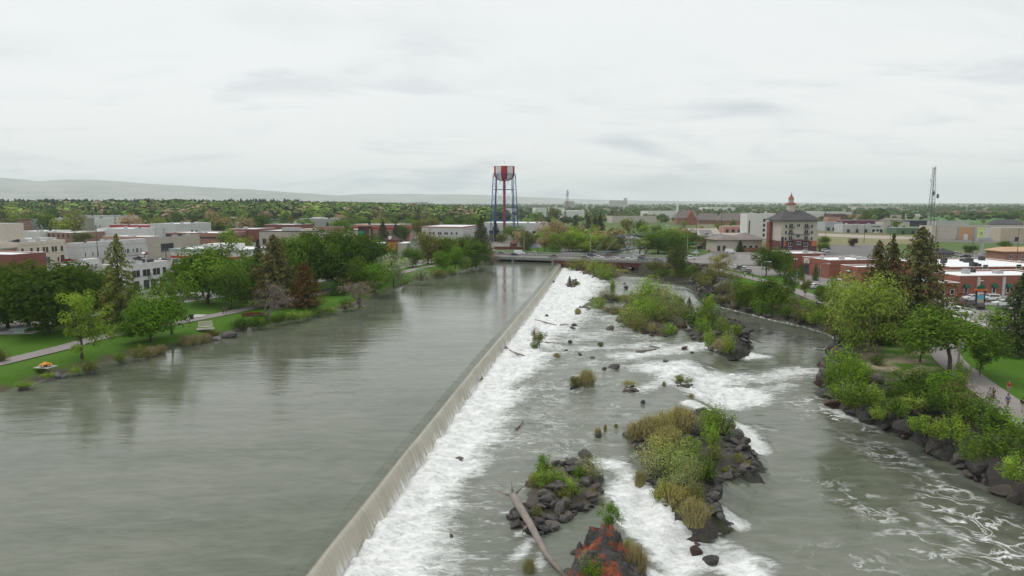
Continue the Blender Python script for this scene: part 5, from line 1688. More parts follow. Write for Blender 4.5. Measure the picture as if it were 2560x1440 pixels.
LB('shop_building', 'far white shop with a red square sign', 690, 557, 538, 46, 694, W['white'], depth=14, roof=WHITE_ROOF, extra=[((-24, -19, -.4, -.06, 4.0, 9.0), W['red'], 'sign_board')])
LB('commercial_building', 'pale pink building behind the small dark conifer', 618, 578, 556, 46, 624, W['beige'], depth=16, roof=WHITE_ROOF)
LB('brick_building', 'low red brown building with several roof levels', 742, 594, 562, 90, 756, W['darkbrick'], depth=24, roof=WHITE_ROOF, units=3, seed=22)
LB('commercial_building', 'low red building with white roof left of the taupe one', 640, 606, 573, 76, 650, W['darkbrick'], depth=24, roof=WHITE_ROOF, units=2, seed=23)
LB('commercial_building', 'taupe building with dark roof edge and grey roof boxes', 780, 618, 578, 148, 792, W['taupe'], depth=24, roof=WHITE_ROOF, cornice=(DARKM, .45, .25), seed=24,
   wins=[('S', (1.2, 3.4, 2.4, [.10, .46, .76], FD, GL, 2))],
   extra=[((-21.5, -11.5, 3, 9, 8.1, 11.2), W['grey'], 'roof_box'), ((-8.5, -1.5, 2, 10, 8.1, 10.6), W['beige'], 'roof_box'), ((-8, .04, -.05, -.003, -.2, 8.3), W['plum'], 'brick_panel')])
LB('commercial_building', 'white roofed hall with a box on top in mid town', 812, 584, 547, 70, 824, W['grey'], depth=30, roof=WHITE_ROOF, units=4, seed=25, extra=[((-14, -7, 6, 14, 9.8, 13.5), W['lightgrey'], 'roof_box')])
LB('commercial_building', 'smaller white roofed hall in front of the box topped one', 776, 580, 553, 46, 786, W['lightgrey'], depth=18, roof=WHITE_ROOF, units=2, seed=26)
LB('commercial_building', 'brown building with wooden eaves behind the park row', 836, 604, 568, 58, 850, W['clay'], depth=16, roof=BROWN_ROOF)
LB('corner_building', 'tan corner building with tall dark windows', 895, 626, 574, 38, 900, W['tan'], depth=16, roof=WHITE_ROOF, cornice=(DARKM, .4, .2), wins=[('S', (1.6, 4.2, 1.3, [.3, .75], FD, GL, 1))])
LB('sign_tower', 'brick tower with a green sign panel beside the tan corner building', 913, 626, 566, 18, 925, W['plum'], depth=6, roof=GREY_ROOF, extra=[((-3.6, -.8, -.3, -.05, 8.0, 10.8), mat('green_sign', (.02, .28, .12), .4, .05), 'sign_board'), ((-8, 2.5, -2, 8, 13.2, 13.8), W['clay'], 'roof_canopy')])
LB('shop_building', 'brick shop with bright red awnings behind dark pines', 1003, 598, 562, 130, 1012, W['brownbrick'], depth=20, roof=WHITE_ROOF, bands=[(mat('awning_red', (.42, .03, .035), .5, .1), 7.2, 8.3, .7)])
LB('motel_building', 'long grey building with white roof and salmon trim', 1156, 600, 567, 108, 1200, W['lightgrey'], roof=WHITE_ROOF, cornice=(W['pink'], .8, .3), wins=[('S', (3.8, 1.4, 1.0, [.06, .2, .3, .42, .47, .58, .63, .74, .86], FD, GL, 1))])
LB('commercial_building', 'low white roofed hall below the water tower', 1345, 588, 558, 150, 1352, W['lightgrey'], depth=40, roof=WHITE_ROOF, units=3, seed=27, wins=[('S', (1.0, 2.2, 3.0, 8, FD, GL, 1))])
LB('commercial_building', 'grey side block right of the orange tower shop', 1047, 643, 596, 22, 1060, W['grey'], depth=14, roof=GREY_ROOF, units=2)
LB('small_building', 'pink brick shed behind the orange tower shop', 1025, 606, 579, 14, 1030, W['pink'], depth=6, roof=DARK_ROOF)
# orange tower shop
x, y, z = P(990, 642)
root = empty('tower_shop', (x, y, z), -THETA)
pm = ppm(x, y)
wS = 27 / pm
MB().box(-wS, 0, 0, wS, 3.4, height_from(642, 603, x, y, z)).build('upper_storey', mat('orange_siding', (.46, .20, .055), .7, .12, 1.2, stretch=(.2, .2, 5)), root)
hh_ = height_from(642, 603, x, y, z)
MB().box(-wS - 17 * 30 / pm / 17, -wS - .01, 1, 11, -.2, 6.0).build('side_wing', W['beige'], root)
MB().box(-wS - 31 / pm, -wS - .005, .7, 11.3, 6.01, 6.5).build('wing_roof', WHITE_ROOF, root)
MB().box(.01, 26 / pm, 1.5, 11, -.2, 6.2).build('side_wing', W['beige'], root)
MB().box(.005, 27 / pm, 1.2, 11.3, 6.21, 6.7).build('wing_roof', WHITE_ROOF, root)
for ax_ in (-wS + .3, -.3):
    MB().box(ax_ - .3, ax_ + .3, .05, .65, -.2, 3.4).build('pillar', W['brick2'], root)
MB().box(-wS + .4, -.4, 2.0, wS - .2, -.2, 3.4).build('shop_front', GLASS, root)
rb = MB()
e = .7
rb.add([(-wS - e, -e, hh_), (e, -e, hh_), (e, wS + e, hh_), (-wS - e, wS + e, hh_), (-wS - e, -e, hh_ + .5), (e, -e, hh_ + .5), (e, wS + e, hh_ + .5), (-wS - e, wS + e, hh_ + .5), (-wS / 2, wS / 2, hh_ + 3.2)],
       [(3, 2, 1, 0), (0, 1, 5, 4), (1, 2, 6, 5), (2, 3, 7, 6), (3, 0, 4, 7), (4, 5, 8), (5, 6, 8), (6, 7, 8), (7, 4, 8)])
rb.build('roof', mat('maroon_roof', (.075, .03, .035), .7, .2), root)
MB().prism([(-wS * .62, hh_ + .9), (-wS * .36, hh_ + .9), (-wS * .36, hh_ + 2.1), (-wS * .49, hh_ + 2.4), (-wS * .62, hh_ + 2.1)], 0, .15)
sb = MB()
cx_, cz_ = -wS * .5, hh_ + 1.7
ring = [(cx_ - .8, cz_ + .8), (cx_ + .8, cz_ + .8), (cx_ + .8, cz_ - .3), (cx_ + .4, cz_ - .8), (cx_ - .4, cz_ - .8), (cx_ - .8, cz_ - .3)]
sb.add([(a, -e - .15, b) for a, b in ring] + [(a, -e + .05, b) for a, b in ring], [tuple(range(6))[::-1], tuple(range(6, 12))] + [(i, (i + 1) % 6, 6 + (i + 1) % 6, 6 + i) for i in range(6)])
sb.build('shield_sign', TRIM, root)
tag(root, 'shop with a square orange tower and dark hipped roof', 'shop')
# umbrella in front
x, y, z = P(972, 648)
root = empty('patio_umbrella', (x, y, z))
MB().tube([(0, 0, 0), (0, 0, 2.6)], .04, 6).build('pole', DARKM, root)
MB().lathe([(1.5, 2.1), (1.45, 2.15), (.7, 2.5), (.02, 2.75)], 8).build('canopy', mat('teal_cloth', (.10, .45, .40), .8, .1), root)
tag(root, 'teal patio umbrella before the orange tower shop', 'umbrella')

# ---- right of the river
RB = right_building
r1 = RB('restaurant_building', 'brick restaurant with an oblong red lettered sign', 2072, 697, 651, 2204, W['brick'], 17, R(9), roof=WHITE_ROOF, units=6, seed=31, unit_m=[METAL],
        wins=[('W', (.4, 3.3, 1.6, [.10, .22], FD, GL, 1)), ('W', (.4, 2.9, 1.1, [.68], FD, GL, 1))], bands=[(mat('wall_brick_soldier', (.22, .075, .055), .85, .1), 4.4, 4.7, .05)])
MB().box(-.25, -.04, 12.2, 15.4, 4.35, 5.95).build('sign_board', TRIM, r1)
MB().box(-.28, -.252, 12.5, 15.1, 5.05, 5.75).build('sign_lettering', mat('sign_red', (.45, .02, .05), .5, .5, 6.0, rgb2=(.8, .5, .5)), r1)
MB().box(-.28, -.252, 13.0, 14.4, 4.5, 4.95).build('sign_emblem', mat('sign_green', (.10, .22, .15), .5, .2, 4.0), r1)
RB('restaurant_building', 'rear brick wing with white coping beside the restaurant', 1973, 680, 634, 2058, W['brick'], 16, R(6), roof=WHITE_ROOF, units=2, seed=32)
r3 = RB('restaurant_building', 'front brick wing of the restaurant with a dark sign', 2142, 710, 668, 2222, W['brick'], 9, R(9), roof=WHITE_ROOF, wins=[('W', (.8, 1.4, 2.2, [.75], FD, GL, 2))])
MB().box(-.2, -.04, 3.2, 5.6, 3.3, 4.5).build('sign_board', DARKM, r3)
MB().box(-.24, -.202, 3.4, 5.4, 3.75, 4.05).build('sign_lettering', TRIM, r3)
awn = mat('awning_green', (.012, .11, .06), .7, .1)
r4 = RB('brick_building', 'long brick shopping building with green awnings and white coping', 2396, 741, 690, 2640, W['brick'], 16, R(5), roof=WHITE_ROOF, units=3, seed=33,
        wins=[('S', (.9, 1.5, .95, [.07, .21, .35, .49, .63, .78, .9], FT, GL, 1))], extra=[((5.2, 6.0, -.35, -.004, -.2, 5.4), W['greyw'], 'pilaster'), ((12.8, 13.6, -.35, -.004, -.2, 5.4), W['greyw'], 'pilaster')])
L4 = max(v.co.x for v in r4.children[0].data.vertices)
for f in (.07, .21, .35, .49, .63, .78, .9):
    cx_ = L4 * f
    ab = MB().add([(cx_ - .75, -.02, 3.5), (cx_ + .75, -.02, 3.5), (cx_ + .75, -.9, 2.75), (cx_ - .75, -.9, 2.75), (cx_ - .75, -.9, 2.45), (cx_ + .75, -.9, 2.45), (cx_ - .75, -.02, 2.45), (cx_ + .75, -.02, 2.45)],
                  [(0, 3, 2, 1), (3, 4, 5, 2), (0, 6, 4, 3), (1, 2, 5, 7)])
    ab.build('awning', awn, r4)
RB('brick_building', 'lower brick wing left of the long green awning building', 2322, 744, 708, 2397, W['brick'], 14, R(5), roof=WHITE_ROOF, wins=[('S', (.9, 1.3, 1.0, [.45, .75], FT, GL, 1))])
RB('brick_building', 'upper brick tier with big white roof behind the long building', 2376, 713, 668, 2650, W['brick2'], 34, R(5), roof=WHITE_ROOF, units=9, seed=34, unit_m=[DARKM], wins=[('S', (5.2, 1.2, 1.6, [.3, .6], FT, GL, 1))])


# ---- hip roofed buildings
def hip_roof(root, x0, x1, y0, y1, z0, zr, ov, m, ridge=.35, name='roof'):
    x0, x1, y0, y1 = x0 - ov, x1 + ov, y0 - ov, y1 + ov
    w_, d = x1 - x0, y1 - y0
    if w_ >= d:
        a, b = (x0 + w_ * ridge, (y0 + y1) / 2, zr), (x1 - w_ * ridge, (y0 + y1) / 2, zr)
    else:
        a, b = ((x0 + x1) / 2, y0 + d * ridge, zr), ((x0 + x1) / 2, y1 - d * ridge, zr)
    q = MB()
    vs_ = [(x0, y0, z0), (x1, y0, z0), (x1, y1, z0), (x0, y1, z0), (x0, y0, z0 + .35), (x1, y0, z0 + .35), (x1, y1, z0 + .35), (x0, y1, z0 + .35), a, b]
    fs_ = [(3, 2, 1, 0), (0, 1, 5, 4), (1, 2, 6, 5), (2, 3, 7, 6), (3, 0, 4, 7)]
    fs_ += [(4, 5, 9, 8), (5, 6, 9), (6, 7, 8, 9), (7, 4, 8)] if w_ >= d else [(4, 5, 8), (5, 6, 9, 8), (6, 7, 9), (7, 4, 8, 9)]
    q.add(vs_, fs_)
    return q.build(name, m, root)


# tan and brick apartment hotel
x, y, z = P(1950, 636)
rzh = R(3)
root = empty('apartment_building', (x, y, z), rzh)
pm = ppm(x, y)
Wh, Dh = 92 / pm, 15.0
He = height_from(636, 552, x, y, z)
Hb = He * .40
MB().box(0, Wh, 0, Dh, Hb, He).build('wall', W['beige'], root)
MB().box(-.08, Wh + .08, -.08, Dh, -.3, Hb - .003).build('base_wall', W['plum'], root)
MB().box(-1.6, -.1, 10.5, Dh - 1, -.3, He - .8).build('side_bay', W['darkbrick'], root)
MB().box(Wh * .33, Wh * .59, -1.2, -.085, -.2, Hb + .8).build('entrance_bay', W['plum'], root)
MB().box(Wh * .33 - .1, Wh * .59 + .1, -1.3, -.1, He * .62, He * .63).build('band', TRIM, root)
for bx_ in ((-.12, 2.6), (Wh - 2.6, Wh + .12)):
    MB().box(bx_[0], bx_[1], -.12, -.082, Hb * .62, Hb * 1.02).build('brick_panel', W['orange'], root)
MB().box(.3, 1.4, -.4, -.13, Hb * .45, Hb * 1.3).build('banner', mat('banner_navy', (.03, .04, .09), .6, .1), root)
hdims = (0, Wh, 0, Dh)
fl = [He * .055, He * .235, He * .43, He * .615, He * .80]
for i, zf in enumerate(fl):
    for f in (.27, .70):
        add_windows(root, 'S', (0, Wh, -.09 if zf < Hb else 0, Dh), (zf, He * .115, 1.9, [f], FT, GL, 2))
        if i >= 2:
            cx_ = Wh * f
            bb = MB().box(cx_ - 1.5, cx_ + 1.5, -.9, -.13, zf - .35, zf - .2)
            for k in range(13):
                bb.box(cx_ - 1.5 + k * .25 - .03, cx_ - 1.5 + k * .25 + .03, -.9, -.84, zf - .2, zf + .8)
            bb.box(cx_ - 1.5, cx_ + 1.5, -.91, -.83, zf + .8, zf + .88)
            bb.build('balcony', DARKM, root)
    if i in (2, 3, 4):
        for f in (.135, .855):
            add_windows(root, 'S', hdims, (zf, He * .075, .7, [f], FD, GB, 1))
for zf in (He * .30, He * .50, He * .82):
    add_windows(root, 'S', (0, Wh, -1.2 if zf < Hb else 0, Dh), (zf, He * .085, 1.7, [.475], FT, GL, 2))
hip_roof(root, 0, Wh, 0, Dh, He, He + 5.4, 1.6, DARK_ROOF, .3)
cx_, cy_ = Wh * .42, Dh * .5
q = MB()
q.box(cx_ - 1.6, cx_ + 1.6, cy_ - 1.6, cy_ + 1.6, He + 3.5, He + 8.2)
q.build('cupola', W['beige'], root)
hip_roof(root, cx_ - 1.6, cx_ + 1.6, cy_ - 1.6, cy_ + 1.6, He + 8.2, He + 9.6, .5, W['brick2'], .45, 'cupola_roof')
MB().box(cx_ - 1.0, cx_ + 1.0, cy_ - 1.0, cy_ + 1.0, He + 9.2, He + 11.0).build('cupola', W['beige'], root)
MB().lathe([(1.7, He + 11.0), (1.3, He + 11.5), (.6, He + 12.6), (.15, He + 13.6), (.03, He + 14.6)], 8, 0, cx_, cy_).build('cupola_roof', W['brick2'], root)
tag(root, 'five-storey tan and brick apartment block with red cupola', 'building')
# plain white hotel
hb = RB('hotel_building', 'plain white hotel block with a dark stack of windows', 1866, 604, 534, 1936, W['white'], 12, R(4), roof=WHITE_ROOF, units=3, seed=36, wins=[('S', (zq, 1.7, 1.3, [.6], FD, GL, 1)) for zq in (3.5, 6.8, 10.1, 13.4)])
hx = max(v.co.x for v in hb.children[0].data.vertices)
MB().box(hx * .06, hx * .10, -.12, -.003, 0, 14).build('dark_strip', DARKM, hb)
MB().box(hx + .01, hx + 2.5, 1, 20, -.2, 14).build('side_bay', DARKM, hb)
# tan bank building with hipped roof
x, y, z = P(1792, 630)
root = empty('bank_building', (x, y, z), R(5))
pm = ppm(x, y)
Wb = 116 / pm
Hb2 = height_from(630, 601, x, y, z)
MB().box(0, Wb, 0, 16, -.2, Hb2).build('wall', W['beige'], root)
add_windows(root, 'S', (0, Wb, 0, 16), (.8, 2.4, 1.4, [.04, .16, .62, .75, .88], FD, GL, 2))
MB().box(Wb * .55, Wb, -.1, -.003, -.1, 2.2).build('base_panel', W['clay'], root)
hip_roof(root, 0, Wb * .62, 0, 16, Hb2, Hb2 + 2.8, 1.2, BROWN_ROOF, .3)
hip_roof(root, Wb * .5, Wb, -1, 17, Hb2 + .05, Hb2 + 3.8, 1.2, BROWN_ROOF, .45)
tag(root, 'single-storey tan bank with brown hipped roofs', 'building')
for nm, lb, cx, base, top, right, wl, rf, dp in (
        ('filling_station', 'small grey roofed kiosk behind the bank', 1722, 592, 576, 1742, W['beige'], GREY_ROOF, 8), ('canopy_building', 'petrol station with a white canopy left of the white hotel', 1808, 582, 566, 1857, W['pink'], WHITE_ROOF, 10),
        ('shed', 'white shed at the left end of the industrial strip', 2062, 577, 556, 2106, W['bluegrey'], GREY_ROOF, 20), ('shed', 'long light grey shed in the industrial strip', 2106, 582, 562, 2178, W['greyw'], WHITE_ROOF, 26),
        ('shed', 'white shed with blue fascia and open door', 2177, 582, 562, 2208, W['lightgrey'], GREY_ROOF, 16), ('shed', 'long shed with white and purple roof', 2108, 564, 551, 2194, W['purple'], WHITE_ROOF, 40),
        ('warehouse', 'cream workshop with pale doors in the industrial strip', 2208, 573, 555, 2272, W['beige'], GREY_ROOF, 24), ('warehouse', 'black panelled building behind the telecom mast', 2272, 566, 551, 2334, W['black'], WHITE_ROOF, 30),
        ('shop_building', 'low green shop with white roof band', 2241, 586, 570, 2322, W['green'], WHITE_ROOF, 14), ('warehouse', 'very long beige warehouse with an orange door bay', 2328, 600, 565, 2660, W['beige'], GREY_ROOF, 60),
        ('warehouse', 'flat grey depot behind the long warehouse', 2340, 575, 553, 2422, W['greyw'], GREY_ROOF, 30), ('warehouse', 'beige warehouse annex at the right edge', 2500, 604, 570, 2700, W['tan'], WHITE_ROOF, 12),
        ('warehouse', 'white roofed works far beyond the apartment block', 2020, 548, 529, 2060, W['white'], WHITE_ROOF, 40), ('warehouse', 'maroon barn among the far sheds', 2082, 549, 535, 2115, W['plum'], GREY_ROOF, 40),
        ('warehouse', 'teal roofed works in the far fields', 2070, 540, 530, 2130, W['lightgrey'], mat('teal_roof', (.30, .42, .38), .6, .1), 60), ('house', 'pink roofed house near the far sheds', 2070, 556, 543, 2100, W['pink'], BROWN_ROOF, 12),
        ('warehouse', 'white hall with low dome roof beyond the river', 1410, 552, 527, 1460, W['white'], WHITE_ROOF, 60), ('warehouse', 'long white hall roof left of the white domed hall', 1340, 545, 520, 1412, W['white'], WHITE_ROOF, 60),
        ('school_building', 'long beige roofed school beyond the river', 1530, 558, 541, 1640, W['beige'], BROWN_ROOF, 30), ('warehouse', 'wide pale store roof on the far plain', 1620, 545, 528, 1700, W['white'], GREY_ROOF, 50),
        ('warehouse', 'far white store on the plain, right', 1770, 528, 519, 1840, W['white'], WHITE_ROOF, 80), ('warehouse', 'pale store roof at the horizon beyond the apartment block', 2150, 524, 516, 2250, W['beige'], GREY_ROOF, 80),
        ('warehouse', 'brown farm sheds in the far right fields', 2390, 536, 528, 2520, W['clay'], BROWN_ROOF, 60), ('warehouse', 'white works at the far edge of the left town', 1100, 532, 517, 1210, W['white'], WHITE_ROOF, 60),
        ('warehouse', 'second white works at the far edge of the left town', 1225, 538, 522, 1290, W['white'], WHITE_ROOF, 60), ('warehouse', 'brick red store in the far industrial strip', 2150, 545, 537, 2190, W['clay'], GREY_ROOF, 40),
        ('warehouse', 'low tan stores right of the far poplar', 2205, 548, 538, 2262, W['tan'], GREY_ROOF, 40), ('warehouse', 'white parked trailers row by the far fields', 2265, 541, 535, 2300, W['white'], WHITE_ROOF, 8)):
    wn = [('S', (.3, 2.6, 2.4, [.2, .5, .8], FD, GL, 1))] if (base > 560) else []
    dp = min(dp, 14) if (cx > 2000 and base > 550) else dp
    b_ = RB(nm, lb, cx, base, top, right, wl, dp, R(4), roof=rf, units=2 if base > 570 else 0, seed=cx, wins=wn)
    if 'orange door' in lb:
        for a0, a1, m_ in ((3, 5, W['tan']), (20, 30, mat('orange_door', (.55, .33, .17), .8, .1)), (18.5, 20, W['grey']), (30, 31.5, W['grey'])):
            MB().box(a0, a1, -.2, -.004, 0, 9).build('wall_panel', m_, b_)
        MB().box(23.5, 26.5, -.3, -.21, 0, 4).build('door', TRIM, b_)
    if 'blue fascia' in lb:
        MB().box(-.1, 8.5, -.2, -.004, 4.8, 5.9).build('fascia', mat('fascia_blue', (.10, .17, .23), .5, .1), b_)
# houses with pitched roofs
for nm, lb, cx, base, eave, ridge, right, wl, rf in (
        ('house', 'grey roofed brick house by the billboard car park', 2330, 648, 634, 619, 2388, W['brownbrick'], DARK_ROOF), ('diner_building', 'low diner with an orange tan roof at the right edge', 2512, 652, 630, 617, 2640, W['clay'], mat('tan_roof', (.50, .32, .19), .7, .12)),
        ('church_building', 'brick church with brown gabled roof beyond the river', 1692, 562, 546, 526, 1744, W['clay'], BROWN_ROOF), ('church_building', 'long brick hall with brown roof right of the church', 1748, 560, 551, 533, 1800, W['clay'], BROWN_ROOF),
        ('church_building', 'second long brown roofed hall near the white hotel', 1800, 562, 552, 532, 1862, W['clay'], BROWN_ROOF), ('house', 'dark pitched roof house beyond the long warehouse', 2490, 570, 561, 549, 2560, W['brownbrick'], DARK_ROOF),
        ('house', 'tan hip roofed house in the far industrial strip', 2215, 560, 552, 545, 2262, W['beige'], BROWN_ROOF), ('house', 'small hipped house behind the bank', 1700, 600, 590, 580, 1730, W['beige'], BROWN_ROOF), ('house', 'grey hip roofed house before the truss bridge', 1560, 606, 597, 587, 1600, W['lightgrey'], GREY_ROOF)):
    x, y, z = P(cx, base)
    root = empty(nm, (x, y, z), R(4))
    wd = (right - cx) / ppm(x, y)
    he, hr = height_from(base, eave, x, y, z), height_from(base, ridge, x, y + 6, z)
    MB().box(0, wd, 0, 12, -.2, he).build('wall', wl, root)
    add_windows(root, 'S', (0, wd, 0, 12), (min(1.0, he * .3), min(1.6, he * .4), 1.4, 4, FT, GL, 2))
    hip_roof(root, 0, wd, 0, 12, he, hr, 1.0, rf, .12)
    if 'with brown gabled' in lb:
        q = MB().add([(wd * .45, -2, he), (wd * .9, -2, he), (wd * .675, -2, hr), (wd * .45, 5, he), (wd * .9, 5, he), (wd * .675, 5, hr)], [(0, 1, 2), (0, 2, 5, 3), (1, 4, 5, 2)])
        q.build('gable', W['brick'], root)
        MB().box(wd * .45, wd * .9, -2, 0, -.2, he).build('porch', W['brick'], root)
        MB().lathe([(1.4, he), (1.4, hr + 3), (.9, hr + 5), (.05, hr + 9)], 8, 0, 2, 6).build('steeple', TRIM, root)
    tag(root, lb, 'building')
# grain elevator and far tower block
x, y, z = P(1522, 521)
root = empty('grain_elevator', (x, y, z), R(2))
pm = ppm(x, y)
wd = 47 / pm
hE = height_from(521, 502.5, x, y, z)
cb = MB()
for k in range(9):
    cb.lathe([(wd / 18, 0), (wd / 18, hE), (.1, hE + .3)], 14, 0, wd * (k + .5) / 9, 0)
cb.build('silo_row', W['lightgrey'], root)
MB().box(wd * .8, wd * .96, -5, 6, hE, height_from(521, 495, x, y, z)).build('head_house', W['lightgrey'], root)
MB().box(0, wd * .8, -3, 3, hE, hE + 2.5).build('gallery', W['greyw'], root)
tag(root, 'pale grain elevator with a taller head house on the horizon', 'grain elevator')
RB('tower_block', 'grey block standing on the horizon beside the lattice mast', 1412, 521, 503, 1436, W['grey'], 30, 0, roof=GREY_ROOF, units=0)

# ------------------------------------------------------------------ roads, paths, lots, fields (flat sheets)
ASPH = mat('asphalt', (.155, .15, .148), .9, .16, .25, obj=True)
ASPH2 = mat('asphalt_pale', (.23, .215, .205), .9, .14, .3)
CONC = mat('concrete', (.42, .41, .39), .85, .12, .4)
PATHM = mat('path_asphalt', (.25, .225, .215), .9, .12, .5)
PAINT = mat('road_paint', (.70, .70, .66), .7, .2, 1.0)
_lv = [0]


def sheet(name, pts, m, z=None, world=False):
    """flat sheet; every sheet lies a few mm above the one laid before it"""
    _lv[0] += 1
    zz_ = GROUND + .02 + _lv[0] * .005 if z is None else z
    poly = pts if world else XY(pts)
    mb_ = MB()
    mb_.prism(poly, zz_ - .015, zz_)
    return struct(mb_.build(name, m))


def strip(name, pts, width, m, world=False, z=None, smooth_n=6):
    poly = pts if world else XY(pts)
    # Catmull-Rom
    q = []
    for i in range(len(poly) - 1):
        p0, p1, p2, p3 = poly[max(i - 1, 0)], poly[i], poly[i + 1], poly[min(i + 2, len(poly) - 1)]
        for k in range(smooth_n):
            t = k / smooth_n
            q.append(tuple(.5 * (2 * p1[j] + (p2[j] - p0[j]) * t + (2 * p0[j] - 5 * p1[j] + 4 * p2[j] - p3[j]) * t * t + (3 * p1[j] - p0[j] - 3 * p2[j] + p3[j]) * t ** 3) for j in (0, 1)))
    q.append(poly[-1])
    _lv[0] += 1
    zz_ = GROUND + .02 + _lv[0] * .005 if z is None else z
    l, r = [], []
    for i, p in enumerate(q):
        a, b = q[max(i - 1, 0)], q[min(i + 1, len(q) - 1)]
        dx, dy = b[0] - a[0], b[1] - a[1]
        d = math.hypot(dx, dy) + 1e-9
        l.append((p[0] - dy / d * width / 2, p[1] + dx / d * width / 2, zz_))
        r.append((p[0] + dy / d * width / 2, p[1] - dx / d * width / 2, zz_))
    n = len(q)
    mb_ = MB()
    mb_.add(l + r, [(i, i + n, i + n + 1, i + 1) for i in range(n - 1)])
    return struct(mb_.build(name, m))


FIELD = mat('field_green', (.075, .17, .045), .95, .2, .03)
FIELD2 = mat('field_dry', (.24, .21, .12), .95, .25, .05, rgb2=(.17, .17, .07))
GRAVEL = mat('gravel_lot', (.36, .31, .26), .95, .15, .2)
sheet('field', [(2250, 552), (2350, 540), (2700, 540), (2700, 556), (2420, 558)], FIELD)
sheet('field', [(1500, 575), (1560, 568), (1640, 566), (1700, 572), (1690, 586), (1600, 590)], mat('lawn_green', (.085, .16, .03), .95, .15, .1))
sheet('field', [(1960, 530), (2200, 526), (2700, 524), (2700, 530), (2200, 536)], mat('field_mid', (.06, .13, .05), .95, .2, .02))
sheet('field', [(2050, 590), (2330, 588), (2340, 604), (2190, 616), (2050, 612)], FIELD2)
sheet('gravel_lot', [(2045, 583), (2230, 590), (2340, 596), (2340, 600), (2200, 597), (2045, 590)], GRAVEL)
sheet('gravel_lot', [(1700, 572), (1860, 570), (1860, 588), (1760, 596), (1700, 588)], GRAVEL)
sheet('parking_lot', [(2045, 614), (2190, 612), (2240, 640), (2200, 652), (2040, 650)], ASPH)
sheet('parking_lot', [(2390, 652), (2395, 640), (2440, 632), (2700, 640), (2700, 668), (2360, 664)], ASPH)
sheet('parking_lot', [(2300, 592), (2660, 603), (2700, 612), (2330, 604)], ASPH)
sheet('parking_lot', [(2240, 775), (2290, 752), (2345, 742), (2640, 734), (2700, 850), (2470, 824), (2390, 792), (2300, 790)], ASPH2)
sheet('parking_lot', [(1960, 690), (1990, 672), (2075, 694), (2150, 708), (2240, 705), (2250, 742), (2100, 745), (2010, 718)], ASPH2)
sheet('parking_lot', [(1740, 618), (1770, 585), (1810, 585), (1800, 622)], ASPH)
sheet('road', [(1735, 645), (1790, 628), (1850, 626), (1925, 640), (1990, 664), (2000, 690), (1900, 690), (1800, 668)], ASPH2)
strip('road', [(1815, 650), (1795, 615), (1775, 595), (1760, 575)], 11, ASPH)
strip('road', [(-60, 835), (120, 798), (300, 768), (520, 738), (700, 710), (930, 678), (1060, 655), (1150, 642)], 11, ASPH2)
strip('pavement', [(-60, 848), (120, 810), (300, 778), (520, 747), (700, 719), (930, 684), (1060, 660), (1150, 646)], 2.4, CONC)
strip('pavement', [(-60, 818), (120, 786), (300, 757), (520, 729), (700, 702), (930, 670), (1060, 650)], 2.2, CONC)
sheet('pavement', [(2345, 738), (2440, 735), (2640, 730), (2640, 739), (2440, 745), (2345, 750)], CONC)
strip('pavement', [(2300, 783), (2390, 792), (2470, 815), (2620, 850)], 1.8, CONC)
sheet('lawn', [(2436, 768), (2470, 762), (2540, 778), (2500, 782)], mat('lawn_green', (.085, .16, .03)))
sheet('lawn', [(2385, 745), (2400, 742), (2398, 754), (2380, 754)], mat('lawn_green', (.085, .16, .03)))
strip('path', [(-80, 925), (0, 908), (150, 872), (250, 845), (340, 827), (440, 808), (560, 785), (640, 768), (720, 752), (830, 727), (890, 712), (960, 695), (1040, 673), (1090, 664), (1150, 653)], 4.2, PATHM)
strip('path', [(1785, 672), (1855, 690), (1935, 710), (2000, 732), (2062, 756), (2140, 786), (2230, 810), (2320, 835), (2352, 862), (2372, 900), (2425, 945), (2500, 1000), (2580, 1062), (2720, 1180), (2900, 1350)], 4.6, PATHM)
for nm_, pts_, z_ in (('lane_marking', [(1845, 656), (1895, 656)], None), ('lane_marking', [(1830, 666), (1920, 672)], None)):
    a, b = XY(pts_)
    for k in range(6):
        f0, f1 = k / 6, k / 6 + .09
        strip(nm_, [(a[0] + (b[0] - a[0]) * f0, a[1] + (b[1] - a[1]) * f0), (a[0] + (b[0] - a[0]) * f1, a[1] + (b[1] - a[1]) * f1)], .35, PAINT, True)
for k in range(9):
    a = P(2450 + k * 22, 800 + k * 5)
    strip('lane_marking', [(a[0], a[1]), (a[0] + 1.2, a[1] + 4.5)], .12, PAINT, True)

# ------------------------------------------------------------------ road bridge
brz = math.atan2(bd.y, bd.x)
bridge = empty('road_bridge', (N0.x, N0.y, 0), brz)


def along_px(px):
    """metre along the near edge that shows at column px"""
    lo, hi = -40, BL + 60
    for _ in range(40):
        m_ = (lo + hi) / 2
        q = N0 + bd * m_
        if proj(q.x, q.y, ZD)[0] < px:
            lo = m_
        else:
            hi = m_
    return lo


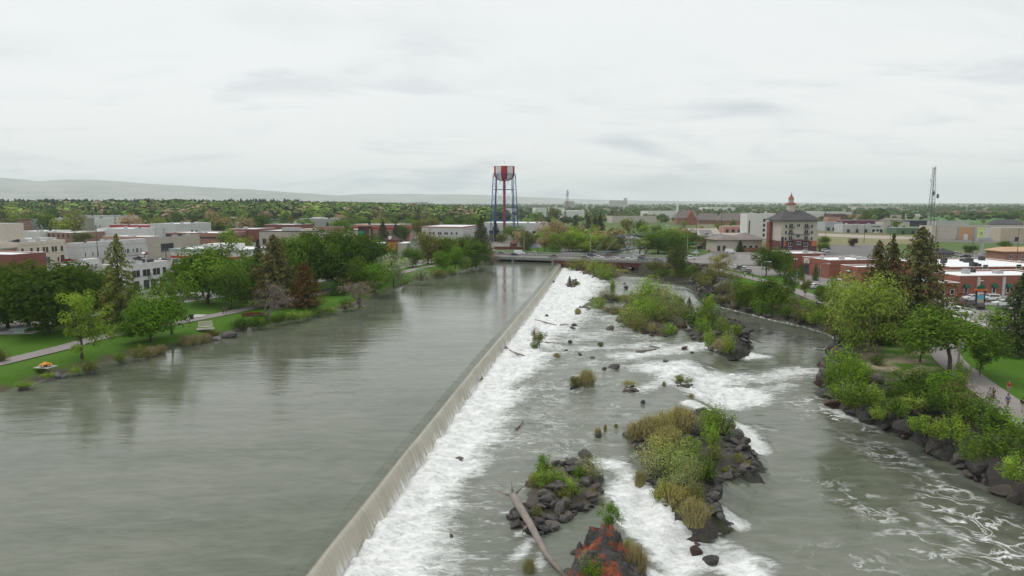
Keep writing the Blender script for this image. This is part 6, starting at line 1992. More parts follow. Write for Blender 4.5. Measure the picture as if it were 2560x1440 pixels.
BCONC = mat('bridge_concrete', (.27, .27, .26), .85, .15, .6, stretch=(1, 1, .4))
GIRD = mat('rust_girder', (.13, .045, .04), .7, .25, .7, stretch=(.3, .3, 2))
RAILM = mat('rail_grey', (.40, .40, .39), .6, .1, 1.0)
s1, s2, s3 = along_px(1231), along_px(1384), along_px(1622)
MB().box(-8, BL + 4, .35, BW - .35, ZD - .55, ZD - .02).build('deck', ASPH2, bridge)
MB().box(-8, BL + 4, 0, .34, ZD - .75, ZD + .22).build('kerb', BCONC, bridge)
MB().box(-8, BL + 4, BW - .34, BW, ZD - .75, ZD + .22).build('kerb', BCONC, bridge)
MB().box(-8, BL + 4, BW / 2 - .3, BW / 2 + .3, ZD - .015, ZD + .75).build('median', BCONC, bridge)
for yy_ in (BW * .27, BW * .73):
    lb_ = MB()
    for k in range(int(BL / 6)):
        lb_.box(k * 6, k * 6 + 2.4, yy_ - .08, yy_ + .08, ZD - .016, ZD - .008)
    lb_.build('lane_marking', PAINT, bridge)
MB().box(s1 - 4, s2, -.05, 1.2, ZD - 1.0, ZD - .56).build('beam', BCONC, bridge)
MB().box(s1 - 4, s2, BW - 1.2, BW, ZD - 1.0, ZD - .56).build('beam', BCONC, bridge)
gb = MB().box(s2, s3, 0, .5, ZD - 2.75, ZD - .76).box(s2, s3, -.25, .75, ZD - 2.75, ZD - 2.6)
for k in range(40):
    xk = s2 + (s3 - s2) * (k + .5) / 40
    gb.box(xk - .06, xk + .06, -.22, -.002, ZD - 2.6, ZD - .77)
gb.build('girder', GIRD, bridge)
for k in (1, 2, 3):
    MB().box(s2, s3, BW * k / 3 - .6, BW * k / 3 - .1, ZD - 2.7, ZD - .76).build('girder', GIRD, bridge)
for px, w_ in ((1231, 1.2), (1281, .9), (1384, 2.2)):
    c_ = along_px(px)
    MB().box(c_ - w_ / 2, c_ + w_ / 2, .1, BW - .1, -3.5, ZD - (1.002 if px < 1384 else .8)).build('pier', BCONC, bridge)
MB().box(s3 - 6.5, s3 - 4.0, .6, BW - .6, -6, ZD - 2.76).build('pier', mat('pier_dark', (.12, .115, .11), .85, .2), bridge)
MB().add([(s3, .2, -5), (s3 + 4, .2, -5), (s3 + 4, .2, ZD - .76), (s3, .2, ZD - .76), (s3, BW - .2, -5), (s3 + 4, BW - .2, -5), (s3 + 4, BW - .2, ZD - .76), (s3, BW - .2, ZD - .76)],
         [(0, 1, 2, 3), (5, 4, 7, 6), (4, 0, 3, 7), (1, 5, 6, 2)]).build('abutment', BCONC, bridge)
for yy_, nm_ in ((.17, 'railing'), (BW - .17, 'railing')):
    r_ = MB().box(-8, BL + 4, yy_ - .09, yy_ + .09, ZD + 1.02, ZD + 1.16).box(-8, BL + 4, yy_ - .05, yy_ + .05, ZD + .72, ZD + .80).box(-8, BL + 4, yy_ - .05, yy_ + .05, ZD + .45, ZD + .53)
    ro = r_.build(nm_, RAILM, bridge)
    n_p = int((BL + 12) / 2.4)
    pm_ = MB().box(-.07, .07, -.07, .07, 0, .82).mesh('post', RAILM)
    for k in range(n_p):
        link('post', pm_, ro, (-8 + k * 2.4, yy_, ZD + .22))
tag(bridge, 'low road bridge full of traffic above the weir', 'bridge')
# carriageway on the approach banks


def ramp_road(s0, z0, s1, z1):
    vs_ = []
    for s_, z_ in ((s0, z0), (s1, z1)):
        for o_ in (.2, BW - .2):
            p_ = N0 + bd * s_ + bn * o_
            vs_.append((p_.x, p_.y, z_))
    return struct(MB().add(vs_, [(0, 2, 3, 1)]).build('road', ASPH2))


ramp_road(BL + 4.01, ZD - .03, BL + 36, GROUND + .3)
ramp_road(-8.01, ZD - .03, -40, GROUND + .3)
q0, q1 = N0 + bd * (BL + 30) + bn * BW / 2, N0 + bd * (BL + 260) + bn * BW / 2
strip('road', [(q0.x, q0.y), ((q0.x + q1.x) / 2, (q0.y + q1.y) / 2), (q1.x, q1.y)], 22, ASPH2, True)


def on_bridge(px, lane):
    s_ = along_px(px)
    for _ in range(6):
        q = N0 + bd * s_ + bn * lane
        e_ = proj(q.x, q.y, ZD)[0] - px
        s_ -= e_ / ppm(q.x, q.y, ZD)
    q = N0 + bd * s_ + bn * lane
    return q.x, q.y, ZD - .018


# scrub on the bank below the bridge end
for i, (px, py, tp, w_, c) in enumerate(((1640, 675, 652, 50, OL), (1665, 684, 658, 52, (.07, .07, .035)), (1720, 690, 656, 54, DG), (1740, 688, 662, 50, OL), (1700, 692, 668, 50, MG), (1650, 690, 670, 46, DG))):
    pplant('shrub', 'bank_bush', ['brown scrub against the bridge abutment', 'dull scrub left of the dark oval tree', 'dark scrub right of the dark oval tree', 'olive scrub at the promenade corner', 'low green scrub below the dark oval tree',
                                  'low dark scrub at the channel mouth'][i], 'bush', px, py, tp, w_, c, z=-1.5 if py > 680 else 0)

# ------------------------------------------------------------------ truss bridge beyond
STEEL = mat('truss_steel', (.11, .12, .115), .6, .15, 1.0)
A_, B_ = Vector(P(1512, 631, 3.0)), Vector(P(1700, 606, 3.0))
tl = (B_ - A_).length
tr = empty('truss_bridge', (A_.x, A_.y, 0), math.atan2(B_.y - A_.y, B_.x - A_.x))
n_pan = 12
hp = 7.2
MB().box(0, tl, .2, 5.8, 2.4, 2.9).build('deck', STEEL, tr)
for yy_ in (0, 6.0):
    MB().box(0, tl, yy_ - .18, yy_ + .18, 2.5, 3.0).build('bottom_chord', STEEL, tr)
    tc_ = MB()
    tc_.tube([(0, yy_, 3.0), (tl / n_pan * 1.6, yy_, 3.0 + hp), (tl - tl / n_pan * 1.6, yy_, 3.0 + hp), (tl, yy_, 3.0)], .26, 4)
    tc_.build('top_chord', STEEL, tr)
    for k in range(2, n_pan - 1):
        x_ = tl * k / n_pan
        MB().tube([(x_, yy_, 3.0), (x_, yy_, 3.0 + hp)], .15, 4).build('post', STEEL, tr)
        MB().tube([(x_, yy_, 3.0 if k % 2 else 3.0 + hp), (x_ + tl / n_pan * (1 if k < n_pan - 2 else 0), yy_, 3.0 + hp if k % 2 else 3.0)], .13, 4).build('diagonal', STEEL, tr)
for k in range(2, n_pan - 1):
    x_ = tl * k / n_pan
    MB().tube([(x_, 0, 3.0 + hp), (x_, 6, 3.0 + hp)], .12, 4).build('cross_strut', STEEL, tr)
for x_ in (1, tl - 1):
    MB().box(x_ - .8, x_ + .8, 0, 6, -5, 2.39).build('pier', BCONC, tr)
tag(tr, 'grey steel truss bridge half hidden by trees behind the road bridge', 'bridge')

# ------------------------------------------------------------------ water tower
x, y, z = P(1261, 597)
RED, BLUE, TWH = mat('tower_red', (.42, .035, .045), .5, .08, .5), mat('tower_blue', (.025, .075, .26), .5, .1, .5), mat('tower_white', (.74, .75, .75), .5, .05, .3)
tw = empty('water_tower', (x, y, z))


def zrow(row):
    return height_from(0, row, x, y, z)


pt = ppm(x, y, 40)
RT = 25.8 / pt
z_top, z_band, z_bot = zrow(415.5), zrow(436.5), zrow(453.5)
prof_ = [(RT, z_top)] + [(RT, z_band)] + [(RT * math.cos(a), z_band - (z_band - z_bot) * math.sin(a)) for a in [math.pi / 2 * k / 8 for k in range(1, 9)]]
NP = 10
for k in range(NP):
    a0 = -math.pi / 2 + (k - .5) * 2 * math.pi / NP
    q = MB()
    seg = 5
    for r_, zz_ in prof_:
        for j in range(seg + 1):
            a = a0 + 2 * math.pi / NP * j / seg
            rr = max(r_, .02)
            q.v.append((rr * math.cos(a), rr * math.sin(a), zz_))
    for i in range(len(prof_) - 1):
        for j in range(seg):
            q.f.append((i * (seg + 1) + j, (i + 1) * (seg + 1) + j, (i + 1) * (seg + 1) + j + 1, i * (seg + 1) + j + 1))
            q.m.append(0)
    q.build('tank_panel', RED if k % 2 == 0 else TWH, tw, True)
MB().lathe([(RT + .25, z_top - .12), (RT + .25, z_top + .12), (RT * .55, z_top + 1.0), (.4, z_top + 1.55), (.05, z_top + 1.6)], 40).build('roof', TWH, tw)
MB().tube([(0, 0, z_top + 1.5), (0, 0, z_top + 3.6)], .08, 5).build('mast', DARKM, tw)
rb_ = RT + .55
bal = MB().lathe([(RT - .05, z_band - .12), (rb_, z_band - .12), (rb_, z_band + .05), (RT - .05, z_band + .05)], 40)
bal.build('balcony', BLUE, tw)
bal = MB()
for hz_ in (.55, 1.05):
    bal.lathe([(rb_ - .04, z_band + hz_), (rb_ + .04, z_band + hz_), (rb_ + .04, z_band + hz_ + .07), (rb_ - .04, z_band + hz_ + .07)], 40)
for k in range(32):
    a = 2 * math.pi * k / 32
    bal.tube([(rb_ * math.cos(a), rb_ * math.sin(a), z_band), (rb_ * math.cos(a), rb_ * math.sin(a), z_band + 1.1)], .035, 4)
bal.build('railing', BLUE, tw)
MB().tube([(0, 0, -.2), (0, 0, z_bot + .6)], 3.3 / pt, 16).build('riser', RED, tw)
RBASE = 36.0 / pt
NL = 8
legp = []
for k in range(NL):
    a = math.radians(-90 + 4 + 360 * k / NL)
    top_, bot_ = Vector((rb_ * math.cos(a), rb_ * math.sin(a), z_band)), Vector((RBASE * math.cos(a), RBASE * math.sin(a), -.3))
    legp.append((bot_, top_))
    MB().tube([bot_, top_], [.32, .27], 8).build('leg', BLUE, tw)
rows_ = [zrow(474), zrow(512), zrow(550)]


def leg_at(k, zz_):
    b_, t_ = legp[k % NL]
    f = (zz_ - b_.z) / (t_.z - b_.z)
    return b_.lerp(t_, f)


for zz_ in rows_:
    for k in range(NL):
        MB().tube([leg_at(k, zz_), leg_at(k + 1, zz_)], .17, 5).build('strut', BLUE, tw)
lev = [0] + rows_[::-1] + [z_band]
for k in range(NL):
    for za, zb in zip(lev[:-1], lev[1:]):
        q = MB().tube([leg_at(k, za), leg_at(k + 1, zb)], .05, 4).tube([leg_at(k + 1, za), leg_at(k, zb)], .05, 4)
        q.build('brace_rod', BLUE, tw)
tag(tw, 'water tower with red and white striped tank on blue legs', 'water tower')

# ------------------------------------------------------------------ telecom mast, far masts
def lattice(name, label, px, base, top, wb, wt, n, m, cat='mast'):
    x, y, z = P(px, base)
    root = empty(name, (x, y, z), .4)
    H = height_from(base, top, x, y, z)
    legs = [(-1, -1), (1, -1), (1, 1), (-1, 1)]

    def pt_(k, f):
        w_ = (wb + (wt - wb) * f) / 2
        return (legs[k % 4][0] * w_, legs[k % 4][1] * w_, H * f)
    for k in range(4):
        MB().tube([pt_(k, 0), pt_(k, 1)], [.24, .15], 5).build('leg', m, root)
    q = MB()
    for i in range(n):
        f0, f1 = i / n, (i + 1) / n
        for k in range(4):
            q.tube([pt_(k, f1), pt_(k + 1, f1)], .08, 3, caps=False)
            q.tube([pt_(k, f0), pt_(k + 1, f1)], .08, 3, caps=False)
    q.build('bracing', m, root)
    tag(root, label, cat)
    return root, H


MASTM = mat('mast_grey', (.15, .145, .15), .6, .2, 1.0)
mr, H = lattice('telecom_mast', 'tall lattice telecom mast with round dishes at the right', 2325, 578, 419, 4.6, 1.6, 22, MASTM)
for dz, dx in ((.60, -2.4), (.555, 3.4)):
    d_ = MB().lathe([(2.1, 0), (2.1, .6), (1.5, 1.0), (.02, 1.2)], 18).build('dish', mat('dish_grey', (.12, .12, .15), .6, .1), mr)
    d_.location = (dx, -2.2, H * dz)
    d_.rotation_euler = (math.pi / 2, 0, .3)
for k in range(9):
    a = k * 2.1
    zf = (.985, .975, .965, .90, .78, .72, .42, .38, .30)[k]
    MB().box(-.18, .18, -.12, .12, 0, 2.2).build('antenna_panel', TRIM if k % 2 else MASTM, mr).location = (math.cos(a) * (1.6 + (1 - zf) * 3), math.sin(a) * (1.6 + (1 - zf) * 3), H * zf)
fm_, H = lattice('lattice_mast', 'thin floodlight mast rising from the far white hall', 1418, 541, 477, 4.0, 2.2, 14, MASTM)
for k in range(3):
    MB().box(-1.6, 1.6, -.5, .5, 0, 1.6).build('antenna_panel', MASTM, fm_).location = (1.4 * (k % 2), 0, H * (.98 - .09 * k))


def pole(kind, label, px, base, top, z=GROUND, arm=1, on=None):
    if on:
        x, y, z = on
    else:
        x, y, z = P(px, base, z)
    H = height_from(base, top, x, y, z)
    if kind == 'lamp':
        root = empty('street_lamp', (x, y, z))
        MB().tube([(0, 0, 0), (0, 0, H * .96), (arm * .5, 0, H), (arm * 2.2, 0, H + .15)], [.13, .08, .06, .05], 6).build('pole', METAL, root)
        MB().box(min(0, arm) * .9 + arm * 2.0 - .1, max(0, arm) * .9 + arm * 2.0 + .1, -.16, .16, H + .02, H + .18).build('lamp_head', TRIM, root)
        tag(root, label, 'street lamp')
    elif kind == 'globe':
        root = empty('globe_lamp', (x, y, z))
        MB().tube([(0, 0, 0), (0, 0, H)], [.11, .07], 6).build('pole', DARKM, root)
        for dx in (-.45, .45):
            MB().lathe([(.02, H - .05), (.22, H + .1), (.26, H + .3), (.2, H + .5), (.02, H + .6)], 10, 0, dx, 0).build('globe', TRIM, root)
        MB().tube([(-.45, 0, H - .05), (.45, 0, H - .05)], .04, 4).build('arm', DARKM, root)
        tag(root, label, 'street lamp')
    elif kind == 'plain':
        root = empty('wooden_pole', (x, y, z))
        MB().tube([(0, 0, 0), (0, 0, H)], [.22, .17], 8).build('pole', mat('pole_pale', (.24, .21, .18), .9, .25, 3.0), root)
        MB().box(.15, .5, -.25, .25, H - 1.2, H - .5).build('floodlight', METAL, root)
        tag(root, label, 'pole')
    else:
        root = empty('utility_pole', (x, y, z))
        MB().tube([(0, 0, 0), (0, 0, H)], [.19, .12], 7).build('pole', mat('pole_wood', (.13, .10, .085), .9, .25, 3.0), root)
        MB().box(-1.3, 1.3, -.07, .07, H - .9, H - .72).build('crossarm', mat('pole_wood', (.13, .10, .085)), root)
        ib = MB()
        for k in (-1.15, -.5, .5, 1.15):
            ib.lathe([(.05, H - .72), (.06, H - .55), (.02, H - .5)], 6, 0, k, 0)
        ib.build('insulator', TRIM, root)
        tag(root, label, 'utility pole')
    return root, (x, y, z + H)


pole('lamp', 'pale lamp post at the left end of the bridge', 1234, 0, 573, on=on_bridge(1234, .6), arm=-1)
pole('lamp', 'lamp post on the bridge in front of the olive tree', 1310, 0, 578, on=on_bridge(1310, .6))
pole('lamp', 'lamp post on the far side of the bridge', 1476, 0, 575, on=on_bridge(1476, BW - .6), arm=-1)
pole('lamp', 'lamp post on the bridge above the white pickup', 1590, 0, 606, on=on_bridge(1590, .6))
pole('lamp', 'lamp post standing beside the river promenade', 1902, 712, 655)
pole('lamp', 'tall lamp post in the restaurant car park', 2048, 728, 660)
pole('plain', 'bare wooden pole beside the curving path', 2392, 958, 848)
pole('lamp', 'lamp post at the promenade bench', 1831, 690, 641)
pole('globe', 'twin globe lamp before the long brick building', 2513, 738, 708)
pole('globe', 'globe lamp at the restaurant corner', 1987, 690, 650)
pole('globe', 'globe lamp near the promenade cars', 1988, 715, 692)
pole('globe', 'twin globe lamp by the grey roofed house', 2340, 655, 641)
wires = []
for lb, px, base, top in (('dark utility pole left of the white hotel', 1802, 590, 523), ('utility pole behind the traffic lights', 1740, 594, 553), ('utility pole by the apartment block', 1933, 585, 520), ('tall pole in the dry field', 2160, 607, 523),
                          ('pole by the long grey shed', 2142, 582, 545), ('pole left of the billboard', 2430, 642, 596), ('pole right of the billboard', 2452, 644, 598), ('pole before the telecom mast', 2339, 606, 545),
                          ('pole in the far right fields', 2347, 548, 505), ('second pole in the far right fields', 2431, 548, 511), ('pole at the right end of the long warehouse', 2545, 612, 570), ('pole beside the diner', 2541, 662, 610),
                          ('utility pole in front of the white shop row', 246, 660, 566), ('utility pole frame left post behind the grey block', 390, 612, 571), ('utility pole frame right post behind the grey block', 411, 612, 571),
                          ('slim pole among the park trees', 418, 690, 622), ('pole near the left downtown roofs', 120, 606, 566), ('second pole near the left downtown roofs', 142, 606, 566), ('pole in the field behind the hotel', 2225, 600, 548), ('pole beside the gravel lot', 2064, 600, 565)):
    _, e = pole('utility', lb, px, base, top)
    wires.append(e)


def wire(label, a, b, sag):
    pts_ = [(a[0] + (b[0] - a[0]) * f, a[1] + (b[1] - a[1]) * f, a[2] + (b[2] - a[2]) * f - sag * 4 * f * (1 - f)) for f in [k / 12 for k in range(13)]]
    tag(MB().tube(pts_, .035, 4).build('power_line', DARKM), label, 'wire')


wire('wire from the white shop row pole to the park pole', wires[12], wires[15], 1.2)
wire('wire between the white hotel and traffic light poles', wires[0], wires[1], 1.5)
wire('wire from the white hotel pole to the apartment block pole', wires[0], wires[2], 1.5)
wire('wire between the two posts behind the grey block', wires[13], wires[14], .2)
# traffic signals
for lb, px, base, top, armdir, L_ in (('traffic light mast with green street sign at the junction', 1718, 638, 588, 1, 8.5), ('second traffic light mast nearer the bridge', 1741, 648, 618, 1, 6.0)):
    x, y, z = P(px, base)
    root = empty('traffic_light', (x, y, z))
    H = height_from(base, top, x, y, z)
    ha = min(6.2, H * .7)
    MB().tube([(0, 0, 0), (0, 0, H)], [.16, .10], 6).build('pole', METAL, root)
    MB().tube([(0, 0, ha), (L_, 0, ha + .25)], [.10, .06], 6).build('mast_arm', METAL, root)
    for k, f in enumerate((.45, .95)):
        MB().box(L_ * f - .25, L_ * f + .25, -.3, -.12, ha - .5, ha + .7).build('signal_head', mat('signal_case', (.35, .05, .03), .5, .1) if k else mat('signal_yellow', (.30, .24, .04), .5, .1), root)
    MB().box(.5, 2.6, -.12, -.06, ha - .35, ha + .25).build('street_sign', mat('green_sign', (.02, .28, .12)), root)
    tag(root, lb, 'traffic light')

# ------------------------------------------------------------------ billboard and pylon sign
x, y, z = P(2452, 658)
root = empty('billboard', (x, y, z))
pb_ = ppm(x, y)
zt, zb = height_from(658, 568, x, y, z), height_from(658, 594, x, y, z)
MB().tube([(0, 0, 0), (0, 0, zb - .4)], .55, 12).build('column', METAL, root)
MB().box(-15 / pb_, 22 / pb_, -.6, .6, zb - 1.2, zb - .05).build('catwalk', METAL, root)
MB().box(-15 / pb_, 3 / pb_, -.5, -.2, zb, zt).build('poster', mat('poster_lime', (.52, .60, .18), .6, .25, 1.5, rgb2=(.60, .65, .35)), root)
MB().box(3.05 / pb_, 14 / pb_, -.5, -.2, zb - .5, zt - .2).build('poster', mat('poster_white', (.60, .60, .63), .6, .1, 1.0), root)
MB().add([(14.1 / pb_, -.5, zb - 1), (14.1 / pb_, -.5, zt), (24 / pb_, 2.5, zt), (24 / pb_, 2.5, zb - 1), (14.1 / pb_, -.1, zb - 1), (14.1 / pb_, -.1, zt), (24 / pb_, 2.9, zt), (24 / pb_, 2.9, zb - 1)],
         [(0, 3, 2, 1), (4, 5, 6, 7), (0, 1, 5, 4), (2, 3, 7, 6), (1, 2, 6, 5), (0, 4, 7, 3)]).build('poster_back', DARKM, root)
MB().lathe([(.02, 0), (.5, .01), (.5, .05), (.35, .05), (.35, .01)], 14).build('poster_emblem', W['olive'], root).location = (-6 / pb_, -.51, (zb + zt) / 2 - .4)
root.children[-1].rotation_euler = (math.pi / 2, 0, 0)
tag(root, 'billboard on a thick column with lime green poster', 'billboard')
x, y, z = P(2449, 764)
root = empty('pylon_sign', (x, y, z), R(4))
ps = ppm(x, y)


def sz(row):
    return height_from(764, row, x, y, z)


hw = 10.5 / ps
for sx in (-1, 1):
    MB().box(sx * hw - .13, sx * hw + .13, -.2, .2, -.1, sz(727)).build('post', mat('sign_navy', (.02, .02, .05), .5, .1), root)
MB().box(-hw + .14, hw - .14, -.12, .12, sz(761), sz(748)).build('panel', W['tan'], root)
MB().box(-hw + .14, hw - .14, -.12, .12, sz(747), sz(738)).build('panel', mat('panel_cyan', (.12, .42, .58), .4, .2, 3.0), root)
MB().box(-hw + .14, hw - .14, -.12, .12, sz(735), sz(732)).build('panel', TRIM, root)
hw2 = 16 / ps
MB().box(-hw2, hw2, -.22, .22, sz(726.5), sz(722.5)).build('lettering_band', mat('band_orange', (.62, .13, .03), .5, .2, 5.0), root)
MB().prism([(-hw * .6, 0), (hw * .6, 0), (hw * .35, -.45), (-hw * .35, -.45)], -.1, .1)
q = MB()
arc = [(hw2 * .75 * math.cos(a), sz(722) + (sz(714) - sz(722)) * math.sin(a)) for a in [math.pi * k / 12 for k in range(13)]]
q.add([(a, -.18, b) for a, b in arc] + [(a, .18, b) for a, b in arc], [tuple(range(13)), tuple(range(13, 26))[::-1]] + [(i + 13, i + 14, i + 1, i) for i in range(12)])
q.build('arched_head', awn, root)
MB().box(-hw * .55, hw * .55, -.2, .2, sz(729.5), sz(727)).build('panel', mat('band_orange', (.62, .13, .03)), root)
MB().tube([(0, 0, sz(714)), (0, 0, sz(707))], .06, 5).build('stem', DARKM, root)
q = MB()
ring = [(-9.5 / ps, sz(704)), (-4 / ps, sz(701)), (0, sz(698)), (4 / ps, sz(701)), (9.5 / ps, sz(704)), (4 / ps, sz(706.5)), (-4 / ps, sz(706.5))]
q.add([(a, -.12, b) for a, b in ring] + [(a, .12, b) for a, b in ring], [tuple(range(7))[::-1], tuple(range(7, 14))] + [(i, (i + 1) % 7, 7 + (i + 1) % 7, 7 + i) for i in range(7)])
q.build('winged_emblem', mat('emblem_teal', (.03, .10, .11), .5, .2), root)
MB().lathe([(.02, 0), (.42, .01), (.42, .04), (.02, .05)], 14).build('emblem_disc', TRIM, root).location = (0, -.13, sz(702))
root.children[-1].rotation_euler = (math.pi / 2, 0, 0)
tag(root, 'pylon sign with arched green top, orange band and winged emblem', 'sign')

# ------------------------------------------------------------------ pavilion, gazebo, red wall by the bridge
x, y, z = P(1333, 632)
root = empty('pavilion', (x, y, z))
pp = ppm(x, y)
hwp = 14 / pp
for sx in (-1, 1):
    for sy in (-1, 1):
        MB().box(sx * hwp * .75 - .12, sx * hwp * .75 + .12, sy * 2 - .12, sy * 2 + .12, -.1, 2.6).build('post', FRAME_D, root)
hip_roof(root, -hwp, hwp, -2.6, 2.6, 2.6, 5.0, .4, mat('slate_roof', (.20, .22, .24), .7, .15), .3)
tag(root, 'small open pavilion with curved grey roof behind the bridge', 'pavilion')
x, y, z = P(1284, 622)
root = empty('gazebo', (x, y, z))
pp = ppm(x, y)
MB().lathe([(9 / pp, -.1), (9 / pp, 3.2)], 8).build('wall', mat('timber_red', (.16, .06, .045), .8, .2), root)
MB().lathe([(12.5 / pp, 3.1), (7 / pp, 4.4), (2.6 / pp, 5.0), (2.6 / pp, 5.6), (.05, 6.3)], 8).build('roof', mat('cedar_roof', (.15, .085, .07), .85, .2), root)
tag(root, 'red-brown eight-sided gazebo below the water tower', 'gazebo')
x, y, z = P(1236, 624)
x2, y2, _ = P(1312, 624)
o = MB().box(0, x2 - x, 0, .5, -.2, 1.7).build('garden_wall', mat('timber_red', (.16, .06, .045)))
o.location = (x, y, z)
tag(o, 'long low red-brown wall behind the bridge rail', 'wall')

# ------------------------------------------------------------------ vehicles
def paint_mat():
    m = bpy.data.materials.new('car_paint')
    m.use_nodes = True
    t = NT(m.node_tree)
    c = t.n('ShaderNodeObjectInfo').outputs['Color']
    g = t.n('ShaderNodeTexCoord').outputs['Object']
    k = t.math('ADD', t.math('MULTIPLY', t.noise(g, 1.5, 4), .2), .9)
    c = t.n('ShaderNodeVectorMath', {0: c, 3: k}, operation='SCALE').outputs[0]
    p = t.n('ShaderNodeBsdfPrincipled', {'Base Color': c, 'Roughness': .3, 'Coat Weight': .5})
    t.n('ShaderNodeOutputMaterial', {0: p.outputs[0]})
    return m


PAINTC = paint_mat()
TYRE, RIM = mat('tyre', (.02, .02, .02), .8, .1), mat('rim', (.45, .45, .46), .35, .1, metal=.6)
CGLASS = glass_mat('car_glass', (.02, .025, .03), .05)
LAMPW, LAMPR = mat('headlight', (.7, .7, .68), .2, .05), mat('taillight', (.35, .01, .01), .3, .05)


def slab(mb_, prof_, w0, w1, z0, z1, mi=0):
    """side profile extruded across, narrowing from half width w0 at z0 to w1 at z1"""
    n = len(prof_)

    def hw_(zv):
        f = min(1, max(0, (zv - z0) / (z1 - z0)))
        return w0 + (w1 - w0) * f
    vs_ = [(x, -hw_(zv), zv) for x, zv in prof_] + [(x, hw_(zv), zv) for x, zv in prof_]
    mb_.add(vs_, [tuple(range(n)), tuple(range(n, 2 * n))[::-1]] + [(i, i + n, (i + 1) % n + n, (i + 1) % n) for i in range(n)], mi)


def make_car(kind):
    """x forward; returns list of (name, mesh, location, painted)"""
    body, glass = MB(), MB()
    if kind == 'sedan':
        L, wh, wr = 4.7, 1.45, .33
        low = [(-2.3, .35), (-2.35, .62), (-2.25, .88), (-1.5, .94), (1.0, .92), (2.05, .78), (2.32, .58), (2.3, .33), (1.9, .22), (-1.9, .22)]
        cab = [(-1.85, .93), (-1.15, 1.40), (.15, 1.44), (1.05, .92)]
        win = [(-1.62, .95), (-1.08, 1.33), (.12, 1.37), (.90, .95)]
    elif kind == 'suv':
        L, wh, wr = 4.7, 1.42, .37
        low = [(-2.3, .40), (-2.34, .75), (-2.28, 1.05), (1.1, 1.06), (2.1, .95), (2.32, .70), (2.3, .38), (1.9, .28), (-1.9, .28)]
        cab = [(-2.26, 1.05), (-1.95, 1.68), (.25, 1.72), (1.15, 1.05)]
        win = [(-2.1, 1.08), (-1.85, 1.56), (.2, 1.60), (1.0, 1.08)]
    elif kind == 'pickup':
        L, wh, wr = 5.7, 1.85, .40
        low = [(-2.85, .48), (-2.87, .80), (-2.82, 1.10), (1.5, 1.14), (2.6, 1.06), (2.85, .75), (2.8, .45), (2.3, .34), (-2.4, .34)]
        cab = [(-.95, 1.13), (-.80, 1.80), (.75, 1.82), (1.55, 1.13)]
        win = [(-.83, 1.16), (-.72, 1.68), (.70, 1.70), (1.40, 1.16)]
    elif kind == 'van':
        L, wh, wr = 5.6, 1.7, .37
        low = [(-2.75, .42), (-2.78, 1.05), (1.7, 1.08), (2.55, .98), (2.75, .70), (2.7, .40), (2.2, .30), (-2.3, .30)]
        cab = [(-2.75, 1.05), (-2.68, 2.15), (.95, 2.18), (1.95, 1.05)]
        win = [(.2, 1.2), (.2, 1.85), (.95, 1.88), (1.65, 1.2)]
    else:  # jeep
        L, wh, wr = 4.4, 1.4, .43
        low = [(-2.1, .50), (-2.1, 1.08), (.85, 1.10), (2.05, 1.05), (2.1, .55), (1.7, .45), (-1.7, .45)]
        cab = [(-2.08, 1.08), (-2.04, 1.80), (.55, 1.84), (.85, 1.10)]
        win = [(-1.9, 1.18), (-1.9, 1.66), (.48, 1.68), (.70, 1.18)]
    slab(body, low, .90, .86, .2, 1.1)
    slab(body, cab, .84, .62, 1.0, 1.8)
    n = len(win)
    for s_ in (-1, 1):
        vs_ = []
        for x_, zv in win:
            f = min(1, max(0, (zv - 1.0) / .8))
            hw_ = .84 + (.62 - .84) * f
            vs_.append((x_, s_ * (hw_ + .012), zv))
        glass.add(vs_, [tuple(range(n)) if s_ < 0 else tuple(range(n))[::-1]])
    for (xa, za), (xb, zb), off in ((cab[-1], cab[-2], .015), (cab[0], cab[1], -.015)):
        f0, f1 = .12, .86
        a = (xa + (xb - xa) * f0 + off, za + (zb - za) * f0 + .008)
        b = (xa + (xb - xa) * f1 + off, za + (zb - za) * f1 + .008)
        ha, hb_ = .84 + (.62 - .84) * min(1, max(0, (a[1] - 1) / .8)) - .06, .84 + (.62 - .84) * min(1, max(0, (b[1] - 1) / .8)) - .06
        q = [(a[0], -ha, a[1]), (a[0], ha, a[1]), (b[0], hb_, b[1]), (b[0], -hb_, b[1])]
        glass.add(q, [(0, 1, 2, 3) if off > 0 else (3, 2, 1, 0)])
    if kind == 'pickup':
        body.box(-2.75, -1.0, -.72, .72, 1.101, 1.12)
    parts = [('body', body.mesh('body', PAINTC), (0, 0, 0), True), ('window_glass', glass.mesh('window_glass', CGLASS), (0, 0, 0), False)]
    tyre = MB().lathe([(wr * .6, -.11), (wr * .96, -.11), (wr, -.07), (wr, .07), (wr * .96, .11), (wr * .6, .11)], 14).mesh('wheel', TYRE)
    rim = MB().lathe([(.02, .10), (wr * .5, .115), (wr * .61, .10), (wr * .61, -.10), (wr * .5, -.115), (.02, -.10)], 10).mesh('rim', RIM)
    for sx in (-1, 1):
        for sy in (-1, 1):
            parts.append(('wheel', (tyre, rim), (sx * wh, sy * .80, wr), False))
    xf, xr = max(p[0] for p in low) - .06, min(p[0] for p in low) + .05
    hl = MB().box(-.05, .05, -.17, .17, -.07, .07)
    for sy in (-.6, .6):
        parts.append(('headlight', hl.mesh('headlight', LAMPW), (xf, sy, .70), False))
        parts.append(('taillight', MB().box(-.05, .05, -.12, .12, -.1, .1).mesh('taillight', LAMPR), (xr, sy, .82), False))
    return parts


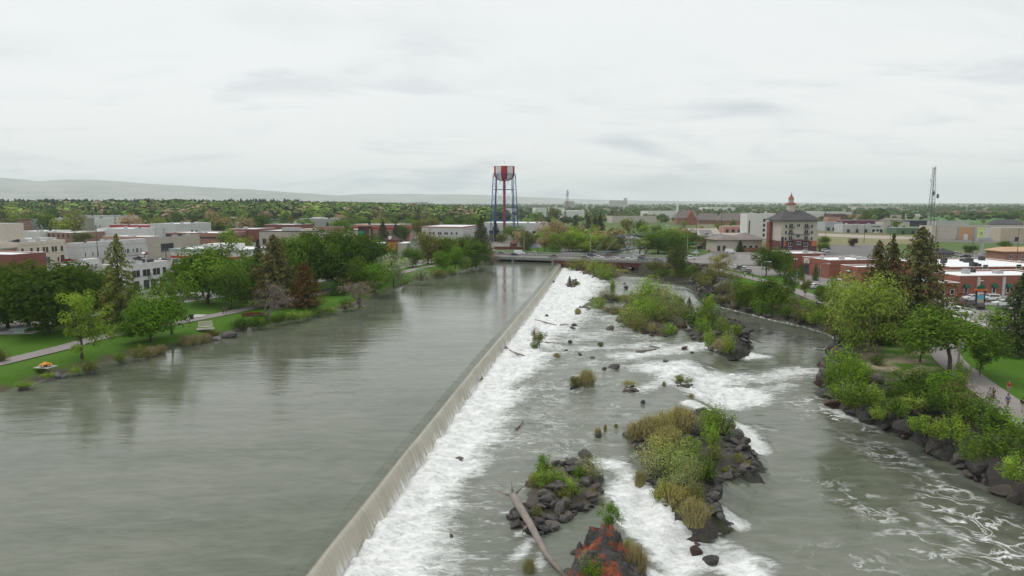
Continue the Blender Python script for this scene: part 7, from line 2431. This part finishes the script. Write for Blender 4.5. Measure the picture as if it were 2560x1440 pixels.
CARS = {k: make_car(k) for k in ('sedan', 'suv', 'pickup', 'van', 'jeep')}
CW, CS, CB, CR, CM, CN, CG, CT, CY = (.75, .75, .74), (.40, .41, .42), (.018, .018, .02), (.30, .015, .02), (.10, .012, .018), (.02, .03, .09), (.10, .10, .105), (.16, .10, .08), (.75, .45, .03)
CNAME = {'sedan': 'sedan_car', 'suv': 'suv_car', 'pickup': 'pickup_truck', 'van': 'delivery_van', 'jeep': 'off_road_car'}


def car(kind, label, loc, rz, colr, group):
    root = empty(CNAME[kind], loc, rz)
    for nm, me_, lc, pt_ in CARS[kind]:
        if isinstance(me_, tuple):
            o_ = link(nm, me_[0], root, lc)
            o_.rotation_euler = (math.pi / 2, 0, 0)
            link('rim', me_[1], o_)
        else:
            o_ = link(nm, me_, root, lc)
            if pt_:
                o_.color = (*colr, 1)
    tag(root, label, {'pickup': 'pickup', 'van': 'van'}.get(kind, 'car'), group)
    return root


for kind, px, lane, dr, c, lb in (
        ('sedan', 1256, 16, 1, CM, 'maroon car at the left end of the bridge'), ('sedan', 1288, 10, 1, CN, 'dark blue car beside the white van on the bridge'), ('van', 1299, 20, 1, CW, 'white van behind the dark blue car on the bridge'),
        ('suv', 1331, 17, -1, (.55, .52, .45), 'pale beige SUV crossing the bridge'), ('sedan', 1384, 6, -1, CB, 'lone dark car in the middle of the bridge'), ('sedan', 1465, 5, 1, (.05, .06, .05), 'dark green car in the bridge queue'),
        ('suv', 1481, 18, 1, CN, 'navy SUV in the far bridge lane'), ('sedan', 1498, 9, 1, CW, 'first white sedan in the bridge queue'), ('suv', 1519, 20, -1, CT, 'brown SUV in the far bridge lane'), ('sedan', 1537, 6, 1, CW, 'second white sedan in the bridge queue'),
        ('pickup', 1579, 6, 1, CW, 'white pickup in the bridge queue'), ('suv', 1607, 5, 1, (.03, .05, .045), 'dark SUV right behind the white pickup'), ('sedan', 1645, 4, 1, (.03, .035, .045), 'dark car at the right end of the bridge')):
    car(kind, lb, on_bridge(px, lane), brz + (0 if dr > 0 else math.pi), c, 'traffic on the bridge')
for kind, px, py, hd, c, lb, gr in (
        ('pickup', 1725, 650, -8, CW, 'white pickup leaving the bridge at the junction', 0), ('van', 1825, 634, 0, CW, 'white utility van turning before the bank', 0),
        ('sedan', 1836, 673, 80, CW, 'white car, first of the promenade parking row', 1), ('suv', 1850, 675, 60, CB, 'black car, second of the promenade parking row', 1), ('suv', 1861, 679, 60, CS, 'silver car in the promenade parking row', 1), ('sedan', 1871, 683, 60, CG, 'dark grey car, last of the promenade parking row', 1),
        ('van', 1950, 648, 0, CY, 'yellow vehicle at the foot of the apartment block', 0), ('suv', 1930, 655, 90, CR, 'red and white car behind the street trees', 0), ('sedan', 1954, 655, 0, CW, 'white car beside the yellow vehicle', 0),
        ('suv', 1998, 690, 60, CS, 'silver car by the left restaurant shrub', 2), ('sedan', 2036, 722, 30, CW, 'white car at the restaurant car park edge', 2), ('suv', 2024, 719, 30, CB, 'black car left of the white one at the car park edge', 2), ('suv', 2060, 731, 20, CB, 'black car right of the tall car park lamp', 2), ('suv', 2097, 712, 80, CW, 'white SUV behind the small green tree', 2),
        ('sedan', 2408, 748, 175, CR, 'bright red sedan in the car park by the pylon sign', 3), ('sedan', 2428, 752, 185, CW, 'white sedan half behind the pylon sign', 3), ('sedan', 2399, 764, 80, CM, 'dark maroon car seen from behind in the car park', 3), ('suv', 2421, 767, 75, CG, 'charcoal SUV beside the maroon car', 3),
        ('sedan', 2450, 773, 60, CB, 'black car next to the grass strip', 3), ('jeep', 2475, 755, 178, CW, 'boxy white off-road car right of the pylon sign', 3), ('sedan', 2505, 766, 172, CW, 'white coupe on the right of the car park', 3), ('pickup', 2394, 788, -70, CW, 'white pickup coming towards the street', 3),
        ('sedan', 2512, 822, 170, CN, 'dark blue car beside the small street tree', 3), ('sedan', 2468, 752, 178, CN, 'navy car hidden behind the boxy off-road car', 3),
        ('pickup', 2384, 654, 0, CW, 'white pickup behind the long brick building', 4), ('suv', 2412, 646, 160, CB, 'black SUV by the dark round bush', 4), ('sedan', 2396, 641, 160, CS, 'silver car behind the black SUV', 4), ('sedan', 2388, 638, 160, CW, 'white car nearest the grey roofed house', 4), ('sedan', 2404, 658, 0, CB, 'dark car right of the white pickup', 4),
        ('suv', 2455, 657, 10, CN, 'dark blue SUV under the billboard', 4), ('sedan', 2478, 658, 10, CB, 'dark car right of the billboard SUV', 4), ('sedan', 2500, 659, 10, CW, 'white sedan in the back car park', 4), ('sedan', 2528, 661, 10, CB, 'dark sedan before the diner', 4), ('sedan', 2550, 661, 10, CW, 'white car before the diner at the right edge', 4),
        ('sedan', 2460, 640, 170, CS, 'silver sedan behind the billboard column', 4), ('sedan', 2492, 640, 0, CY, 'yellow car by the diner', 4),
        ('sedan', 2063, 622, 0, CB, 'black car in the hotel car park, back one', 5), ('sedan', 2066, 626, 0, CN, 'navy car in the hotel car park, middle one', 5), ('suv', 2064, 631, 0, CW, 'white car in the hotel car park, front one', 5),
        ('suv', 2423, 597, 0, CB, 'dark SUV at the long beige warehouse', 6), ('suv', 2490, 601, 60, CR, 'red car by the warehouse annex', 6), ('pickup', 2535, 603, 0, CS, 'grey pickup by the warehouse annex', 6), ('pickup', 2192, 584, 20, CW, 'white pickup before the open shed door', 6), ('pickup', 2338, 590, 10, CW, 'white pickup left of the warehouse', 6),
        ('suv', 1746, 624, 110, CB, 'dark SUV at the junction corner', 7), ('suv', 1772, 612, 110, CB, 'black SUV parked along the side street', 7), ('sedan', 1779, 608, 110, CS, 'silver car parked along the side street', 7), ('sedan', 1736, 636, 110, CW, 'white car under the traffic light', 7),
        ('sedan', 1776, 590, 110, CW, 'white car in the row behind the bank, first', 7), ('sedan', 1783, 592, 110, CS, 'silver car in the row behind the bank, second', 7), ('sedan', 1768, 588, 110, CG, 'grey car in the row behind the bank, far end', 7), ('sedan', 1755, 571, 0, CR, 'tiny red car on the far lot', 7), ('sedan', 1768, 570, 0, CW, 'tiny white car on the far lot', 7),
        ('sedan', 57, 680, 75, CW, 'white car parked below the cream building', 8), ('van', 158, 676, 80, CW, 'white van roof showing between the park trees', 8), ('suv', 362, 645, 80, CW, 'white SUV by the end of the shop row', 8), ('sedan', 364, 639, 80, CR, 'red car behind the white SUV', 8),
        ('sedan', 172, 656, 75, CR, 'red car in front of the shop row', 8), ('sedan', 345, 650, 75, CB, 'dark car below the plain grey block', 8), ('sedan', 406, 655, 75, CG, 'grey car beside the plain grey block', 8), ('sedan', 603, 702, 75, CR, 'red car behind the park trees', 8), ('pickup', 1028, 594, 30, CG, 'grey pickup by the long motel', 8),
        ('van', 1575, 566, 0, CW, 'white van at the far lot beyond the truss bridge', 7), ('sedan', 1670, 566, 0, CW, 'white car at the church lot', 7)):
    x, y, z = P(px, py)
    car(kind, lb, (x, y, GROUND + .32), R(hd), c, ['traffic at the junction', 'cars parked by the promenade', 'cars at the restaurant', 'cars by the pylon sign', 'cars in the back car park', 'cars in the hotel car park', 'vehicles at the warehouses', 'cars on the side street', 'cars downtown'][gr])
# trailers
for lb, px, py, hd, L_, H_, c in (('dark grey semi trailer parked below the cream building', 80, 672, 76, 15, 4.0, (.09, .10, .11)), ('long white camper trailer before the warehouse', 2362, 596, 4, 10, 3.2, (.7, .7, .69)), ('white box truck below the shop row', 225, 668, 76, 7, 3.2, (.72, .72, .7))):
    x, y, z = P(px, py)
    root = empty('box_trailer', (x, y, GROUND + .3), R(hd))
    MB().box(-L_ / 2, L_ / 2, -1.25, 1.25, .9, H_).build('box', mat('trailer_%.2f' % c[0], c, .5, .12), root)
    for k in range(5):
        MB().box(-L_ / 2 + L_ * (k + .5) / 5 - .05, -L_ / 2 + L_ * (k + .5) / 5 + .05, -1.29, -1.252, .9, H_).build('rib', METAL, root)
    for sx in (-L_ * .36, -L_ * .25, L_ * .3):
        for sy in (-1, 1):
            w_ = link('wheel', CARS['pickup'][2][1][0], root, (sx, sy * 1.1, .42))
            w_.rotation_euler = (math.pi / 2, 0, 0)
    tag(root, lb, 'trailer')


# ------------------------------------------------------------------ people
def skin_obj(name, joints, edges, m, parent, root_i=0, sub=1):
    me_ = bpy.data.meshes.new(name)
    me_.from_pydata([j[0] for j in joints], edges, [])
    o_ = link(name, me_, parent)
    mod = o_.modifiers.new('skin', 'SKIN')
    for i, j in enumerate(joints):
        d = me_.skin_vertices[0].data[i]
        d.radius = j[1] if hasattr(j[1], '__len__') else (j[1], j[1])
        d.use_root = (i == root_i)
    me_.materials.append(m)
    mod.use_smooth_shade = True
    o_.modifiers.new('sub', 'SUBSURF').levels = sub
    o_.modifiers['sub'].render_levels = sub
    return o_


def person(label, px, py, hd, shirt, trousers, hair, skin=(.42, .25, .17), z=GROUND + .27, h=1.74, stride=.18, arms=.12, long_hair=False, bent=0.0, shorts=False):
    x, y, _ = P(px, py, GROUND)
    root = empty('person', (x, y, z), R(hd))
    root.scale = (h / 1.74,) * 3
    SK = mat('skin_%.2f' % skin[0], skin, .6, .08)
    hip, chest, neck, head = (0, 0, .93), (0, .02, 1.32), (0, .03, 1.48), (0, .06, 1.60)
    J = [(hip, (.14, .10)), ((0, .01, 1.12), (.13, .095)), (chest, (.16, .105)), (neck, .055), (head, (.078, .095)), ((0, .055, 1.69), (.07, .085))]
    E = [(0, 1), (1, 2), (2, 3), (3, 4), (4, 5)]
    for s_ in (-1, 1):
        k = len(J)
        st = stride * s_
        J += [((s_ * .10, 0, .86), .085), ((s_ * .10, .5 * st + .02, .48), .06), ((s_ * .10, st, .10), .042), ((s_ * .11, st + .14, .04), .04)]
        E += [(0, k), (k, k + 1), (k + 1, k + 2), (k + 2, k + 3)]
        k = len(J)
        sw = -arms * s_
        J += [((s_ * .19, .02, 1.40), .06), ((s_ * .25, .02 + sw * .5 - .03, 1.12), .045), ((s_ * .24, .08 + sw, .90), .034), ((s_ * .24, .11 + sw, .83), .035)]
        E += [(2, k), (k, k + 1), (k + 1, k + 2), (k + 2, k + 3)]
        wr_ = k + 3
        for q in range(4):
            f = len(J)
            J += [((s_ * .24 + (q - 1.5) * .018 * s_, .125 + sw + .01 * q, .78), .010), ((s_ * .235 + (q - 1.5) * .018 * s_, .14 + sw, .735 + .008 * abs(q - 1)), .008)]
            E += [(wr_, f), (f, f + 1)]
        f = len(J)
        J += [((s_ * .205, .15 + sw, .81), .011), ((s_ * .195, .17 + sw, .775), .009)]
        E += [(wr_, f), (f, f + 1)]
    skin_obj('body', J, E, SK, root)
    shm, trm = mat('cloth_%.2f_%.2f_%.2f' % shirt, shirt, .9, .15, 3.0), mat('cloth_%.2f_%.2f_%.2f' % trousers, trousers, .9, .15, 3.0)
    JS = [((0, .0, .95), (.165, .125)), ((0, .01, 1.14), (.155, .12)), ((0, .02, 1.33), (.18, .13)), ((0, .03, 1.44), (.08, .07))]
    ES = [(0, 1), (1, 2), (2, 3)]
    for s_ in (-1, 1):
        k = len(JS)
        sw = -arms * s_
        JS += [((s_ * .19, .02, 1.40), .08), ((s_ * .25, .02 + sw * .5 - .03, 1.15), .062)]
        ES += [(2, k), (k, k + 1)]
    skin_obj('shirt', JS, ES, shm, root, 1)
    JT = [((0, 0, .95), (.16, .12))]
    ET = []
    for s_ in (-1, 1):
        k = len(JT)
        st = stride * s_
        JT += [((s_ * .10, 0, .84), .105), ((s_ * .10, .5 * st + .02, .50), .078)]
        ET += [(0, k), (k, k + 1)]
        if not shorts:
            JT.append(((s_ * .10, st, .12), .06))
            ET.append((k + 1, k + 2))
    skin_obj('trousers', JT, ET, trm, root)
    hm_ = mat('hair_%.2f' % hair[0], hair, .7, .2)
    hb_ = MB()
    pr = [(.02, 1.785), (.06, 1.77), (.092, 1.72), (.098, 1.65), (.085, 1.60)]
    hb_.lathe(pr, 12, 0, 0, .045)
    if long_hair:
        hb_.lathe([(.085, 1.62), (.09, 1.5), (.08, 1.36), (.03, 1.30)], 10, 0, 0, -.02)
    hb_.build('hair', hm_, root, True)
    for s_ in (-1, 1):
        sb_ = MB()
        st = stride * s_
        sb_.lathe([(.02, 0.0), (.055, .0), (.06, .03), (.045, .08), (.02, .09)], 10)
        sb_.v = [(s_ * .105 + a, st + .06 + b * 2.0, c) for a, b, c in sb_.v]
        sb_.build('shoe', mat('shoe_dark', (.03, .03, .03), .7, .1), root, True)
        eb = MB().lathe([(.002, -.012), (.011, -.006), (.011, .006), (.002, .012)], 6, 0, s_ * .032, .142)
        eb.v = [(a, b, c + 1.635) for a, b, c in eb.v]
        eb.build('eye', mat('eye_dark', (.02, .02, .02), .4, .05), root)
    nb = MB().add([(-.012, .135, 1.60), (.012, .135, 1.60), (0, .175, 1.598), (0, .14, 1.64)], [(0, 1, 2), (0, 2, 3), (1, 3, 2)])
    nb.build('nose', SK, root)
    tag(root, label, 'person')


person('person in pale shirt and light trousers, left of the couple on the path', 2473, 1006, 150, (.50, .53, .60), (.42, .40, .38), (.03, .025, .02))
person('person in black with long dark hair, right of the couple', 2481, 1006, 150, (.015, .015, .02), (.02, .02, .025), (.02, .018, .016), long_hair=True)
person('person in blue shirt and grey trousers striding along the path', 2518, 1024, -20, (.06, .10, .28), (.20, .18, .18), (.02, .018, .016), stride=.26)
person('person in red shirt standing on the grass beside the path', 2521, 988, 170, (.50, .02, .03), (.35, .30, .25), (.30, .24, .18), stride=.02, arms=.02, shorts=True)
person('person in black top and pale trousers at the right edge', 2554, 1033, 160, (.02, .02, .02), (.45, .44, .43), (.02, .02, .02), stride=.2)
person('left of two dark dressed walkers on the riverside path', 558, 788, 60, (.02, .02, .03), (.02, .02, .03), (.03, .02, .02))
person('right of two dark dressed walkers on the riverside path', 565, 786, 60, (.025, .025, .035), (.03, .03, .04), (.05, .03, .02))
person('person in white shirt standing by the promenade cars', 1862, 694, 0, (.65, .65, .66), (.05, .05, .07), (.03, .03, .03), stride=.05)
person('person in dark clothes standing near the promenade railing', 1882, 699, 40, (.03, .03, .04), (.04, .04, .05), (.03, .03, .03), stride=.05)

# ------------------------------------------------------------------ park furniture
def on_ground(px, py, dz=.0):
    x, y, z = P(px, py)
    return (x, y, GROUND + dz)


LY_ = GROUND
root = empty('picnic_table', on_ground(114, 917), R(-10))
root.scale = (.66, .66, .66)
MB().box(-2.0, 2.0, -1.6, 1.6, -.05, .06).build('slab', CONC, root)
om = mat('orange_plastic', (.60, .25, .02), .6, .1)
MB().add([(-.95, -.95, .72), (.95, -.95, .72), (.95, .95, .72), (-.95, .95, .72), (0, 0, 1.35)], [(3, 2, 1, 0), (0, 1, 4), (1, 2, 4), (2, 3, 4), (3, 0, 4)]).build('canopy_top', om, root)
for sx, sy in ((1, 0), (-1, 0), (0, 1), (0, -1)):
    MB().box(sx * 1.25 - (.18 if sx else .75), sx * 1.25 + (.18 if sx else .75), sy * 1.25 - (.18 if sy else .75), sy * 1.25 + (.18 if sy else .75), .44, .50).build('seat', om, root)
    MB().box(sx * 1.2 - .06, sx * 1.2 + .06, sy * 1.2 - .06, sy * 1.2 + .06, .06, .44).build('leg', DARKM, root)
MB().box(-.35, .35, -.35, .35, .06, .72).build('pedestal', DARKM, root)
tag(root, 'orange picnic table with peaked top on a concrete slab', 'picnic table')
root = empty('garden_swing', on_ground(514, 822), R(25))
MB().box(-1.7, 1.7, -1.0, 1.0, -.05, .05).build('slab', CONC, root)
wm = mat('white_timber', (.62, .58, .52), .7, .12)
for k in range(5):
    MB().box(-1.3, 1.3, -.55 + k * .2, -.41 + k * .2, .50, .55).build('seat_slat', wm, root)
    MB().box(-1.3, 1.3, .45 + k * .05, .49 + k * .05, .66 + k * .19, .80 + k * .19).build('back_slat', wm, root)
for sx in (-1.3, 1.3):
    MB().box(sx - .06, sx + .06, -.6, -.48, .05, .8).build('leg', wm, root)
    MB().box(sx - .06, sx + .06, .5, .62, .05, 1.5).build('leg', wm, root)
    MB().box(sx - .07, sx + .07, -.62, .6, .78, .84).build('armrest', wm, root)
tag(root, 'white slatted bench with high back facing the river', 'bench')
root = empty('stone_table', on_ground(50, 832), R(10))
MB().box(-3.0, 3.0, -1.5, 1.5, -.05, .05).build('slab', CONC, root)
MB().box(-1.6, 1.6, -.8, .8, .78, .90).build('table_top', mat('pale_teal', (.36, .44, .42), .6, .1), root)
MB().box(-1.0, 1.0, -.4, .4, .05, .78).build('base', mat('pale_teal', (.36, .44, .42)), root)
tag(root, 'pale teal concrete games table under the dark maples', 'table')
for lb, px, py, s_ in (('dark litter bin beside the riverside path', 479, 799, 1.0),):
    root = empty('litter_bin', on_ground(px, py))
    MB().lathe([(.42, 0), (.45, 1.05), (.40, 1.1)], 12).build('body', DARKM, root)
    MB().lathe([(.46, 1.1), (.40, 1.25), (.05, 1.3)], 12).build('lid', DARKM, root)
    tag(root, lb, 'litter bin')
sheet('pavement', [(470, 798), (505, 795), (520, 789), (490, 788)], CONC)
for lb, px, py, wx_, wy_ in (('red flower bed beside the rusty cedar', 770, 765, 5.0, 2.2), ('red flower bed by the leaning grey tree', 632, 790, 5.0, 2.0), ('red planter below the white two-storey building', 345, 727, 2.6, 1.0)):
    x, y, z = P(px, py)
    root = empty('flower_bed', (x, y, GROUND + .2), R(15))
    n = 700
    g = np.random.default_rng(px)
    a, r = g.random(n) * 6.283, np.sqrt(g.random(n))
    q = np.stack([np.cos(a) * r * wx_ / 2, np.sin(a) * r * wy_ / 2, .25 + .25 * g.random(n)], 1)
    o = link('blossoms', quads_mesh('blossoms', leaf_quads(q, g.normal(size=(n, 3)) + np.array((0, 0, 1.)), .13, g), LEAF, g.random(n)), root)
    o.color = (.10, .025, .02, 1)
    mb_ = MB().lathe([(1, -.2), (1, .12), (.9, .25), (.02, .3)], 20)
    mb_.v = [(a_ * wx_ / 2, b_ * wy_ / 2, c_) for a_, b_, c_ in mb_.v]
    mb_.build('soil', mat('bed_soil', (.12, .07, .05), .95, .2), root)
    tag(root, lb, 'flower bed')

# ------------------------------------------------------------------ wooded belt behind downtown, far woods
def far_spot(px, D):
    return (px - 1280) / FPX * D, D


belt = []
tries = 0
blds = [o for o in COL.objects if o.get('category') in ('building', 'shop', 'water tower') and o.parent is None]
bpos = []
for o in blds:
    bb = [o.matrix_local @ Vector(c) for ch in o.children if ch.type == 'MESH' for c in ch.bound_box]
    bb = [Matrix.Translation(o.location) @ Matrix.Rotation(o.rotation_euler.z, 4, 'Z') @ Vector(c) for ch in o.children if ch.type == 'MESH' for c in ch.bound_box]
    if bb:
        bpos.append((min(b.x for b in bb) - 4, max(b.x for b in bb) + 4, min(b.y for b in bb) - 4, max(b.y for b in bb) + 4))


def free(x, y):
    return not any(a < x < b and c < y < d for a, b, c, d in bpos)


def wet_at(x, y):
    return inside(np.array([x]), np.array([y]), WATER_POLY)[0]


KINDS = [('olive green tree in the wooded belt behind downtown', 'far', OL, 1.0), ('mid green tree in the wooded belt behind downtown', 'far', MG, 1.0), ('pinkish budding tree in the wooded belt behind downtown', 'far', PK, 1.0),
         ('dark conifer in the wooded belt behind downtown', 'farcone', SP, .5), ('yellow green tree in the wooded belt behind downtown', 'far', YG, .9), ('deep green tree in the wooded belt behind downtown', 'far', DG, 1.1)]
g7 = random.Random(77)
spots = []
while len(spots) < 195:
    px, D = g7.uniform(-60, 1240), 540 + 560 * g7.random() ** 1.2
    if px > 700:
        D += 20
    x, y = far_spot(px, D)
    if not free(x, y):
        continue
    if any((x - a) ** 2 + (y - b) ** 2 < 70 for a, b, _ in spots):
        continue
    spots.append((x, y, px))
ORD = ['', 'second', 'third', 'fourth', 'fifth', 'sixth', 'seventh', 'eighth', 'ninth', 'tenth']
LMS_LEFT = [(36, 'the tall blank white wall'), (116, 'the blue grey wall'), (190, 'the olive grey block'), (265, 'the white rendered block'), (330, 'the white box storey'), (370, 'the red arched-window building'), (450, 'the grey theatre block'),
            (530, 'the stepped theatre roof'), (582, 'the blue fascia shop'), (640, 'the pale pink building'), (700, 'the red sign shop'), (780, 'the taupe building'), (850, 'the box topped hall'), (920, 'the tan corner building'), (1012, 'the red awning shop'),
            (1060, 'the pink brick shed'), (1160, 'the long motel'), (1300, 'the water tower')]
LMS_RIGHT = [(1350, 'the low white hall'), (1412, 'the lattice mast'), (1470, 'the white domed hall'), (1540, 'the tallest spruce'), (1640, 'the long school'), (1692, 'the church steeple'), (1750, 'the church'), (1862, 'the petrol station'), (1940, 'the white hotel'),
             (2050, 'the apartment block'), (2110, 'the white shed'), (2178, 'the long grey shed'), (2240, 'the cream workshop'), (2334, 'the black building'), (2436, 'the orange door warehouse'), (2700, 'the billboard')]
LMS_GROVE = [(1350, 'the grey pavilion'), (1420, 'the large pinkish tree'), (1480, 'the bright round tree'), (1515, 'the bridge queue'), (1570, 'the truss bridge foot'), (1625, 'the truss bridge'), (1740, 'the traffic lights')]


def label_set(items, lms, rel):
    """items: (px, look, thing); each gets a label of its own from its look, landmark and order"""
    groups = {}
    for px, look, o_ in items:
        lm = next(n for x_, n in lms if px < x_)
        groups.setdefault((look, lm), []).append((px, o_))
    for (look, lm), lst in groups.items():
        lst.sort(key=lambda e_: e_[0])
        for i_, (px, o_) in enumerate(lst):
            if len(lst) == 1:
                o_['label'] = '%s %s %s' % (look, rel, lm)
            elif i_ == 0:
                o_['label'] = 'leftmost %s %s %s' % (look, rel, lm)
            else:
                o_['label'] = '%s %s %s, %s from left' % (look, rel, lm, ORD[min(i_, 9)])


items = []
for x, y, px in sorted(spots, key=lambda s_: s_[1]):
    left = max(0, 1 - px / 900)
    i = g7.choices(range(6), (3, 3.6, 1.5, 1.4, 1.8, 2.2))[0]
    lb, kd, c, wf = KINDS[i]
    h = g7.uniform(9, 15) + left * 5
    zb = GROUND + float(RISE(np.array([x]), np.array([y]))[0])
    o_ = plant(kd, 'belt_tree', lb, 'tree', x, y, zb - .1, h * wf * g7.uniform(.85, 1.25), h, c, group='trees of the wooded belt behind downtown')
    items.append((px, ('tall ' if h > 14.5 else 'small ' if h < 11 else '') + lb.split(' in the')[0], o_))
label_set(items, LMS_LEFT, 'far behind')
# single trees in the right town and fields
items = []
for i in range(64):
    while True:
        px, D = g7.uniform(1250, 2560), 430 + 800 * g7.random()
        x, y = far_spot(px, D)
        if px > 1900 and D < 620:
            continue
        if free(x, y) and not wet_at(x, y):
            break
    k_ = g7.choices([('mid green tree', 'far', MG, 1.0), ('olive tree', 'far', OL, 1.1), ('bright tree', 'far', LG, 1.0), ('dark conifer', 'farcone', SP, .45)], (3, 3, 2, 1))[0]
    h = g7.uniform(5, 10)
    o_ = plant(k_[1], 'scattered_tree', k_[0], 'tree', x, y, GROUND - .1, h * k_[3], h, k_[2], group='trees scattered beyond the bridge')
    items.append((px, k_[0], o_))
label_set(items, LMS_RIGHT, 'on the plain near')
# dense riverside grove beyond the bridge
items = []
for i in range(40):
    while True:
        px, D = g7.uniform(1290, 1720), g7.uniform(385, 480)
        x, y = far_spot(px, D)
        if free(x, y) and not (-8 < x < 25 and y < 400) and (px < 1500 or not wet_at(x, y)):
            break
    k_ = g7.choice([('olive willow', OL), ('yellow green willow', YG), ('bright green tree', LG), ('tan budding tree', PK)])
    h = g7.uniform(7, 12)
    o_ = plant('far', 'grove_tree', k_[0], 'tree', x, y, GROUND - .1, h * 1.1, h, k_[1], group='trees of the grove beyond the bridge')
    items.append((px, k_[0], o_))
label_set(items, LMS_GROVE, 'in the grove behind')

# far woods: thousands of crowns that read as one mass
leaf0 = []
for kd in ('b', 'c'):
    g = np.random.default_rng(5 if kd == 'b' else 6)
    n = 78
    d = g.normal(size=(n, 3))
    d /= np.linalg.norm(d, axis=1, keepdims=True)
    if kd == 'b':
        q = d * np.array((.45, .45, .42)) * g.uniform(.75, 1.05, (n, 1)) + np.array((0, 0, .55))
    else:
        zf = g.random(n) ** .8
        q = np.stack([d[:, 0] * .5 * (1 - zf), d[:, 1] * .5 * (1 - zf), zf], 1)
    leaf0.append(leaf_quads(q, d + np.array((0, 0, .25)) + g.normal(size=(n, 3)) * .45, .19 if kd == 'b' else .13, g, .7))
vv, cc = [], []
g = np.random.default_rng(99)


def mass(n, px0, px1, d0, d1, hmin, hmax, cols, conif=.2, powr=1.0):
    for _ in range(n):
        D = d0 + (d1 - d0) * g.random() ** powr
        px = g.uniform(px0, px1)
        x, y = far_spot(px, D)
        if not free(x, y):
            continue
        c = g.random() < conif
        h = g.uniform(hmin, hmax)
        w_ = h * (.5 if c else g.uniform(1.0, 1.7))
        a = g.random() * 6.28
        q = leaf0[1 if c else 0] * np.array((w_, w_, h))
        ca, sa = math.cos(a), math.sin(a)
        q = np.stack([q[:, 0] * ca - q[:, 1] * sa + x, q[:, 0] * sa + q[:, 1] * ca + y, q[:, 2] + GROUND - .2 + float(RISE(np.array([x]), np.array([y]))[0])], 1)
        vv.append(q)
        col_ = np.array(SP if c else cols[g.integers(0, len(cols))]) * g.uniform(1.1, 1.6)
        cc.append(np.repeat(np.repeat(col_[None], len(q) // 4, 0) * g.uniform(.6, 1.4, (len(q) // 4, 1)), 4, 0))


mass(2600, -250, 1260, 880, 1900, 10, 18, [MG, MG, MG, BG, OL, OL, PK, DG, YG, LG], .12)
mass(1900, -400, 1300, 1900, 4200, 10, 16, [DG, MG, OL], .45)
mass(500, -150, 760, 1250, 1700, 16, 22, [DG, SP], .75)
mass(1500, 1250, 2800, 1300, 4500, 6, 11, [MG, DG, OL], .15)
mass(420, 1300, 1950, 900, 1700, 5, 9, [MG, OL, DG], .2)
mass(200, 1950, 2800, 1000, 1600, 4, 7, [MG, DG], .1)
mass(70, 2400, 2700, 1050, 1200, 7, 12, [DG, MG], 0)
mass(26, 2172, 2204, 1080, 1130, 15, 17, [DG], 0)
mass(700, -500, 2900, 4200, 8000, 9, 14, [DG, SP], .1)
vv, cc = np.concatenate(vv), np.concatenate(cc)
m = attr_mat('far_foliage', 'tint', .9, .05, .05, 0)
me = np_mesh('far_woods', vv, np.arange(len(vv)).reshape(-1, 4), m)
point_attr(me, 'tint', cc)
tag(link('far_woods', me), 'far band of woods stretching along the horizon', 'woods', kind='stuff')
# undergrowth where the right bank goes on past the picture edge
g = np.random.default_rng(123)
vv, ss = [], []
src = K['shrub'][1][1]
base = np.zeros(len(src.vertices) * 3)
src.vertices.foreach_get('co', base)
base = base.reshape(-1, 3)
for i in range(46):
    f = g.random()
    y0 = 62 - 75 * f
    x0 = 53 + 22 * f + g.uniform(1.0, 9.0)
    w_, h = g.uniform(2.2, 4.6), g.uniform(1.6, 3.6)
    off = x0 - (53 + 22 * f)
    zc = -6.5 + 8.1 * float(smooth(-2.2, 3.4, np.array([off]))[0])
    vv.append(base * np.array((w_, w_, h)) + np.array((x0, y0, max(LOW, zc) - .1)))
    ss.append(np.repeat(g.random(len(base) // 4), 4))
vv, ss = np.concatenate(vv), np.concatenate(ss)
me = np_mesh('undergrowth', vv, np.arange(len(vv)).reshape(-1, 4), LEAF)
point_attr(me, 'leaf', ss)
o = link('undergrowth', me)
o.color = (*MG, 1)
tag(o, 'green undergrowth continuing along the right bank below the path', 'undergrowth', kind='stuff')

# ------------------------------------------------------------------ haze: one closed box of thin air
mb = MB()
mb.box(-15500, 15500, -15500, 15500, -8.0, 420)
hz = mb.build('haze', [])
hm = bpy.data.materials.new('haze')
hm.use_nodes = True
t = NT(hm.node_tree)
vol = t.n('ShaderNodeVolumePrincipled', {'Color': (.87, .955, 1, 1), "Density": 7e-5, 'Anisotropy': 0.0})
t.n('ShaderNodeOutputMaterial', {'Volume': vol.outputs[0]})
hz.data.materials.append(hm)
tag(hz, 'thin pale haze over the far fields and hills', 'haze', kind='stuff')
